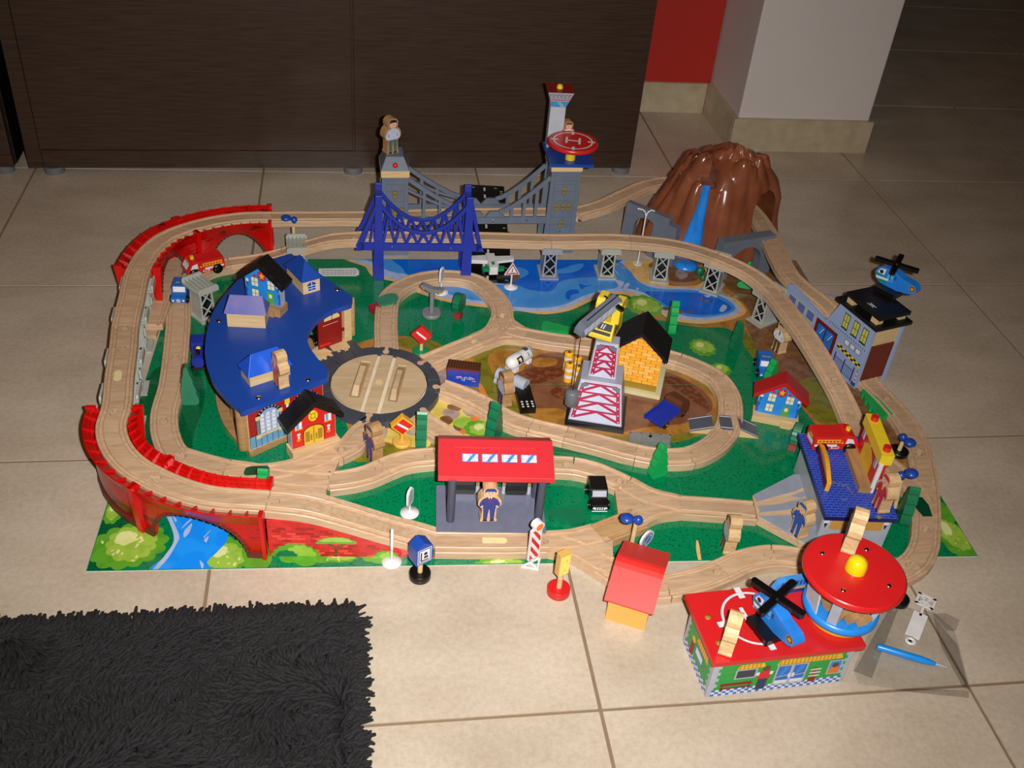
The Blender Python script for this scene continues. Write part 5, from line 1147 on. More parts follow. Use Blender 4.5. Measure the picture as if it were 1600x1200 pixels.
r2 = nt.nodes.new('ShaderNodeValToRGB'); r2.color_ramp.elements[0].position = .6; r2.color_ramp.elements[0].color = (1, 1, 1, 1); r2.color_ramp.elements[1].position = .66; r2.color_ramp.elements[1].color = (.32, .3, .3, 1); nt.links.new(nz.outputs['Fac'], r2.inputs[0])
m1 = nt.nodes.new('ShaderNodeMix'); m1.data_type = 'RGBA'; m1.blend_type = 'MULTIPLY'; m1.inputs[0].default_value = 1; nt.links.new(bt.outputs[0], m1.inputs['A']); nt.links.new(r2.outputs[0], m1.inputs['B'])
m2 = nt.nodes.new('ShaderNodeMix'); m2.data_type = 'RGBA'; m2.blend_type = 'MULTIPLY'; m2.inputs[0].default_value = 1
rm = [n for n in nt.nodes if n.type == 'VALTORGB' and n != r2][0]; nt.links.new(rm.outputs[0], m2.inputs['A']); nt.links.new(m1.outputs['Result'], m2.inputs['B']); nt.links.new(m2.outputs['Result'], nt.nodes['Principled BSDF'].inputs['Base Color'])
bpn = nt.nodes.new('ShaderNodeBump'); bpn.inputs['Strength'].default_value = .5; bpn.inputs['Distance'].default_value = .0008; nt.links.new(bt.outputs['Fac'], bpn.inputs['Height']); bpn.invert = True; nt.links.new(bpn.outputs[0], nt.nodes['Principled BSDF'].inputs['Normal'])
PLI = M('plinth_brown', (96, 44, 34), .5)
def viaduct(path, label, arch, pillar_end=None):
    t = thing('red_viaduct', label, 'toy viaduct', path.p[0] * 1.0, 0, 'red brick viaduct sections'); t.location = (0, 0, 0)
    org = V3((path.at(path.L / 2).x, path.at(path.L / 2).y, 0)); t.location = org * MM
    N_ = 34; S = [path.L * k / N_ for k in range(N_ + 1)]
    def zb(s):
        if not arch: return 1
        sc, ra, hh = arch; q = 1 - ((s - sc) / ra) ** 2
        return max(1, hh * math.sqrt(q)) if q > 0 else 1
    for sd in (1, -1):
        m = MB(TR(-org.x, -org.y, 0)); vs = []
        for s in S:
            g = lambda o, z: (lambda p: V3((p.x, p.y, z)))(path.at(s, o * sd))
            b = zb(s); vs += [g(24, b), g(27, max(b, 20) if b < 20 else b), g(28, 60 if b < 58 else b + 3), g(36, 81), g(34.6, 82), g(21.5, 73), g(21.5, max(b, 1))]
        fs = []
        for i in range(N_):
            for j in range(7): a = i * 7 + j; b = i * 7 + (j + 1) % 7; fs.append([a, b, b + 7, a + 7])
        fs += [list(range(7)), [N_ * 7 + j for j in range(6, -1, -1)]]
        m.add(vs, fs, VBR); o = m.build('side_wall', t)
        r_ = MB(TR(-org.x, -org.y, 0)); k = int(path.L / 19)
        for i in range(k + 1):
            s = 1 + (path.L - 2) * i / k; A = []
            for ds in (-.9, .9):
                A += [path.at(s + ds, 21.5 * sd), path.at(s + ds, 35 * sd), path.at(s + ds, 35.2 * sd), path.at(s + ds, 20.8 * sd)]
            zz = [72, 81, 83.4, 77.5]; vs = [V3((p.x, p.y, zz[q % 4])) for q, p in enumerate(A)]
            r_.add(vs, [[0, 1, 2, 3], [7, 6, 5, 4], [0, 4, 5, 1], [1, 5, 6, 2], [2, 6, 7, 3], [3, 7, 4, 0]], REDP)
        r_.build('parapet_ribs', t)
        if arch:
            sc, ra, hh = arch; q_ = MB(TR(-org.x, -org.y, 0))
            for i in range(24):
                a0, a1 = math.pi * i / 24 + .02, math.pi * (i + 1) / 24 - .02; c8 = []
                for o in (26.6, 28.2):
                    for (a_, rr) in ((a0, 0), (a1, 0), (a1, 5), (a0, 5)):
                        ss = min(max(sc + (ra + rr) * math.cos(a_), 1), path.L - 1); p = path.at(ss, o * sd); c8.append(V3((p.x, p.y, max(1, (hh + rr) * math.sin(a_)))))
                q_.add(c8, [[0, 1, 2, 3], [7, 6, 5, 4], [0, 4, 5, 1], [1, 5, 6, 2], [2, 6, 7, 3], [3, 7, 4, 0]], PLI)
            q_.build('arch_ring', t)
        pl = MB(TR(-org.x, -org.y, 0)); segs = [(0, path.L)] if not arch else [(0, max(arch[0] - arch[1] - .5, 1.5)), (min(arch[0] + arch[1] + .5, path.L - 1.5), path.L)]
        for a_, b_ in segs:
            k = 6; vs = []
            for i in range(k + 1):
                s = a_ + (b_ - a_) * i / k; vs += [V3((path.at(s, o * sd).x, path.at(s, o * sd).y, z)) for o, z in ((22, 1), (29.5, 1), (28.5, 8), (22, 8))]
            fs = [[0, 1, 2, 3], [k * 4 + 3, k * 4 + 2, k * 4 + 1, k * 4]]
            for i in range(k):
                for j in range(4): a = i * 4 + j; b = i * 4 + (j + 1) % 4; fs.append([a, b, b + 4, a + 4])
            pl.add(vs, fs, PLI)
        pl.build('plinth', t)
    for s in ((2, path.L - 2) if pillar_end is None else pillar_end):
        for sd in (1, -1):
            m = MB(TR(-org.x, -org.y, 0)); vs = []
            for z, o1 in ((1, 32), (84, 38)):
                for ds, o in ((-2.6, 25), (2.6, 25), (2.6, o1), (-2.6, o1)): p = path.at(s + ds, o * sd); vs.append(V3((p.x, p.y, z)))
            m.add(vs, [[0, 1, 2, 3], [7, 6, 5, 4], [0, 4, 5, 1], [1, 5, 6, 2], [2, 6, 7, 3], [3, 7, 4, 0]], REDP); m.build('pillar', t)
    bs_ = MB(TR(-org.x, -org.y, 0)); vs, fs = swept(path, -21.5, 21.5, -17, -12.4); bs_.add(vs, fs, REDP); bs_.build('deck', t)
L1 = resA[1][0].L
viaduct(resA[1][0], 'front red brick viaduct section with a wide arch over the printed stream', (L1 * .52, L1 * .36, 62))
viaduct(resA[2][0], 'solid red brick viaduct section at the far left of the mat', None)
viaduct(resA[6][0], 'upper left red brick viaduct section behind the blue car', (resA[6][0].L * .5, resA[6][0].L * .33, 58))
viaduct(resA[7][0], 'rear red brick viaduct section with an arch behind the fire truck', (resA[7][0].L * .55, resA[7][0].L * .36, 58))
# ---------------------------------------------------------------- grey piers
PG = M('pier_grey', (172, 176, 168), .42)
def pier(label, loc, rot, top=65, mat=None, frame=True):
    mat = mat or PG
    t = thing('bridge_pier', label, 'toy bridge pier', loc, rot, 'grey plastic bridge piers'); h = top - loc[2]
    MB().prism([(-18, -26), (18, -26), (18, 26), (-18, 26)], 0, 3, mat).build('base', t, bev=.6)
    m = MB(); m.add([(-13, -18, 3), (13, -18, 3), (13, 18, 3), (-13, 18, 3), (-11, -16, h - 9), (11, -16, h - 9), (11, 16, h - 9), (-11, 16, h - 9)], [[3, 2, 1, 0], [4, 5, 6, 7], [1, 2, 6, 5], [3, 0, 4, 7]], mat)
    m.add([(-10, -13, 3), (10, -13, 3), (10, 13, 3), (-10, 13, 3), (-9, -12, h - 9), (9, -12, h - 9), (9, 12, h - 9), (-9, 12, h - 9)], [[0, 1, 5, 4], [2, 3, 7, 6]], BLACKP)
    m.build('column', t)
    for s_ in (-1, 1):
        f = MB(); z1 = h - 9; y0, y1 = s_ * 18, s_ * 16
        def bar(a, b, wd=1.3):
            q = lambda x, z: V3((x, s_ * (18 - 2 * (z - 3) / (z1 - 3)) , z))
            A, B = q(*a), q(*b); d = (B - A).normalized(); n_ = V3((d.z, 0, -d.x)) * wd; o = V3((0, -s_ * 2.4, 0))
            c8 = [A - n_, B - n_, B + n_, A + n_]; f.add(c8 + [v + o for v in c8], [[0, 1, 2, 3], [7, 6, 5, 4], [0, 4, 5, 1], [1, 5, 6, 2], [2, 6, 7, 3], [3, 7, 4, 0]], mat)
        bar((-12, 3), (-10.2, z1)); bar((12, 3), (10.2, z1)); bar((-12, 4), (12, 4)); bar((-10, z1 - 1), (10, z1 - 1))
        mid_ = (3 + z1) / 2
        for a, b in (((-12, 4), (11, mid_)), ((12, 4), (-11, mid_)), ((-11, mid_), (10.5, z1 - 1)), ((11, mid_), (-10.5, z1 - 1))): bar(a, b, 1)
        f.build('truss', t)
    MB(RZ(0)).box(-19, 19, -25, 25, h - 9, h - 5, mat).build('cap', t, bev=.6)
    for s_ in (-1, 1):
        MB(UP).prism([(-19, h - 9), (19, h - 9), (19, h - 1), (16, h + 3), (-16, h + 3), (-19, h - 1)], -s_ * 25 - (1.6), -s_ * 25 + 1.6, mat).build('cap_lip', t, bev=.5)
    m = MB()
    for x in range(-2, 3): m.box(x * 7 - .8, x * 7 + .8, -22, 22, h - 5, h - .6, mat)
    m.build('cap_rib', t)['kind'] = 'stuff'
    return t
pier('darker grey pier standing in the river behind the triangular sign', V3((1012, 962, 1)), math.radians(-2), mat=M('pier_mid_grey', (150, 156, 168), .42))
pier('grey pier standing at the right shore of the river', V3((1124, 962, 1)), math.radians(-2))
pier('grey pier on the sand left of the waterfall foot', V3((1228, 950, 1)), math.radians(-12))
pier('grey pier beside the pond in front of the volcano', V3((1322, 906, 1)), math.radians(-34))
pier('grey pier with its solid side showing right of the pond', V3((1387, 797, 1)), math.radians(-62))
for k, (px_, py_, lab) in enumerate(((213, 432, 'grey pier tucked against the upper red viaduct'), (202, 480, 'grey pier below the upper part of the left straight track'), (193, 545, 'grey pier below the short track piece on the left'), (186, 600, 'grey pier at the lower end of the left straight track'))):
    q = P(px_, py_, 77); pier(lab, V3((q.x, q.y, 0)), math.radians(92))
pier('loose grey pier with an empty cap standing beside the blue car', V3((393, 826, 1)), math.radians(38), 66)
pier('grey pier half hidden behind the blue roof near the wooden lamp post', V3((P(465, 402, 20).x, P(465, 402, 20).y, 1)), math.radians(4), 52)
# stacked track ends under the left arch
k1, k2 = P(234, 506, 20), P(274, 402, 14)
a_ = ang(k1, k2); o = track_piece(Path(dense([k1, k1.lerp(k2, .5) + V3((0, 0, 0)), k2])[0]), 'spare track leaning under the left red arch', female=False, male=False, prof=None)
m = MB(TR(k1.x, k1.y, 0) @ RZ(a_)); m.box(-14, 22, -11, 11, 0, 7.6, WOOD); tag(m.build('wooden_block', bev=.8), 'wooden block under the near end of the spare leaning track', 'toy block')
# ---------------------------------------------------------------- bridges
def strip(m, pts, wd, y0, y1, mat, wds=None):
    """ribbon of quads along pts (x, z) with thickness y0..y1"""
    n = len(pts); L = []; R_ = []
    for i, p in enumerate(pts):
        a = V3(pts[max(i - 1, 0)]); b = V3(pts[min(i + 1, n - 1)]) if False else None
        ax, az = pts[max(i - 1, 0)]; bx, bz = pts[min(i + 1, n - 1)]; dx, dz = bx - ax, bz - az; l = math.hypot(dx, dz) or 1
        w_ = (wds[i] if wds else wd) / 2; L.append((p[0] - dz / l * w_, p[1] + dx / l * w_)); R_.append((p[0] + dz / l * w_, p[1] - dx / l * w_))
    vs = [(x, y0, z) for x, z in L] + [(x, y0, z) for x, z in R_] + [(x, y1, z) for x, z in L] + [(x, y1, z) for x, z in R_]
    fs = []
    for i in range(n - 1): fs += [[n + i, n + i + 1, i + 1, i], [2 * n + i, 2 * n + i + 1, 3 * n + i + 1, 3 * n + i], [i, i + 1, 2 * n + i + 1, 2 * n + i], [n + i + 1, n + i, 3 * n + i, 3 * n + i + 1]]
    fs += [[0, 2 * n, 3 * n, n], [n - 1, 2 * n - 1, 4 * n - 1, 3 * n - 1]]
    m.add(vs, fs, mat)
t = thing('trestle_bridge', 'royal blue plastic suspension truss bridge carrying the raised track', 'toy bridge', V3((765, 962, 0)), math.radians(-1.2))
TB = DBLUE
XL, XR = -72, 88
for sd in (-1, 1):
    y = sd * 24; y0, y1 = y - 2.2, y + 2.2; m = MB()
    m.box(-104, 110, y0, y1, 64, 78, TB); m.prism([(-112, y0), (-104, y0), (-104, y1), (-112, y1)], 64, 66, TB)
    m.X = UP; m.prism([(-113, 63), (-98, 63), (-98, 78), (-106, 78)], -y1, -y0, TB); m.prism([(119, 63), (104, 63), (104, 78), (112, 78)], -y1, -y0, TB); m.X = Matrix.Identity(4)
    m.build('girder', t, bev=.6)
    c_ = MB(); pts = []
    for k in range(17): x = XL + (XR - XL) * k / 16; f_ = (x - (XL + XR) / 2) / ((XR - XL) / 2); pts.append((x, 99 + 60 * f_ ** 2))
    strip(c_, pts, 6, y0, y1, TB)
    strip(c_, [(XL, 160), (XL - 12, 130), (XL - 26, 96), (XL - 38, 70)], 6, y0, y1, TB); strip(c_, [(XR, 160), (XR + 10, 130), (XR + 18, 96), (XR + 24, 70)], 6, y0, y1, TB)
    c_.build('suspension_cable', t, bev=.4)
    n_ = 7
    for k in range(n_):
        xa = XL + 8 + (XR - XL - 16) * k / n_; xb = XL + 8 + (XR - XL - 16) * (k + 1) / n_; xm = (xa + xb) / 2
        zt = lambda x: 98 + 60 * ((x - (XL + XR) / 2) / ((XR - XL) / 2)) ** 2
        for p, q in (((xa, 76), (xm, zt(xm))), ((xm, zt(xm)), (xb, 76))):
            d_ = MB(); strip(d_, [p, q], 4.6, y0 + .4, y1 - .4, TB); d_.build('diagonal_brace', t)
    for xx in (-100, -88, 100, 108):
        d_ = MB(); strip(d_, [(xx, 76), (xx + (8 if xx < 0 else -6), 100 if abs(xx) > 95 else 118)], 4, y0 + .4, y1 - .4, TB); d_.build('diagonal_brace', t)
    for xx in (XL, XR):
        MB().add([(xx - 10, y - 3, 1), (xx + 10, y - 3, 1), (xx + 10, y + 3, 1), (xx - 10, y + 3, 1), (xx - 6, y - 3, 172), (xx + 6, y - 3, 172), (xx + 6, y + 3, 172), (xx - 6, y + 3, 172)], [[3, 2, 1, 0], [4, 5, 6, 7], [0, 1, 5, 4], [1, 2, 6, 5], [2, 3, 7, 6], [3, 0, 4, 7]], TB).build('tower_leg', t, bev=.8)
    for xx in (-48, 58): MB(TR(xx, y0 if sd < 0 else y1, 70) @ UP).ball((0, 0, 0), 2.2, CHROME, (1, 1, .5), 10).build('bolt', t)
for xx in (XL, XR): MB().box(xx - 5, xx + 5, -22, 22, 150, 160, TB).build('tower_crossbar', t, bev=.6)
MB().box(-100, 106, -21.8, 21.8, 62, 64.8, TB).build('deck', t)
# grey suspension bridge
t = thing('suspension_bridge', 'slate grey suspension bridge with two windowed towers behind the blue truss bridge', 'toy bridge', V3((890, 1063, 0)), math.radians(1.6))
SG = M('bridge_slate', (104, 114, 130), .45); SGD = M('bridge_slate_dark', (84, 92, 106), .5)
XL, XR = (-190, -142), (124, 180)
WY = 30
for nm_, (xa, xb), zt in (('left', XL, 163), ('right', XR, 176)):
    for sd in (-1, 1):
        tw = MB(); y0, y1 = (-WY, -WY + 7) if sd < 0 else (WY - 7, WY); tw.add([(xa - 3, y0, 0), (xb + 3, y0, 0), (xb + 3, y1, 0), (xa - 3, y1, 0), (xa, y0, zt), (xb, y0, zt), (xb, y1, zt), (xa, y1, zt)], [[3, 2, 1, 0], [4, 5, 6, 7], [0, 1, 5, 4], [1, 2, 6, 5], [2, 3, 7, 6], [3, 0, 4, 7]], SG)
        w_ = tw.build('tower_wall', t, bev=.8)
        if sd < 0:
            f = MB(TR(0, y0 - .1, 0) @ UP); cx = (xa + xb) / 2; wd = xb - xa
            for z in (28, 62, 98, 132):
                if z == 98 or z == 28: xs = (-12, 0, 12)
                else: xs = (0,)
                zc = z + (4 if nm_ == 'right' else -4)
                for x in xs: f.rect(cx + x - 3.6, zc - 8, cx + x + 3.6, zc + 8, INK, .1); f.rect(cx + x - 3, zc - 7.4, cx + x + 3, zc + 7.4, GOLD, .2); f.rect(cx + x - .3, zc - 7, cx + x + .3, zc + 7, INK, .25); f.rect(cx + x - 3, zc - .4, cx + x + 3, zc + .4, INK, .25)
            for z in (14, 44, 80, 114, 148): f.rect(xa + 7, z, xb - 7, z + .7, SGD, .2); f.rect(xa + 7, z + (20 if z < 148 else 8), xb - 7, z + (20.7 if z < 148 else 8.7), SGD, .2)
            for x in (xa + 7, xb - 7.6): f.rect(x, 8, x + .6, zt - 4, SGD, .2)
            f.build('window_print', w_)
            MB(TR((xa + xb) / 2, y0, 50) @ UP).ball((0, 0, 0), 2.4, SGD, (1, 1, .5), 10).build('bolt', t)
    MB().box(xa + 2, xb - 2, -WY + 6, WY - 6, zt - 36, zt, SG).build('tower_head', t, bev=.8)
    MB().box(xa - 2, xb + 2, -WY - 2, WY + 2, zt, zt + (13 if nm_ == 'left' else 8), PALE).build('tower_cap', t, bev=1)
rt = MB(); a_, b_ = XL; rt.add([(a_ - 2, -WY - 2, 176), (b_ + 2, -WY - 2, 176), (b_ + 2, WY + 2, 176), (a_ - 2, WY + 2, 176), (a_ + 8, -WY + 14, 197), (b_ - 8, -WY + 14, 197), (b_ - 8, WY - 4, 197), (a_ + 8, WY - 4, 197)], [[4, 5, 6, 7], [0, 1, 5, 4], [1, 2, 6, 5], [2, 3, 7, 6], [3, 0, 4, 7], [3, 2, 1, 0]], SG); rt.build('tower_roof', t, bev=.8)
MB(TR((a_ + b_) / 2, -WY + 5, 185)).ball((0, -2, 0), 5, RED, n=14).build('red_lamp', t)
for sd in (-1, 1):
    y = sd * (WY - 4); y0, y1 = y - 2.5, y + 2.5
    m = MB(); m.box(XL[1], XR[0], y0, y1, 66, 80, SG); m.X = UP
    m.prism([(-30, 79), (-18, 92), (-6, 92), (4, 80), (14, 92), (30, 92), (44, 79)], -y1, -y0, SG); m.build('girder', t, bev=.6)
    for sg, x0, x1, z0, z1 in ((-1, XL[1], -22, 158, 91), (1, XR[0], 32, 162, 90)):
        for k_, dz, wd in ((0, 0, 8),):
            pts = []
            for k in range(9): f_ = k / 8; x = x0 + (x1 - x0) * f_; z = z1 + (z0 - z1) * (1 - f_) ** 1.35; pts.append((x, z))
            c_ = MB(); strip(c_, pts, wd, y0, y1, SG); 
            if sg < 0:
                strip(c_, [(x, z - 22 * (1 - i / 8)) for i, (x, z) in enumerate(pts)], 5, y0, y1, SG)
            c_.build('suspension_cable', t, bev=.4)
            for j in (2, 4) if sg < 0 else (2, 4, 6):
                h_ = MB(); h_.box(pts[j][0] - 3, pts[j][0] + 3, y0 + .3, y1 - .3, 79, pts[j][1] - 1, SG); h_.build('hanger', t)
    for xx in (20, 85):
        if sd < 0: MB(TR(xx, y0, 73) @ UP).ball((0, 0, 0), 2.4, CHROME, (1, 1, .5), 10).build('bolt', t)
MB().box(XL[0], XR[1], -21.8, 21.8, 62, 64.8, SGD).build('deck', t)
# helipad deck on the right tower
t = thing('helipad', 'blue deck with raised round red helipad on top of the right grey tower', 'toy helipad', V3((1048, 1078, 184)), math.radians(-1))
MB().box(-40, 44, -50, 48, 4, 10, BLUE).build('deck', t, bev=1.5); MB().box(-28, 26, -34, 36, 0, 4, PALE).build('support', t)
MB().cyl(2, -26, 10, 40, 9.5, YEL, 20).build('yellow_post', t)
d_ = MB().lathe([(45, 39), (47, 40.5), (47, 45), (45, 47)], RED, 40, 3, -28); ho = d_.build('round_pad', t)
m = MB(TR(3, -28, 47.1) @ RZ(-.15)); m.ring(0, 0, 34, 37, WPRINT, .1, 36)
for a_ in range(4): m.X = TR(3, -28, 47.1) @ RZ(-.15 + a_ * math.pi / 2); m.rect(27, -2.6, 41, 2.6, WPRINT, .2)
m.X = TR(3, -28, 47.1) @ RZ(-.2 + math.pi / 2); m.rect(-14, -14, 14, -10, WPRINT, .2); m.rect(-14, 10, 14, 14, WPRINT, .2); m.rect(-2.2, -10, 2.2, 10, WPRINT, .2); m.build('helipad_letter_print', ho)
t = thing('control_tower', 'white control tower with red top and yellow knob above the helipad deck', 'toy tower', V3((1028, 1112, 194)), math.radians(-2))
MB().box(-15, 14, -10, 12, 0, 82, M('pale_tower', (186, 194, 204), .45)).build('column', t, bev=.8)
m = MB(); B0, T0 = [(-14, -12), (13, -12), (13, 16), (-14, 16)], [(-24, -24), (24, -24), (24, 24), (-24, 24)]
m.add([(*p, 80) for p in B0] + [(*p, 112) for p in T0], [[3, 2, 1, 0], [0, 1, 5, 4], [1, 2, 6, 5], [2, 3, 7, 6], [3, 0, 4, 7]], LGREY)
m.add([(*p, 112) for p in T0], [[0, 1, 2, 3]], DRED); m.build('cabin', t, bev=.6)
f = MB(); f.frame((0, -12, 80), (1, 0, 0), (0, -12, 32)); f.flat([(-13.4, 1), (12.4, 1), (17, 14), (-17.6, 14)], M('tower_glass_print', (70, 160, 220), .35), .15); f.line((-4, 13), (5, 2), 1.1, WPRINT, .25); f.line((0, 13), (9, 2), 1.1, WPRINT, .25)
f.rect(-19.6, 17, 19.6, 18.6, RED, .15)
for k in range(6): f.rect(-20 + k * 7, 22, -15 + k * 7, 30, DGREY, .15); f.rect(-19 + k * 7, 22.4, -15.4 + k * 7, 29, LGREY, .25)
f.build('window_print', t); MB().lathe([(6, 112), (6, 115), (4, 119), (.1, 120)], YEL, 16).build('yellow_knob', t)
# ---------------------------------------------------------------- volcano mountain
ROCK = M('brown_rock_plastic', (138, 80, 54), .22, rgb2=(112, 60, 38), scale=14)
ROCKG = M('mossy_rock', (60, 100, 50), .4, rgb2=(110, 58, 36), scale=20)
GST = M('grey_stone_plastic', (108, 116, 130), .4)
vt = thing('volcano', 'big shiny brown plastic mountain with a blue waterfall and cave', 'toy mountain', V3((1340, 1085, 0)))
NA, NZ = 150, 54; vs = []; rnd = random.Random(11)
ph = [rnd.uniform(0, 6.28) for _ in range(12)]
seeds = [(rnd.uniform(-88, 88), rnd.uniform(-62, 62), rnd.uniform(11, 20)) for _ in range(34)]
def rock_pt(a, u):
    z = 1 + 184 * (1 - (1 - u) ** 1.5) if u < .8 else 1 + 184 * (1 - .2 ** 1.5) + 34 * (1 - (1 - (u - .8) / .2) ** 1.7)
    pf = [(0, 1.0), (40, .93), (80, .85), (120, .78), (150, .72), (164, .66), (172, .62)]
    if u >= .8: prof = .63 * (1 - ((u - .8) / .2) ** 1.35) + .002
    else:
        zz_ = z
        for (z0, r0), (z1, r1) in zip(pf, pf[1:]):
            if zz_ <= z1 or (z1, r1) == pf[-1]: prof = r0 + (r1 - r0) * min(max((zz_ - z0) / (z1 - z0), 0), 1); break
    fade = max(0, min(1, (178 - z) / 50)); rg = (.075 * abs(math.sin(5 * a + ph[0] + .5 * math.sin(z / 60))) + .05 * abs(math.sin(9.5 * a + ph[1] + z / 80))) * (.4 + .6 * fade)
    lump = .035 * math.sin(3 * a + z / 28 + ph[3])
    lobe = .2 * max(0, math.cos(a + .05)) ** 6 * max(0, min(1, (175 - z) / 60))
    r = prof * (.95 + rg + lump + lobe) if u < 1 else 0
    x, y = 132 * r * math.cos(a) + .17 * z + 5, 98 * r * math.sin(a)
    if z > 118:
        for sx0, sy0, sr in seeds:
            d_ = math.hypot(x - sx0 - 18, (y - sy0) * 1.1)
            if d_ < sr: k_ = (1 - (d_ / sr) ** 2) ** .6; z += k_ * 11; y -= k_ * 5 if y < 0 else 0
    return (x, y, z)
for j in range(NZ + 1):
    for i in range(NA): vs.append(rock_pt(2 * math.pi * i / NA, j / NZ))
fs = []
for j in range(NZ):
    for i in range(NA): a = j * NA + i; b = j * NA + (i + 1) % NA; fs.append([a, b, b + NA, a + NA])
fs.append(list(range(NA - 1, -1, -1))); fs.append([NZ * NA + i for i in range(NA)])
from mathutils.bvhtree import BVHTree
bvh = BVHTree.FromPolygons([Vector(v) for v in vs], fs)
def on_rock(px, py, out=2.0):
    """point of the rock surface seen at a photograph pixel, pushed out a little"""
    o_ = CAM - V3((1340, 1085, 0)); d_ = (P(px, py, 0) - CAM).normalized(); h_ = bvh.ray_cast(o_, d_)
    return None if h_[0] is None else h_[0] - d_ * out
tun = Path([q - V3((1340, 1085, 0)) for q in tailA[iT[3] - 2:iT[8]]]); cvx = Path([q - V3((1340, 1085, 0)) for q in tailA[iT[6]:iT[8]]])
arc = [(-27, -14), (27, -14), (27, 18)] + [(27 * math.cos(q), 18 + 22 * math.sin(q)) for q in [k * math.pi / 8 for k in range(1, 8)]] + [(-27, 18)]
S = [-30] + [tun.L * k / 26 for k in range(27)] + [tun.L + 30]; tv = []
for s in S: tv += [tun.at(s, o_, h_) for o_, h_ in arc]
ka = len(arc); tf = [list(range(ka)), [(len(S) - 1) * ka + q for q in range(ka - 1, -1, -1)]]
for i in range(len(S) - 1):
    for j in range(ka): a = i * ka + j; b = i * ka + (j + 1) % ka; tf.append([a, b, b + ka, a + ka])
cave_arc = [(-30, -14), (27, -14), (27, 30)] + [((27 if math.cos(q) > 0 else 30) * math.cos(q), 30 + 34 * math.sin(q)) for q in [k * math.pi / 8 for k in range(1, 8)]] + [(-30, 30)]
S2 = [0, cvx.L * .5, cvx.L, cvx.L + 60]; cv_ = []
for s in S2: cv_ += [cvx.at(s, o_, h_) for o_, h_ in cave_arc]
cf_ = [list(range(ka)), [3 * ka + q for q in range(ka - 1, -1, -1)]]
for i in range(3):
    for j in range(ka): a = i * ka + j; b = i * ka + (j + 1) % ka; cf_.append([a, b, b + ka, a + ka])
def arch_solid(cx, y0, y1, z0, z1, r):
    ol = [(cx - r, z0), (cx + r, z0), (cx + r, z1 - r)] + [(cx + r * math.cos(q), z1 - r + r * math.sin(q)) for q in [k * math.pi / 8 for k in range(1, 8)]] + [(cx - r, z1 - r)]
    n = len(ol); return ([V3((x, y0, z)) for x, z in ol] + [V3((x, y1, z)) for x, z in ol], [list(range(n)), list(range(2 * n - 1, n - 1, -1))] + [[i, (i + 1) % n, n + (i + 1) % n, n + i] for i in range(n)])
P_c = on_rock(1109, 272, 0) or V3((0, -60, 170))
me = boolean([(vs, fs)], [('DIFFERENCE', [(tv, tf), (cv_, cf_), arch_solid(P_c.x, -140, P_c.y + 36, P_c.z - 24, P_c.z + 22, 14)])], 'rock')
me.materials.clear(); me.materials.append(ROCK); me.polygons.foreach_set('use_smooth', [True] * len(me.polygons)); 
o = bpy.data.objects.new('rock', me); COL.objects.link(o); o.parent = vt
try: me.set_sharp_from_angle(angle=math.radians(42))
except Exception: pass
MB().box(P_c.x - 13, P_c.x + 13, P_c.y - 6, P_c.y + 12, P_c.z - 26, P_c.z - 20, ROCK).build('cave_ledge', vt, bev=2)
WF = M('waterfall_plastic', (40, 140, 232), .25, rgb2=(28, 118, 214), scale=90, bump=.6); WF.node_tree.nodes['Mapping'].inputs['Scale'].default_value = (3.5, .5, .5)
# waterfall ribbon following the front slope
loc_ = lambda q: q - V3((1340, 1085, 0))
edge = [((1100, 289), (1111, 291)), ((1096, 300), (1108, 303)), ((1093, 312), (1106, 315)), ((1089, 325), (1104, 328)), ((1083, 340), (1101, 343)), ((1076, 355), (1099, 359)), ((1069, 372), (1097, 378)), ((1062, 388), (1094, 394)), ((1056, 402), (1091, 408))]
m = MB(); rows = []; prev = None
for (l, r) in edge:
    row = []
    for q in range(7):
        f_ = q / 6; h_ = on_rock(l[0] + (r[0] - l[0]) * f_, l[1] + (r[1] - l[1]) * f_, 2.5 + (q % 2) * 1.0 + 2 * math.sin(math.pi * f_))
        row.append(h_ or (rows[-1][q] + V3((0, -6, -10))))
    rows.append(row)
vs = [v for r in rows for v in r] + [v + V3((0, 16, -4)) for r in rows for v in r]; n7 = 7; nr = len(rows); off = n7 * nr; fs = []
for i in range(nr - 1):
    for j in range(6): a = i * 7 + j; fs += [[a, a + 7, a + 8, a + 1], [off + a, off + a + 1, off + a + 8, off + a + 7]]
    a = i * 7; fs += [[a, off + a, off + a + 7, a + 7], [a + 6, a + 13, off + a + 13, off + a + 6]]
m.add(vs, fs, WF, True); m.build('waterfall', vt)
pc = loc_(P(1072, 412, 4)); m = MB(TR(pc.x, pc.y, 1)); m.lathe([(24, 0), (23, 5), (16, 8), (6, 9), (.1, 9)], WF, 20); m.build('splash_pool', vt)
# grey stone arches at both sides
def arch_wall(p, q, z1, r, ztop_arch, th, name='stone_arch'):
    a, b = V3((p[0], p[1], 0)) - V3((1340, 1085, 0)), V3((q[0], q[1], 0)) - V3((1340, 1085, 0)); L0 = (b - a).length; cx = L0 / 2
    arc_ = [(cx + r * math.cos(k), ztop_arch - r + r * math.sin(k)) for k in [math.pi * i / 12 for i in range(13)]]
    ol = [(0, 0), (cx - r, 0)] + list(reversed(arc_)) + [(cx + r, 0), (L0, 0), (L0 - 4, z1), (4, z1)]
    m = MB(TR(a.x, a.y, 0) @ RZ(ang(a, b)) @ UP); m.prism(ol, -th, 0, GST); return m.build(name, vt, bev=.8)
arch_wall((1334, 932), (1456, 966), 84, 36, 66, 22)
arch_wall((1176, 1076), (1250, 1000), 96, 26, 78, 12)
arch_wall((1222, 1030), (1262, 985), 84, 6, 12, 14)
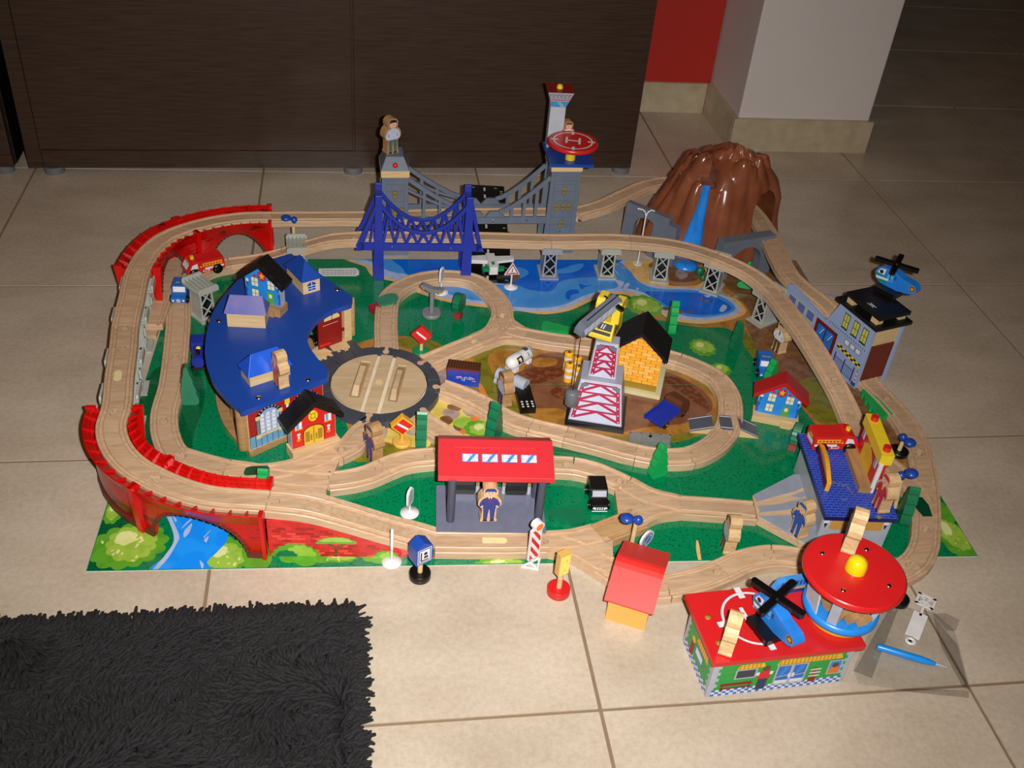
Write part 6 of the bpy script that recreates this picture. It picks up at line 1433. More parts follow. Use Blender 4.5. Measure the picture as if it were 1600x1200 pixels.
for x, y, s_ in ((1030, 402, 9), (1036, 396, 7), (1094, 424, 10), (1099, 433, 7), (1176, 378, 7), (1172, 410, 6)):
    q = loc_(P(x, y, 8)); MB().ball((q.x, q.y, s_ * .8), s_, BGREEN if x > 1100 else DGREEN, (1, .7, 1), 8).build('shrub', vt)
# ---------------------------------------------------------------- pale blue building on the right
PB = M('pale_blue_building', (150, 172, 212), .45, amp=.02)
ba = math.radians(107)
B0 = V3((1481, 590, 0))
t = thing('ramp_building', 'pale blue ramp building with red shutter and black roof at the right edge', 'toy building', B0, ba)
# local: x runs back along the wall, y negative = towards the far wall
prof_ = [(0, 1), (214, 1), (214, 82), (206, 84), (112, 72), (104, 74), (84, 122), (0, 122)]
MB(UP).prism(prof_, -3, 3, PB).build('near_wall', t, bev=.5)
MB(TR(0, -60, 0) @ UP).prism([(0, 1), (190, 1), (190, 62), (150, 80), (104, 84), (84, 122), (0, 122)], -1, 3, PB).build('far_wall', t, bev=.5)
MB(TR(0, -57, 0) @ UP).prism([(4, 1), (188, 1), (188, 61), (150, 79), (100, 84), (88, 84), (4, 84)], -1, 1.6, WOOD).build('wood_lining', t)
f = MB(); f.frame((0, 3.1, 0), (-1, 0, 0), (0, 0, 1))
LT = M('window_yellow_print', (206, 206, 90), .45); WBL = M('pane_deep_blue_print', (40, 110, 200), .4); VIO = M('pane_violet_print', (96, 110, 190), .4)
for x in (16, 38, 62):
    f.rect(-x - 7, 84, -x + 7, 112, INK, .1); f.rect(-x - 5.6, 85.6, -x + 5.6, 110.4, LT, .2); f.rect(-x - .5, 85, -x + .5, 111, INK, .3); f.rect(-x - 6, 97, -x + 6, 98, INK, .3); f.rect(-x - 8, 82.4, -x + 8, 84, INK, .15)
for k in range(17): f.rect(-6 - k * 5.6, 74, -4.6 - k * 5.6, 78, DGREY, .1)
for x in (18, 32, 46): f.rect(-x - 6, 60, -x + 6, 70, DGREY, .1); f.rect(-x - 5, 61, -x + 5, 69, WPRINT, .2)
for k in range(10):
    for r in range(2): f.rect(-10 - k * 6, 40 + r * 4 - k * -.6, -4 - k * 6, 44 + r * 4 - k * -.6, INK if (k + r) % 2 else YEL, .15)
for k in range(13): f.rect(-16 - k * 3.6, 8, -15 - k * 3.6, 30, NAVY, .15)
for x in (14, 38, 62): f.rect(-x - 1.4, 6, -x + 1.4, 36, M('violet_print', (84, 40, 130), .4), .2)
f.rect(-62, 27, -14, 28, NAVY, .2); f.rect(-62, 9, -14, 10, NAVY, .2)
f.rect(-6, 10, -4, 30, WPRINT, .15); f.rect(-6, 14, -4, 18, RED, .2); f.rect(-6, 22, -4, 26, RED, .2); f.disc(-5, 33, 2.6, ORANGE, .2, 10); f.rect(-11, 3, -1, 11, M('bin_blue_print', (40, 90, 130), .4), .2)
f.rect(-126, 18, -70, 66, DRED, .1); f.rect(-120, 12, -76, 60, INK, .2)
for x in (-119, -97): f.rect(x, 12, x + 20, 59, WBL, .3); f.line((x + 4, 42), (x + 12, 58), 3, SKY, .4); f.line((x + 9, 42), (x + 16, 56), 1.4, WPRINT, .45)
for k in range(11): f.rect(-126, 18 + k * 4.4, -120, 19 + k * 4.4, INK, .25); f.rect(-76, 18 + k * 4.4, -70, 19 + k * 4.4, INK, .25); f.rect(-124 + k * 5, 60, -123 + k * 5, 66, INK, .25)
for x in (-206, -180, -154): f.rect(x, 48, x + 22, 68, LT, .1); f.rect(x + 1.6, 49.6, x + 20.4, 66.4, VIO, .2)
f.build('window_print', t)
MB().box(3, 6, -57, -3, 84, 122, PALE).build('end_panel', t)
SHT = M('shutter_red', (112, 40, 26), .5)
for k in range(13): MB().box(1, 3.4, -54, -6, 14 + k * 5.4, 18.9 + k * 5.4, SHT).build('shutter_slat', t, bev=.5)
RB = M('matt_black_paint', (9, 9, 10), .5, 'flat')
MB().box(-8, 94, -68, 8, 122, 128, RB).build('roof', t, bev=.8)
for x, y in ((10, -6), (10, -54), (70, -6), (70, -54)): MB().box(x - 7, x + 7, y - 7, y + 7, 128, 138, PALE).build('roof_block', t, bev=.6)
MB().box(-2, 82, -64, 2, 138, 144, RB).build('upper_roof', t, bev=1)
MB(TR(34, -12, 144)).prism([(-8, -2), (8, -3), (4, 1), (9, 4), (0, 3), (-7, 5), (-3, 1)], 0, .6, LGREY).build('worn_sticker', t)
# ---------------------------------------------------------------- station
sa = math.radians(-4.2)
t = thing('station', 'grey platform station with flat red roof and four printed skylights', 'toy station', V3((750, 280, 1)), sa)
PLG = M('platform_grey', (112, 116, 138), .2)
MB().box(0, 148, 1, 88, 0, 13.5, WOOD).build('plinth', t); MB().box(0, 148, 0, 88, 13.5, 15.5, PLG).build('platform', t, bev=.6)
DG = M('pillar_grey', (72, 76, 92), .4)
for x, y in ((19, 20), (138, 20), (19, 70), (138, 70)): MB().cyl(x, y, 15.5, 90, 5.6, DG, 20).build('pillar', t)
rq = MB(); H0, H1, D0, D1 = 88, 112, 18, 76
STR = M('station_red', (200, 46, 54), .36, amp=.02)
rq.X = TR(0, 0, 0) @ RZ(math.pi / 2) @ UP    # outline in (y, z), extruded along x
rq.prism([(D0, H0), (D0, H0 + 8), (D1, H1), (D1 + 26, H0 + 8), (D1 + 26, H0)], 0, 153, STR) ; o = rq.build('roof', t, bev=1)
o.location = (0, 0, 0)
f = MB(); f.frame((0, D0, H0 + 8), (1, 0, 0), (0, D1 - D0, H1 - H0 - 8)); sl = math.hypot(D1 - D0, H1 - H0 - 8)
for a_, b_, c_, d_ in ((1, 1, 152, 19), (1, sl * .78, 152, sl - 1), (1, 19, 22, sl * .78), (130, 19, 152, sl * .78)): f.box(a_, c_, b_, d_, 0, 1.3, STR)
f.build('roof_border', t)
f = MB(); f.frame((0, D0, H0 + 8), (1, 0, 0), (0, D1 - D0, H1 - H0 - 8)); WB2 = M('skylight_blue_print', (60, 140, 220), .35)
for k in range(4):
    x = 32 + k * 26; f.rect(x - .8, 24, x + 20.8, 37, VIO, .15); f.rect(x, 24.8, x + 20, 36.2, WPRINT, .25); f.flat([(x + 5, 24.8), (x + 10, 24.8), (x + 18, 36.2), (x + 13, 36.2)], WB2, .35); f.rect(x + 9.6, 24.8, x + 10.3, 36.2, VIO, .4); f.rect(x, 30.2, x + 20, 30.8, VIO, .4)
f.build('skylight_print', t)
for k, x in enumerate((24, 96)):
    b = thing('platform_bench', 'black shiny advertising bench on the platform behind the %s pillar' % ('left' if k == 0 else 'right'), 'toy bench', V3((750, 280, 16.6)) + RZ(sa) @ V3((x, 78, 0)), sa, 'black benches on the station platform')
    MB().box(0, 30, -2, 4, 8, 30, BLACK).build('backrest', b, bev=.6); MB().box(0, 30, -7, -2, 4, 8, BLACK).build('seat', b, bev=.6)
    MB().box(1, 29, -7, 4, 0, 4, BLACK).build('foot', b)
    for s_ in (-4.5, 31): p_ = MB().box(s_, s_ + 4, -5, 3, 0, 32, LGREY); p_.box(s_ + .4, s_ + 3.6, -5.3, -5, 14, 31, GOLD); p_.build('side_post', b)
# ---------------------------------------------------------------- grey ramp and blue tiled roof building
t = thing('ramp_plate', 'grey painted wooden fan shaped ramp leading under the blue tiled roof', 'toy ramp', P(1210, 800, 1))
og = P(1210, 800, 1); og.z = 0
L2 = lambda q, z=13: P(*q, z) - og
ol = [L2(q) for q in ((1176, 774), (1239, 742), (1300, 738), (1330, 848), (1257, 850), (1184, 811))]
MB().prism([(p.x, p.y) for p in ol], 1, 11.4, WOOD).build('plate', t, bev=.4)
GP = M('ramp_grey_paint', (148, 156, 172), .3)
for poly in (((1177, 774), (1239, 742.5), (1299, 739), (1299, 744), (1240, 768), (1182, 784)), ((1185, 792), (1215, 789), (1240, 783), (1300, 768), (1300, 790), (1236, 796), (1188, 801)), ((1236, 776), (1299, 752), (1299, 760), (1250, 778)), ((1186, 807), (1232, 806), (1302, 822), (1310, 846), (1258, 849)), ((1246, 803), (1302, 797), (1302, 812))):
    q = [L2(x) for x in poly]; MB().prism([(p.x, p.y) for p in q], 11.4, 13.4, GP).build('grey_panel', t, bev=.3)
TILE = M('blue_tile_print', (20, 40, 128), .35)
bt_ = V3((1270, 234, 0)); ba2 = ang(P(1289, 808, 62), P(1403, 812, 62))
t = thing('fire_station', 'toy building with a blue brick tiled flat roof over a grey and ochre front', 'toy building', bt_, ba2)
Lx, Ly = 102, 178
skew = P(1246, 677, 62) - P(1289, 808, 62); sk = RZ(-ba2) @ skew
pl_ = [(0, 0), (Lx, 0), (Lx + sk.x, sk.y - 4), (sk.x, sk.y)]
MB().prism(pl_, 55, 62, M('roof_edge_navy', (24, 30, 90), .35)).build('roof', t, bev=1.2)
TB2 = M('roof_tile_blue', (34, 64, 178), .3); tiles = MB()
nrow = 34
for r in range(nrow):
    v0, v1 = r / nrow, (r + .8) / nrow
    for k in range(-1, 12):
        u0 = (k + (r % 2) * .5) / 11.5; u1 = u0 + .92 / 11.5; u0, u1 = max(u0, .004), min(u1, .996)
        if u1 - u0 < .01: continue
        c = lambda u, v: (pl_[0][0] + (pl_[1][0] - pl_[0][0]) * u + (pl_[3][0] - pl_[0][0]) * v, pl_[0][1] + pl_[3][1] * v * .98 + 1.2)
        tiles.prism([c(u0, v0), c(u1, v0), c(u1, v1), c(u0, v1)], 62, 62.5, TB2)
LTB = M('tile_joint_blue', (110, 130, 205), .4); MB().prism([(x * .992 + .4, y * .992 + .6) for x, y in pl_], 62, 62.08, LTB).build('tile_joints', t)
tiles.build('roof_tiles', t)['kind'] = 'stuff'
for nm_, q in (('side_wall', [(6, 8), (12, 8), (12 + sk.x * .9, sk.y * .92), (6 + sk.x * .9, sk.y * .92)]), ('side_wall', [(Lx - 12, 8), (Lx - 6, 8), (Lx - 6 + sk.x * .9, sk.y * .92), (Lx - 12 + sk.x * .9, sk.y * .92)])):
    MB().prism(q, 1, 55, LGREY).build(nm_, t)
MB(UP).prism([(2, 1), (36, 1), (36, 30), (66, 30), (66, 1), (99, 1), (99, 55), (2, 55)], -14, -7, LGREY).build('front_wall', t)
f = MB(TR(0, 6.9, 0) @ UP); f.rect(14, 32, 88, 54, M('ochre_front_print', (204, 150, 70), .5), .1)
for x in (8, 92): f.disc(x, 46, 4, WPRINT, .2, 12); f.flat([(x - 2.6, 43), (x + 2.6, 43), (x, 34)], INK, .2)
for k in range(9): f.rect(40 + k * 3, 41, 41.6 + k * 3, 44, INK, .2)
f.build('front_print', t)
m = MB(TR(0, 0, 62.6))
for (x, y, l, a_) in ((22, 62, 20, .5), (30, 70, 14, -.6), (46, 64, 12, .2), (50, 52, 16, -1.3), (38, 66, 10, 1.0), (36, 34, 9, 0)): m.X = TR(x, y, 62.6) @ RZ(a_); m.prism([(-l / 2, -1.2), (l / 2, -.8), (l / 2, .8), (-l / 2, 1.2)], 0, .5, SLATE)
m.build('grey_scuff', t)
q = P(1373, 809, 62) ; MB(RZ(-ba2) @ TR(-bt_.x, -bt_.y, 0)).cyl(q.x, q.y, 62.4, 63.2, 3, GOLD, 12).build('screw', t)
# yellow topped red garage standing on the roof, and the gate board
g0, g1 = P(1364, 766, 62), P(1342, 706, 62)
t = thing('toy_garage', 'red garage front with long yellow beam and two red lamps on the blue roof', 'toy building', g0 * 1.0, ang(g0, g1))
Lg = (g1 - g0).length
MB(UP).prism([(0, 0), (Lg, 0), (Lg, 50), (0, 50)], -6, 6, RED).build('wall', t, bev=.6)
MB().box(-8, Lg + 4, 6, 23, 0, 10, TAN).build('base', t, bev=1)
f = MB(); f.frame((0, 6.1, 0), (-1, 0, 0), (0, 0, 1)); f.flat([(-Lg * .24, 4), (-Lg * .24, 34), (-Lg * .4, 44), (-Lg * .6, 44), (-Lg * .76, 34), (-Lg * .76, 4)], M('gold_door_print', (226, 184, 40), .45), .2)
for x in (.12, .88): f.rect(-Lg * x - 5, 34, -Lg * x + 5, 48, WPRINT, .2); f.rect(-Lg * x - 3.6, 35, -Lg * x, 47, SKY, .3)
f.disc(-Lg * .5, 46, 3, YEL, .3); f.build('printed_front', t)
MB().box(-4, Lg + 6, -10, 8, 50, 67, M('beam_yellow', (232, 204, 40), .35)).build('yellow_beam', t, bev=1.4)
for x in (8, Lg - 8): MB().cyl(x, -1, 67, 74, 5.4, RED, 20).build('red_lamp', t, bev=.8)
MB(RY(math.radians(0))).box(-7, -3, 2, 8, 0, 52, WHITE).build('white_post', t, bev=.5)
g0, g1 = P(1291, 768, 62), P(1279, 706, 62)
t = thing('gate_board', 'curved yellow and maroon board standing on the blue tiled roof', 'toy board', g0, ang(g0, g1)); Lg = (g1 - g0).length
ol = [(0, 0), (Lg, 0), (Lg, 16)] + [(Lg * (1 - k / 8), 16 + 8 * math.sin(math.pi * k / 8)) for k in range(1, 8)] + [(0, 16)]
MB(UP).prism(ol, -3, 3, M('board_yellow', (236, 170, 30), .35)).build('board', t, bev=.8)
f = MB(); f.frame((0, 3.1, 0), (-1, 0, 0), (0, 0, 1)); f.rect(-Lg + 1, 1, -1, 16, M('maroon_print', (130, 30, 50), .45), .1); rnd = random.Random(9)
for k in range(7): x = -8 - k * (Lg - 14) / 7; f.flat([(x, 5 + rnd.uniform(-2, 2)), (x - 5, 6), (x - 4, 13), (x - 1, 12 + rnd.uniform(-2, 2))], INK, .2)
f.build('printed_face', t)
# ---------------------------------------------------------------- diner with tower
da = ang(P(1105, 1089, 0), P(1312, 1064, 0))
D_ = P(1102, 1090, 0)
t = thing('diner', 'green walled toy diner with red helipad roof at the lower right', 'toy building', D_, da)
DL, DD, DH = 176, 84, 64
GW = M('diner_green', (40, 160, 66), .4, rgb2=(30, 148, 58), scale=120)
MB().box(0, DL, 0, DD, 0, DH, LGREY).build('walls', t, bev=.8)
MB().box(-6, DL + 8, -5, DD + 14, DH, DH + 7, M('diner_red', (206, 34, 36), .28, amp=.02)).build('roof', t, bev=1.4)
def diner_face(o, u, L0, side=False):
    f = MB(); f.frame(o, u, (0, 0, 1)); rnd = random.Random(4)
    e = []
    for k in range(9): e += [(7 + (k % 2) * 3, 12 + k * 5.6), (7 + (k % 2) * 3, 12 + (k + 1) * 5.6)]
    f.flat(e + [(L0 - x, z) for x, z in reversed(e)], GW, .1)
    for k in range(26):
        x = rnd.uniform(12, L0 - 20); z = rnd.uniform(18, 58); f.rect(x, z, x + 6, z + 1.2, LEAF1, .15)
    n = int(L0 / 5)
    for k in range(n):
        for r in range(3): f.rect(5 + k * (L0 - 10) / n, 1 + r * 3.8, 5 + (k + 1) * (L0 - 10) / n, 4.8 + r * 3.8, WPRINT if (k + r) % 2 else WBL, .15)
    def awn(x0, x1, z0, z1):
        f.flat([(x0 - 3, z0), (x1 + 3, z0), (x1, z1), (x0, z1)], AMB, .25)
        for k in range(int((x1 - x0) / 5)): f.rect(x0 + k * 5, z0, x0 + k * 5 + 1.6, z1, M('awning_stripe_print', (200, 130, 24), .45), .32)  # narrow darker amber stripes printed on the awning
    if not side:
        awn(32, 62, 47, 55); f.rect(29, 29, 56, 46, LGREY, .22); f.rect(31, 31, 54, 44.5, DGREY, .3)
        for k in range(5): f.rect(32, 32 + k * 2.6, 53, 33 + k * 2.6, INK, .36)
        awn(82, 160, 47, 56)
        for x in (82, 102): f.rect(x - 1, 10, x + 19, 46, LGREY, .22); f.rect(x + 1, 12, x + 17, 44, WBL, .3); f.flat([(x + 3, 26), (x + 8, 26), (x + 15, 42), (x + 9, 42)], SKY, .36); f.rect(x + 1, 12, x + 17, 18, WPRINT, .36); f.line((x + 1, 24), (x + 17, 27), 1.6, LGREY, .4)
        f.rect(98, 22, 101, 30, WPRINT, .45); f.rect(103, 22, 106, 30, WPRINT, .45)
        f.rect(14, 12, 54, 15, DRED, .3); f.rect(14, 18, 54, 23, DRED, .3); f.rect(16, 8, 18, 18, BRN, .3); f.rect(50, 8, 52, 18, BRN, .3)
        f.flat([(60, 5), (72, 5), (73, 26), (61, 26)], M('jeans_print', (44, 56, 84), .5), .4); f.flat([(58, 25), (75, 25), (73, 40), (61, 40)], RED, .45); f.rect(56, 32, 60, 38, WPRINT, .46); f.rect(73, 32, 77, 38, WPRINT, .46); f.disc(67, 44, 5, BRN, .5, 12)
        f.rect(127, 8, 137, 16, DRED, .3); f.rect(130, 16, 134, 34, RED, .3)
        for z in (18, 24, 30): f.rect(126, z, 140, z + 2, WPRINT, .36)
        f.rect(148, 18, 166, 44, LGREY, .25); f.rect(150, 20, 164, 42, SKY, .3); f.flat([(150, 20), (164, 20), (162, 32), (152, 32)], ORANGE, .4); f.disc(157, 35, 4.4, BRN, .4, 12)
    else:
        awn(36, 66, 40, 50); f.rect(34, 22, 58, 36, WBL, .25); f.rect(36, 24, 56, 34, WPRINT, .3); f.flat([(20, 8), (30, 8), (30, 30), (22, 30)], M('coat_red_print', (150, 30, 34), .5), .4); f.disc(26, 35, 5, AMB, .45, 12)
    return f
diner_face((0, -.1, 0), (1, 0, 0), DL).build('printed_front', t)
diner_face((-.1, DD, 0), (0, -1, 0), DD, True).build('printed_side', t)
m = MB(TR(66, 52, DH + 7.1)); m.ring(0, 0, 37, 40, WPRINT, .15, 44)
for k in range(4): m.X = TR(66, 52, DH + 7.1) @ RZ(k * math.pi / 2 + .1); m.rect(31, -4, 48, 4, WPRINT, .25)
m.X = TR(66, 52, DH + 7.1) @ RZ(.1); m.rect(-12, -18, -7, 18, WPRINT, .2); m.rect(7, -18, 12, 18, WPRINT, .2); m.rect(-8, -2, 8, 2, WPRINT, .2); m.build('helipad_print', t)
for x, y in ((10, 22), (10, 60)): MB().lathe([(3.6, DH + 7), (3.6, DH + 7.8), (1.6, DH + 7.9)], GOLD, 14, x, y).build('screw', t)
# fin board at the back edge
bq0, bq1 = P(1204, 928, 71), P(1282, 915, 71)
fb = thing('train_board', 'blue striped curved board standing behind the helicopter on the red roof', 'toy board', bq0, ang(bq0, bq1)); Lf = (bq1 - bq0).length
ol = [(0, 0), (Lf, 0), (Lf, 24), (14, 24), (5, 20), (0, 10)]
MB(UP).prism(ol, -4, 4, M('train_board_blue', (70, 150, 226), .35)).build('board', fb, bev=1)
f = MB(); f.frame((0, -4.1, 0), (1, 0, 0), (0, 0, 1)); f.rect(0.6, .5, Lf, 7, NAVY, .1); f.flat([(2, 8), (Lf, 8), (Lf, 11), (4, 11)], AMB, .2)
for k in range(14): f.rect(8 + k * 5, 14, 11 + k * 5, 22, BPRINT, .2)
f.build('printed_face', fb)
# tower
tc = V3((1214, 62, 71))
t = thing('round_tower', 'round tower with big red disc roof and yellow dome standing on the diner', 'toy tower', tc, math.radians(10))
MB().lathe([(35, 0), (37, 2), (37, 11), (35, 12)], YEL, 40).build('yellow_foot', t)
MB().lathe([(42, 12), (45, 14), (45, 20), (42, 22)], SKY, 48).build('blue_floor', t)
for k in range(4):
    a_ = math.radians(40 + 90 * k); MB(RZ(a_)).add([(34, -6, 20), (40, -6, 20), (40, 6, 20), (34, 6, 20), (42, -6, 70), (48, -6, 70), (48, 6, 70), (42, 6, 70)], [[3, 2, 1, 0], [4, 5, 6, 7], [0, 1, 5, 4], [1, 2, 6, 5], [2, 3, 7, 6], [3, 0, 4, 7]], LGREY).build('pillar', t, bev=.6)
MB(RZ(math.radians(172))).add([(38, -14, 22), (40, -14, 22), (40, 14, 22), (38, 14, 22), (44, -16, 68), (46, -16, 68), (46, 16, 68), (44, 16, 68)], [[0, 1, 5, 4], [1, 2, 6, 5], [2, 3, 7, 6], [3, 0, 4, 7]], WHITE).build('window_panel', t)
MB().lathe([(57, 70), (59.5, 72), (59.5, 77), (57, 79)], M('tower_red', (208, 32, 34), .28, amp=.02), 64).build('disc_roof', t)
MB().lathe([(12, 79), (12, 88), (10, 94), (5, 98), (.1, 99)], M('dome_yellow', (242, 212, 20), .2), 28).build('yellow_dome', t)
for k in range(4): a_ = math.radians(38 + 90 * k); MB().lathe([(3, 79), (2.6, 80), (1, 80.2)], CHROME, 12, 40 * math.cos(a_), 40 * math.sin(a_)).build('screw', t)
for k, (px_, py_, a_, tl) in enumerate(((1309, 962, 28, -72), (1326, 968, 20, -62), (1343, 970, 34, -58))):
    q = P(px_, py_, 100)
    f_ = thing('toy_figure', ('leftmost', 'middle', 'rightmost')[k] + ' of the wooden figures lying inside the round tower', 'toy figure', q + V3((6, -4, 0)), (math.radians(tl), 0, math.radians(a_)), 'wooden figures inside the tower')
    hp = [(10, 0), (9, 6), (8, 16), (12, 20), (13, 27), (8, 31), (8.6, 38), (3, 43)]
    MB(RZ(math.pi / 2) @ UP).prism([(x_ * .8, z_ * .9) for x_, z_ in hp] + [(-x_ * .8, z_ * .9) for x_, z_ in reversed(hp)], -6, 6, TAN).build('body', f_, bev=1)
# barn
b0, b1 = P(945, 967, 0), P(1003, 985, 0); bar_ = ang(b0, b1)
t = thing('toy_barn', 'plain orange yellow toy barn with a smooth rounded red roof', 'toy building', b0, bar_); Lb = (b1 - b0).length + 3
MB().box(0, Lb, 0, 82, 0, 42, M('barn_orange', (232, 172, 84), .4, amp=.02)).build('walls', t, bev=.5)
m = MB(RZ(math.pi / 2) @ UP)
up_ = [(-7, 40), (-8, 42), (30, 66), (36, 69), (42, 70), (48, 69), (54, 66), (100, 44), (99, 42)]; lo_ = [(97, 40), (54, 61), (42, 65), (30, 61), (-5, 38)]
m.prism(up_ + lo_, -5, Lb + 6, M('barn_red', (226, 48, 42), .42, amp=.02)); m.build('roof', t, bev=.8)
# ---------------------------------------------------------------- crane
cr0 = P(928, 669, 1); ca_ = math.radians(-16)
t = thing('crane', 'tall grey and crimson lattice crane with yellow cab and hanging grey weight', 'toy crane', cr0, ca_)
CB = M('crane_base_black', (26, 26, 28), .4); CG = M('crane_grey', (160, 165, 180), .4); CRM = M('crimson_print', (168, 32, 74), .45)
MB().box(-46, 46, -4, 84, 0, 8, CB).build('base', t, bev=1.2)
def frus(x0, y0, y1, z0, x1, y2, y3, z1, mt, name):
    return MB().add([(-x0, y0, z0), (x0, y0, z0), (x0, y1, z0), (-x0, y1, z0), (-x1, y2, z1), (x1, y2, z1), (x1, y3, z1), (-x1, y3, z1)], [[3, 2, 1, 0], [4, 5, 6, 7], [0, 1, 5, 4], [1, 2, 6, 5], [2, 3, 7, 6], [3, 0, 4, 7]], mt).build(name, t, bev=.8)
frus(42, 2, 78, 8, 32, 24, 76, 72, CG, 'lower_block'); frus(22, 34, 66, 72, 18, 40, 62, 134, CG, 'upper_block')
def lattice(z0, y0, z1, y1, w0, w1, rows):
    f = MB(); d = V3((0, y1 - y0, z1 - z0)); f.frame((0, y0 - .2, z0), (1, 0, 0), d); H = d.length
    W_ = lambda v: (w0 + (w1 - w0) * v / H)
    f.flat([(-W_(2) + 2, 2), (W_(2) - 2, 2), (W_(H - 2) - 2, H - 2), (-W_(H - 2) + 2, H - 2)], M('pale_print', (196, 202, 224), .4), .1)
    lo, hi = 5, H - 5
    for s_ in (-1, 1):
        f.flat([(s_ * (W_(lo) - 3), lo), (s_ * (W_(lo) - 9), lo), (s_ * (W_(hi) - 9), hi), (s_ * (W_(hi) - 3), hi)], CRM, .3)
        f.flat([(s_ * (W_(hi) - 3), hi), (s_ * (W_(hi) - 16), hi), (s_ * (W_(hi) - 14), hi - 4), (s_ * (W_(hi - 9) - 3), hi - 9)], SLATE, .4)
        for k in range(rows + 1): v = lo + 2 + (hi - lo - 14) * k / rows; f.disc(s_ * (W_(v) - 6), v, 1, WPRINT, .5, 8)
    hh = (hi - lo) / rows
    for k in range(rows):
        v0, v1 = lo + k * hh, lo + (k + 1) * hh
        if True: f.line((-W_(v1) + 7, v1), (W_(v1) - 7, v1), 3.0, CRM, .26)
        f.line((-W_(v0) + 6, v0 + 1), (0, v1), 4.0, CRM, .24); f.line((W_(v0) - 6, v0 + 1), (0, v1), 4.0, CRM, .24)
    f.build('lattice_print', t)
lattice(8, 2, 72, 24, 42, 32, 4); lattice(72, 34, 134, 40, 22, 18, 4)
# yellow cab, boom, brackets, knobs in world space
cb = thing('x', '', 'x', (0, 0, 0)); bpy.data.objects.remove(cb)
inv = (TR(cr0.x, cr0.y, cr0.z) @ RZ(ca_)).inverted()
ZC = 140
c1, c2, c3 = P(918, 525, ZC), P(955, 536, ZC), P(981, 494, ZC)
cx_ax = (c2 - c1).normalized(); Lc = (c2 - c1).length; a_c = ang(c1, c2)
X = inv @ TR(c1.x, c1.y, ZC) @ RZ(a_c)
Dc = 52
YC = M('crane_yellow', (236, 206, 60), .3)
m = MB(X); m.add([(0, 0, 0), (Lc, 0, 0), (Lc, Dc, 0), (0, Dc, 0), (1, 0, 6), (Lc - 1, 0, 6), (2, 12, 26), (Lc - 2, 12, 26), (Lc - 1, Dc, 26), (1, Dc, 26)], [[3, 2, 1, 0], [0, 1, 5, 4], [4, 5, 7, 6], [6, 7, 8, 9], [1, 2, 8, 7, 5], [0, 4, 6, 9, 3], [2, 3, 9, 8]], YC); m.build('cab', t, bev=1.4)
f = MB(); f.frame(V3((0, -.15, 6)), (1, 0, 0), (0, 12, 20)); Xf = X @ f.X; f.X = Xf
f.rect(Lc * .3, 10, Lc - 4, 21, INK, .15); f.rect(4, 3, Lc - 4, 8, INK, .15); f.line((Lc * .45, 12), (Lc * .5, 19), 1.4, WPRINT, .25); f.line((Lc * .55, 12), (Lc * .6, 19), 1.4, WPRINT, .25)
f.X = X @ MB().frame((Lc + .1, 0, 0), (0, 1, 0), (0, 0, 1)).X; f.flat([(7, 7), (19, 7), (19, 22), (13, 22)], INK, .15); f.rect(23, 7, 34, 22, INK, .15); f.rect(26, 10, 31, 18, LGREY, .25); f.rect(8, 4, 36, 5, ORANGE, .2); f.build('window_print', t)
T0_, T1_ = P(906, 517, 172), P(966, 468, 200)
d = (T1_ - T0_); Lq = d.length; q_ = d.to_track_quat('X', 'Z').to_matrix().to_4x4()
Xb = inv @ Matrix.Translation(T0_) @ q_
m = MB(Xb @ UP); m.prism([(-6, -4), (-2, 3), (8, 8), (Lq, 8), (Lq, -7), (-2, -9)], -8, 8, SLATE); m.build('boom', t, bev=1.6)
m = MB(Xb); m.prism([(16, -1), (Lq - 2, -1), (Lq - 2, 1), (16, 1)], 8, 8.3, INK)
for s_ in (-1, 1):
    m.X = Xb @ MB().frame((0, -s_ * 8.1, 0), (s_, 0, 0), (0, 0, 1)).X
    m.rect(min(s_ * 2, s_ * (Lq - 4)), -6, max(s_ * 2, s_ * (Lq - 4)), 5, LGREY, .1)
    for k in range(5): x = 6 + k * (Lq - 16) / 5; m.line((s_ * x, -6), (s_ * (x + 8), 5), .8, SLATE, .2)
m.build('boom_print', t)
for k, (px_, py_) in enumerate(((936, 494), (962, 502))):
    q = P(px_, py_, 166); Xk = inv @ TR(q.x, q.y, 164) @ RZ(a_c + math.pi / 2)
    MB(Xk @ UP).prism([(-6, 0), (-6, 28), (0, 35), (22, 35), (34, 22), (34, 12), (26, 12), (18, 24), (8, 24), (5, 20), (5, 0)], -6, 6, YC).build('bracket', t, bev=1.4)
    kn = MB(Xk @ TR(28, 0, 14) @ RX(math.pi / 2)); sgn = -1 if k == 0 else 1
    z0, z1 = (-22, -7) if k == 1 else (7, 22)
    kn.prism([((13 if i % 2 else 11.4) * math.cos(i * math.pi / 8), (13 if i % 2 else 11.4) * math.sin(i * math.pi / 8)) for i in range(16)], z0, z1, BLACKP); kn.build('winding_knob', t, bev=1)
MB(Xb).box(Lq - 14, Lq - 8, -20, 20, -3, 3, BLACKP).build('axle', t)
tip = T0_ + V3((2, -2, -6)); tl = inv @ tip
wt = V3((tl.x, tl.y, 46))
MB().tube((tl.x, tl.y, 62), (tl.x, tl.y, tl.z), .7, INK, 6).build('cable', t)
MB().lathe([(9, 36), (10.5, 38), (10.5, 60), (9, 62), (1, 63)], M('weight_grey', (104, 110, 114), .4), 24, tl.x, tl.y).build('weight', t)
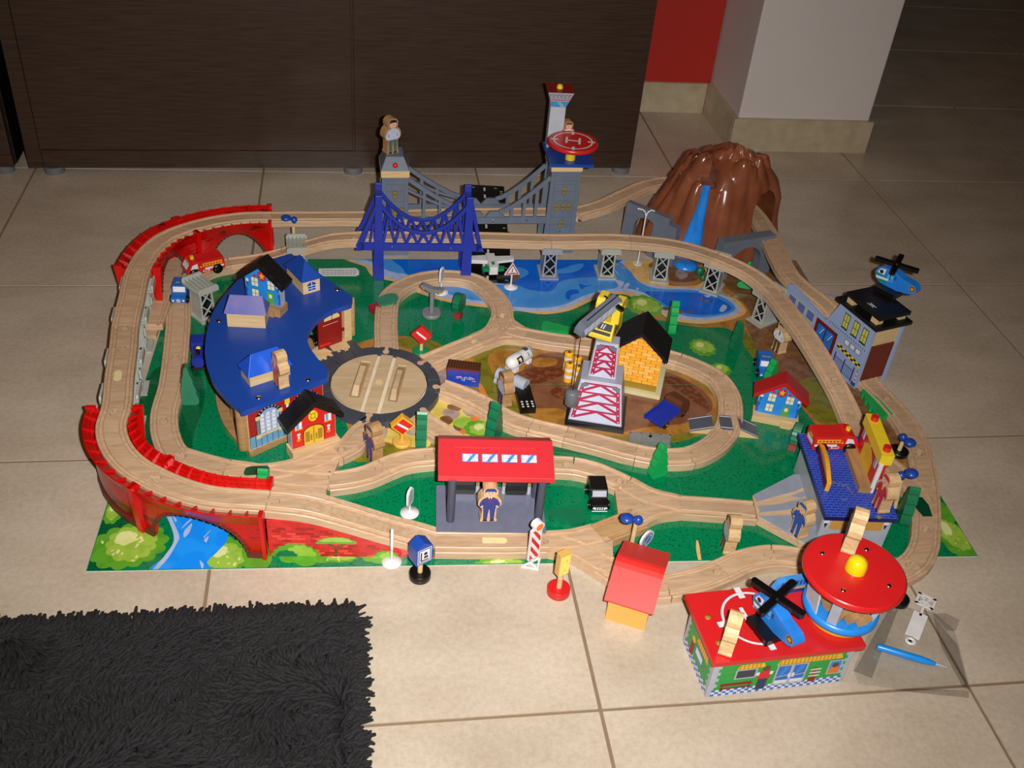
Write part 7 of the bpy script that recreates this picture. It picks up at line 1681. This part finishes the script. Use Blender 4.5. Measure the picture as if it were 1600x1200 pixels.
# ---------------------------------------------------------------- road crossing
RD = M('asphalt_print', (84, 88, 100), .4)
r0 = P(1134, 661, 13); ra_ = math.radians(-10)
t = thing('road_crossing', 'dark grey road crossing ramp pieces laid over the oval track', 'toy crossing', V3((r0.x, r0.y, 0)), ra_)
for nm_, x0, x1, z0, z1 in (('left_ramp', -56, -21, 2, 14), ('right_ramp', 20.6, 52, 14, 2)):
    m = MB(); m.add([(x0, -17, 1), (x1, -17, 1), (x1, 17, 1), (x0, 17, 1), (x0, -17, z0 + 1), (x1, -17, z1), (x1, 17, z1), (x0, 17, z0 + 1)], [[3, 2, 1, 0], [0, 1, 5, 4], [1, 2, 6, 5], [2, 3, 7, 6], [3, 0, 4, 7]], PALE)
    m.add([(x0, -17, z0 + 1), (x1, -17, z1), (x1, 17, z1), (x0, 17, z0 + 1)], [[0, 1, 2, 3]], RD)
    for y in (-14.5, 13): m.add([(x0, y, z0 + 1.2), (x1, y, z1 + .2), (x1, y + 1.6, z1 + .2), (x0, y + 1.6, z0 + 1.2)], [[0, 1, 2, 3]], WPRINT)
    m.build(nm_, t)
m = MB(); m.box(-9.5, 9.5, -17, 17, 13.1, 15, RD); m.box(-9.5, 9.5, -14.5, -12.9, 15, 15.15, WPRINT); m.box(-9.5, 9.5, 13, 14.6, 15, 15.15, WPRINT); m.build('middle_panel', t)
# ---------------------------------------------------------------- floor clutter at the lower right
BAG = M('clear_bag', (236, 238, 240), .12, 'flat'); bn = BAG.node_tree; pr_ = bn.nodes['Principled BSDF']; tp = bn.nodes.new('ShaderNodeBsdfTransparent'); tp.inputs[0].default_value = (.93, .935, .94, 1)
mxs = bn.nodes.new('ShaderNodeMixShader'); fr_ = bn.nodes.new('ShaderNodeLayerWeight'); fr_.inputs[0].default_value = .12; ga_ = bn.nodes.new('ShaderNodeBsdfGlossy'); ga_.inputs['Roughness'].default_value = .12
bn.links.new(fr_.outputs['Facing'], mxs.inputs[0]); bn.links.new(tp.outputs[0], mxs.inputs[1]); bn.links.new(ga_.outputs[0], mxs.inputs[2]); bn.links.new(mxs.outputs[0], bn.nodes['Material Output'].inputs[0])
bo = P(1420, 1010, 0)
t = thing('plastic_bag', 'crumpled clear plastic bag lying flat beside the diner', 'plastic bag', bo)
c4 = [P(x, y, 0) - bo for x, y in ((1385, 945), (1460, 958), (1490, 985), (1498, 1010), (1516, 1080), (1430, 1082), (1342, 1070), (1332, 1048), (1352, 1000))]
rnd = random.Random(8); ctr = V3((0, 0, 0)); m = MB(); ringn = 7; pts = []; n = len(c4)
dn = []
for i in range(n):
    for k in range(4): dn.append(c4[i].lerp(c4[(i + 1) % n], k / 4))
n = len(dn); vs = []
for j in range(ringn + 1):
    for i in range(n):
        q = dn[i] * (1 - j / (ringn + .6)); vs.append((q.x, q.y, 1.0 + (.9 * math.sin(q.x / 9 + q.y / 14) + .6 * math.sin(q.y / 6 - q.x / 17) + 1.6) * (1 if 0 < j else .25)))
fs = [[j * n + i, j * n + (i + 1) % n, (j + 1) * n + (i + 1) % n, (j + 1) * n + i] for j in range(ringn) for i in range(n)] + [[ringn * n + i for i in range(n)]]
m.add(vs, fs, BAG, True); m.build('film', t)
m = MB(); fl_ = [P(x, y, 0) - bo for x, y in ((1456, 962), (1474, 965), (1494, 980), (1490, 992), (1476, 990))]; h = [3, 9, 14, 8, 6]
m.add([(q.x, q.y, z) for q, z in zip(fl_, h)] + [(q.x, q.y, z + .3) for q, z in zip(fl_, h)], [[0, 1, 2, 3, 4], [5, 9, 8, 7, 6]], BAG); m.build('raised_fold', t)
for nm_, poly in (('folded_layer', ((1392, 946), (1403, 953), (1362, 1060), (1334, 1049))), ('folded_layer', ((1457, 962), (1496, 1008), (1514, 1078), (1504, 1074), (1470, 1010))), ('folded_layer', ((1395, 1079), (1430, 1076), (1514, 1080), (1514, 1091)))):
    q = [P(x, y, 0) - bo for x, y in poly]; m = MB(); m.add([(p.x, p.y, .4) for p in q], [list(range(len(q)))], BAG); m.add([(p.x, p.y, .7) for p in q], [list(range(len(q)))], BAG); m.build(nm_, t)
k0, k1 = P(1373, 1010, 9), P(1462, 1037, 9); a_ = ang(k0, k1); Lk = (k1 - k0).length
t = thing('marker_pen', 'bright blue felt tip pen lying on the clear plastic bag', 'pen', V3((k0.x, k0.y, 8.4)), a_)
m = MB(RY(math.pi / 2)); m.lathe([(3.4, -2), (4.4, 1), (4.6, Lk * .75), (3.8, Lk * .88), (2.2, Lk)], M('pen_blue', (24, 138, 226), .3), 20); m.build('barrel', t)
m = MB(RY(math.pi / 2)); m.lathe([(1.8, Lk), (1, Lk + 10), (.6, Lk + 14)], LGREY, 14); m.build('tip', t)
k0, k1 = P(1423, 1000, 5), P(1446, 940, 5)
t = thing('plastic_sign_part', 'white plastic sign piece with square open foot lying on the bag', 'toy part', V3((k0.x, k0.y, 4.6)), ang(k0, k1)); Lk = (k1 - k0).length
MB().box(6, Lk * .66, -9, 9, 0, 2.4, WHITE).build('board', t, bev=.6); MB().box(Lk * .6, Lk, -1.6, 1.6, .4, 2.4, WHITE).build('post', t)
MB().lathe([(2.6, 0), (7, 0), (7, 2), (2.6, 2), (2.6, 0)], WHITE, 20, -2, 0).build('ring', t)
m = MB()
for a_, b_ in (((-11, -12), (11, -9)), ((-11, 9), (11, 12))): m.box(Lk + a_[0], Lk + b_[0], a_[1], b_[1], 0, 2, WHITE)
for x in (-11, 8): m.box(Lk + x, Lk + x + 3, -12, 12, 0, 2, WHITE)
m.X = TR(Lk, 0, 0) @ RZ(.8); m.box(-14, 14, -1.6, 1.6, 0, 2, WHITE); m.X = TR(Lk, 0, 0) @ RZ(-.8); m.box(-14, 14, -1.6, 1.6, 0, 2, WHITE); m.build('square_foot', t)
q = P(1402, 940, 0); tag(MB(TR(q.x, q.y, 0)).lathe([(13, 0), (14, 1), (14, 8), (13, 9)], BLACK, 28).build('sign_base'), 'black round disc on the floor behind the red tower roof', 'toy disc')
# ---------------------------------------------------------------- shaggy rug
import numpy as np
RUG = M('black_shag_yarn', (24, 24, 27), .85, rgb2=(6, 6, 7), scale=420, bump=.5)
rg = struct(MB().prism([(-420, -330), (650, -330), (646, 150), (-420, 160)], 0, 4, M('rug_backing', (12, 12, 13), .9)).build('rug')) if False else MB().prism([(-420, -420), (636, -420), (630, 134), (-420, 144)], 0, 4, M('rug_backing', (12, 12, 13), .9)).build('shag_rug')
tag(rg, 'thick black shaggy rug at the lower left of the floor', 'rug')
rs = np.random.RandomState(5); X0, X1, Y0, Y1 = -130, 630, -260, 138; NT = 17000
bx = rs.uniform(X0, X1, NT); by = rs.uniform(Y0, Y1, NT)
ne = 700
bx[:ne] = 632 - np.abs(rs.normal(0, 4, ne)); bx[ne:2 * ne + 500] = rs.uniform(X0, 630, ne + 500); by[ne:2 * ne + 500] = 138 - np.abs(rs.normal(0, 4, ne + 500))
fl_a = np.sin(bx / 41.) * 1.3 + np.cos(by / 33.) * 1.4 + np.sin((bx + by) / 70.) * 1.5 + rs.normal(0, .45, NT) + 1.1
fl_a[:ne] = rs.normal(.1, .6, ne); fl_a[ne:2 * ne + 500] = rs.normal(1.35, .6, ne + 500)
ln = rs.uniform(22, 36, NT); wd = rs.uniform(2.0, 3.2, NT); lay = rs.uniform(.75, 1.25, NT)
V_, F_ = [], []
K = 5; nsd = 5
t_ = np.linspace(0, 1, K)
prof_t = np.array([.7, 1, 1.05, 1.1, .55])
ca_, sa_ = np.cos(fl_a), np.sin(fl_a)
allv = np.zeros((NT, K, nsd, 3))
for k in range(K):
    s = t_[k] * ln; hx = np.sin(np.minimum(lay * t_[k] * 1.5, 1.5)) * s * .92; hz = 5 + 16 * np.sin(t_[k] * math.pi * .62) * (1.25 - lay * .45) + rs.uniform(0, 5, NT) * t_[k]
    cxk = bx + ca_ * hx; cyk = by + sa_ * hx
    for j in range(nsd):
        a = 2 * math.pi * j / nsd; off = np.cos(a) * wd * prof_t[k]; up = np.sin(a) * wd * prof_t[k] * .8
        allv[:, k, j, 0] = cxk - sa_ * off; allv[:, k, j, 1] = cyk + ca_ * off; allv[:, k, j, 2] = np.maximum(hz + up, 1)
me = bpy.data.meshes.new('pile'); vv = (allv.reshape(-1, 3) * MM)
base = np.arange(NT)[:, None] * (K * nsd); q = []
for k in range(K - 1):
    for j in range(nsd):
        j2 = (j + 1) % nsd; q.append([k * nsd + j, k * nsd + j2, (k + 1) * nsd + j2, (k + 1) * nsd + j])
q = np.array(q); quads = (base[:, :, None] + q[None]).reshape(-1, 4)
me.vertices.add(len(vv)); me.vertices.foreach_set('co', vv.ravel()); me.loops.add(quads.size); me.loops.foreach_set('vertex_index', quads.ravel().astype(np.int32))
me.polygons.add(len(quads)); me.polygons.foreach_set('loop_start', np.arange(0, quads.size, 4, dtype=np.int32)); me.polygons.foreach_set('use_smooth', np.ones(len(quads), bool)); me.update(calc_edges=True); me.validate()
me.materials.append(RUG); o = bpy.data.objects.new('pile', me); COL.objects.link(o); o.parent = rg; o['kind'] = 'stuff'
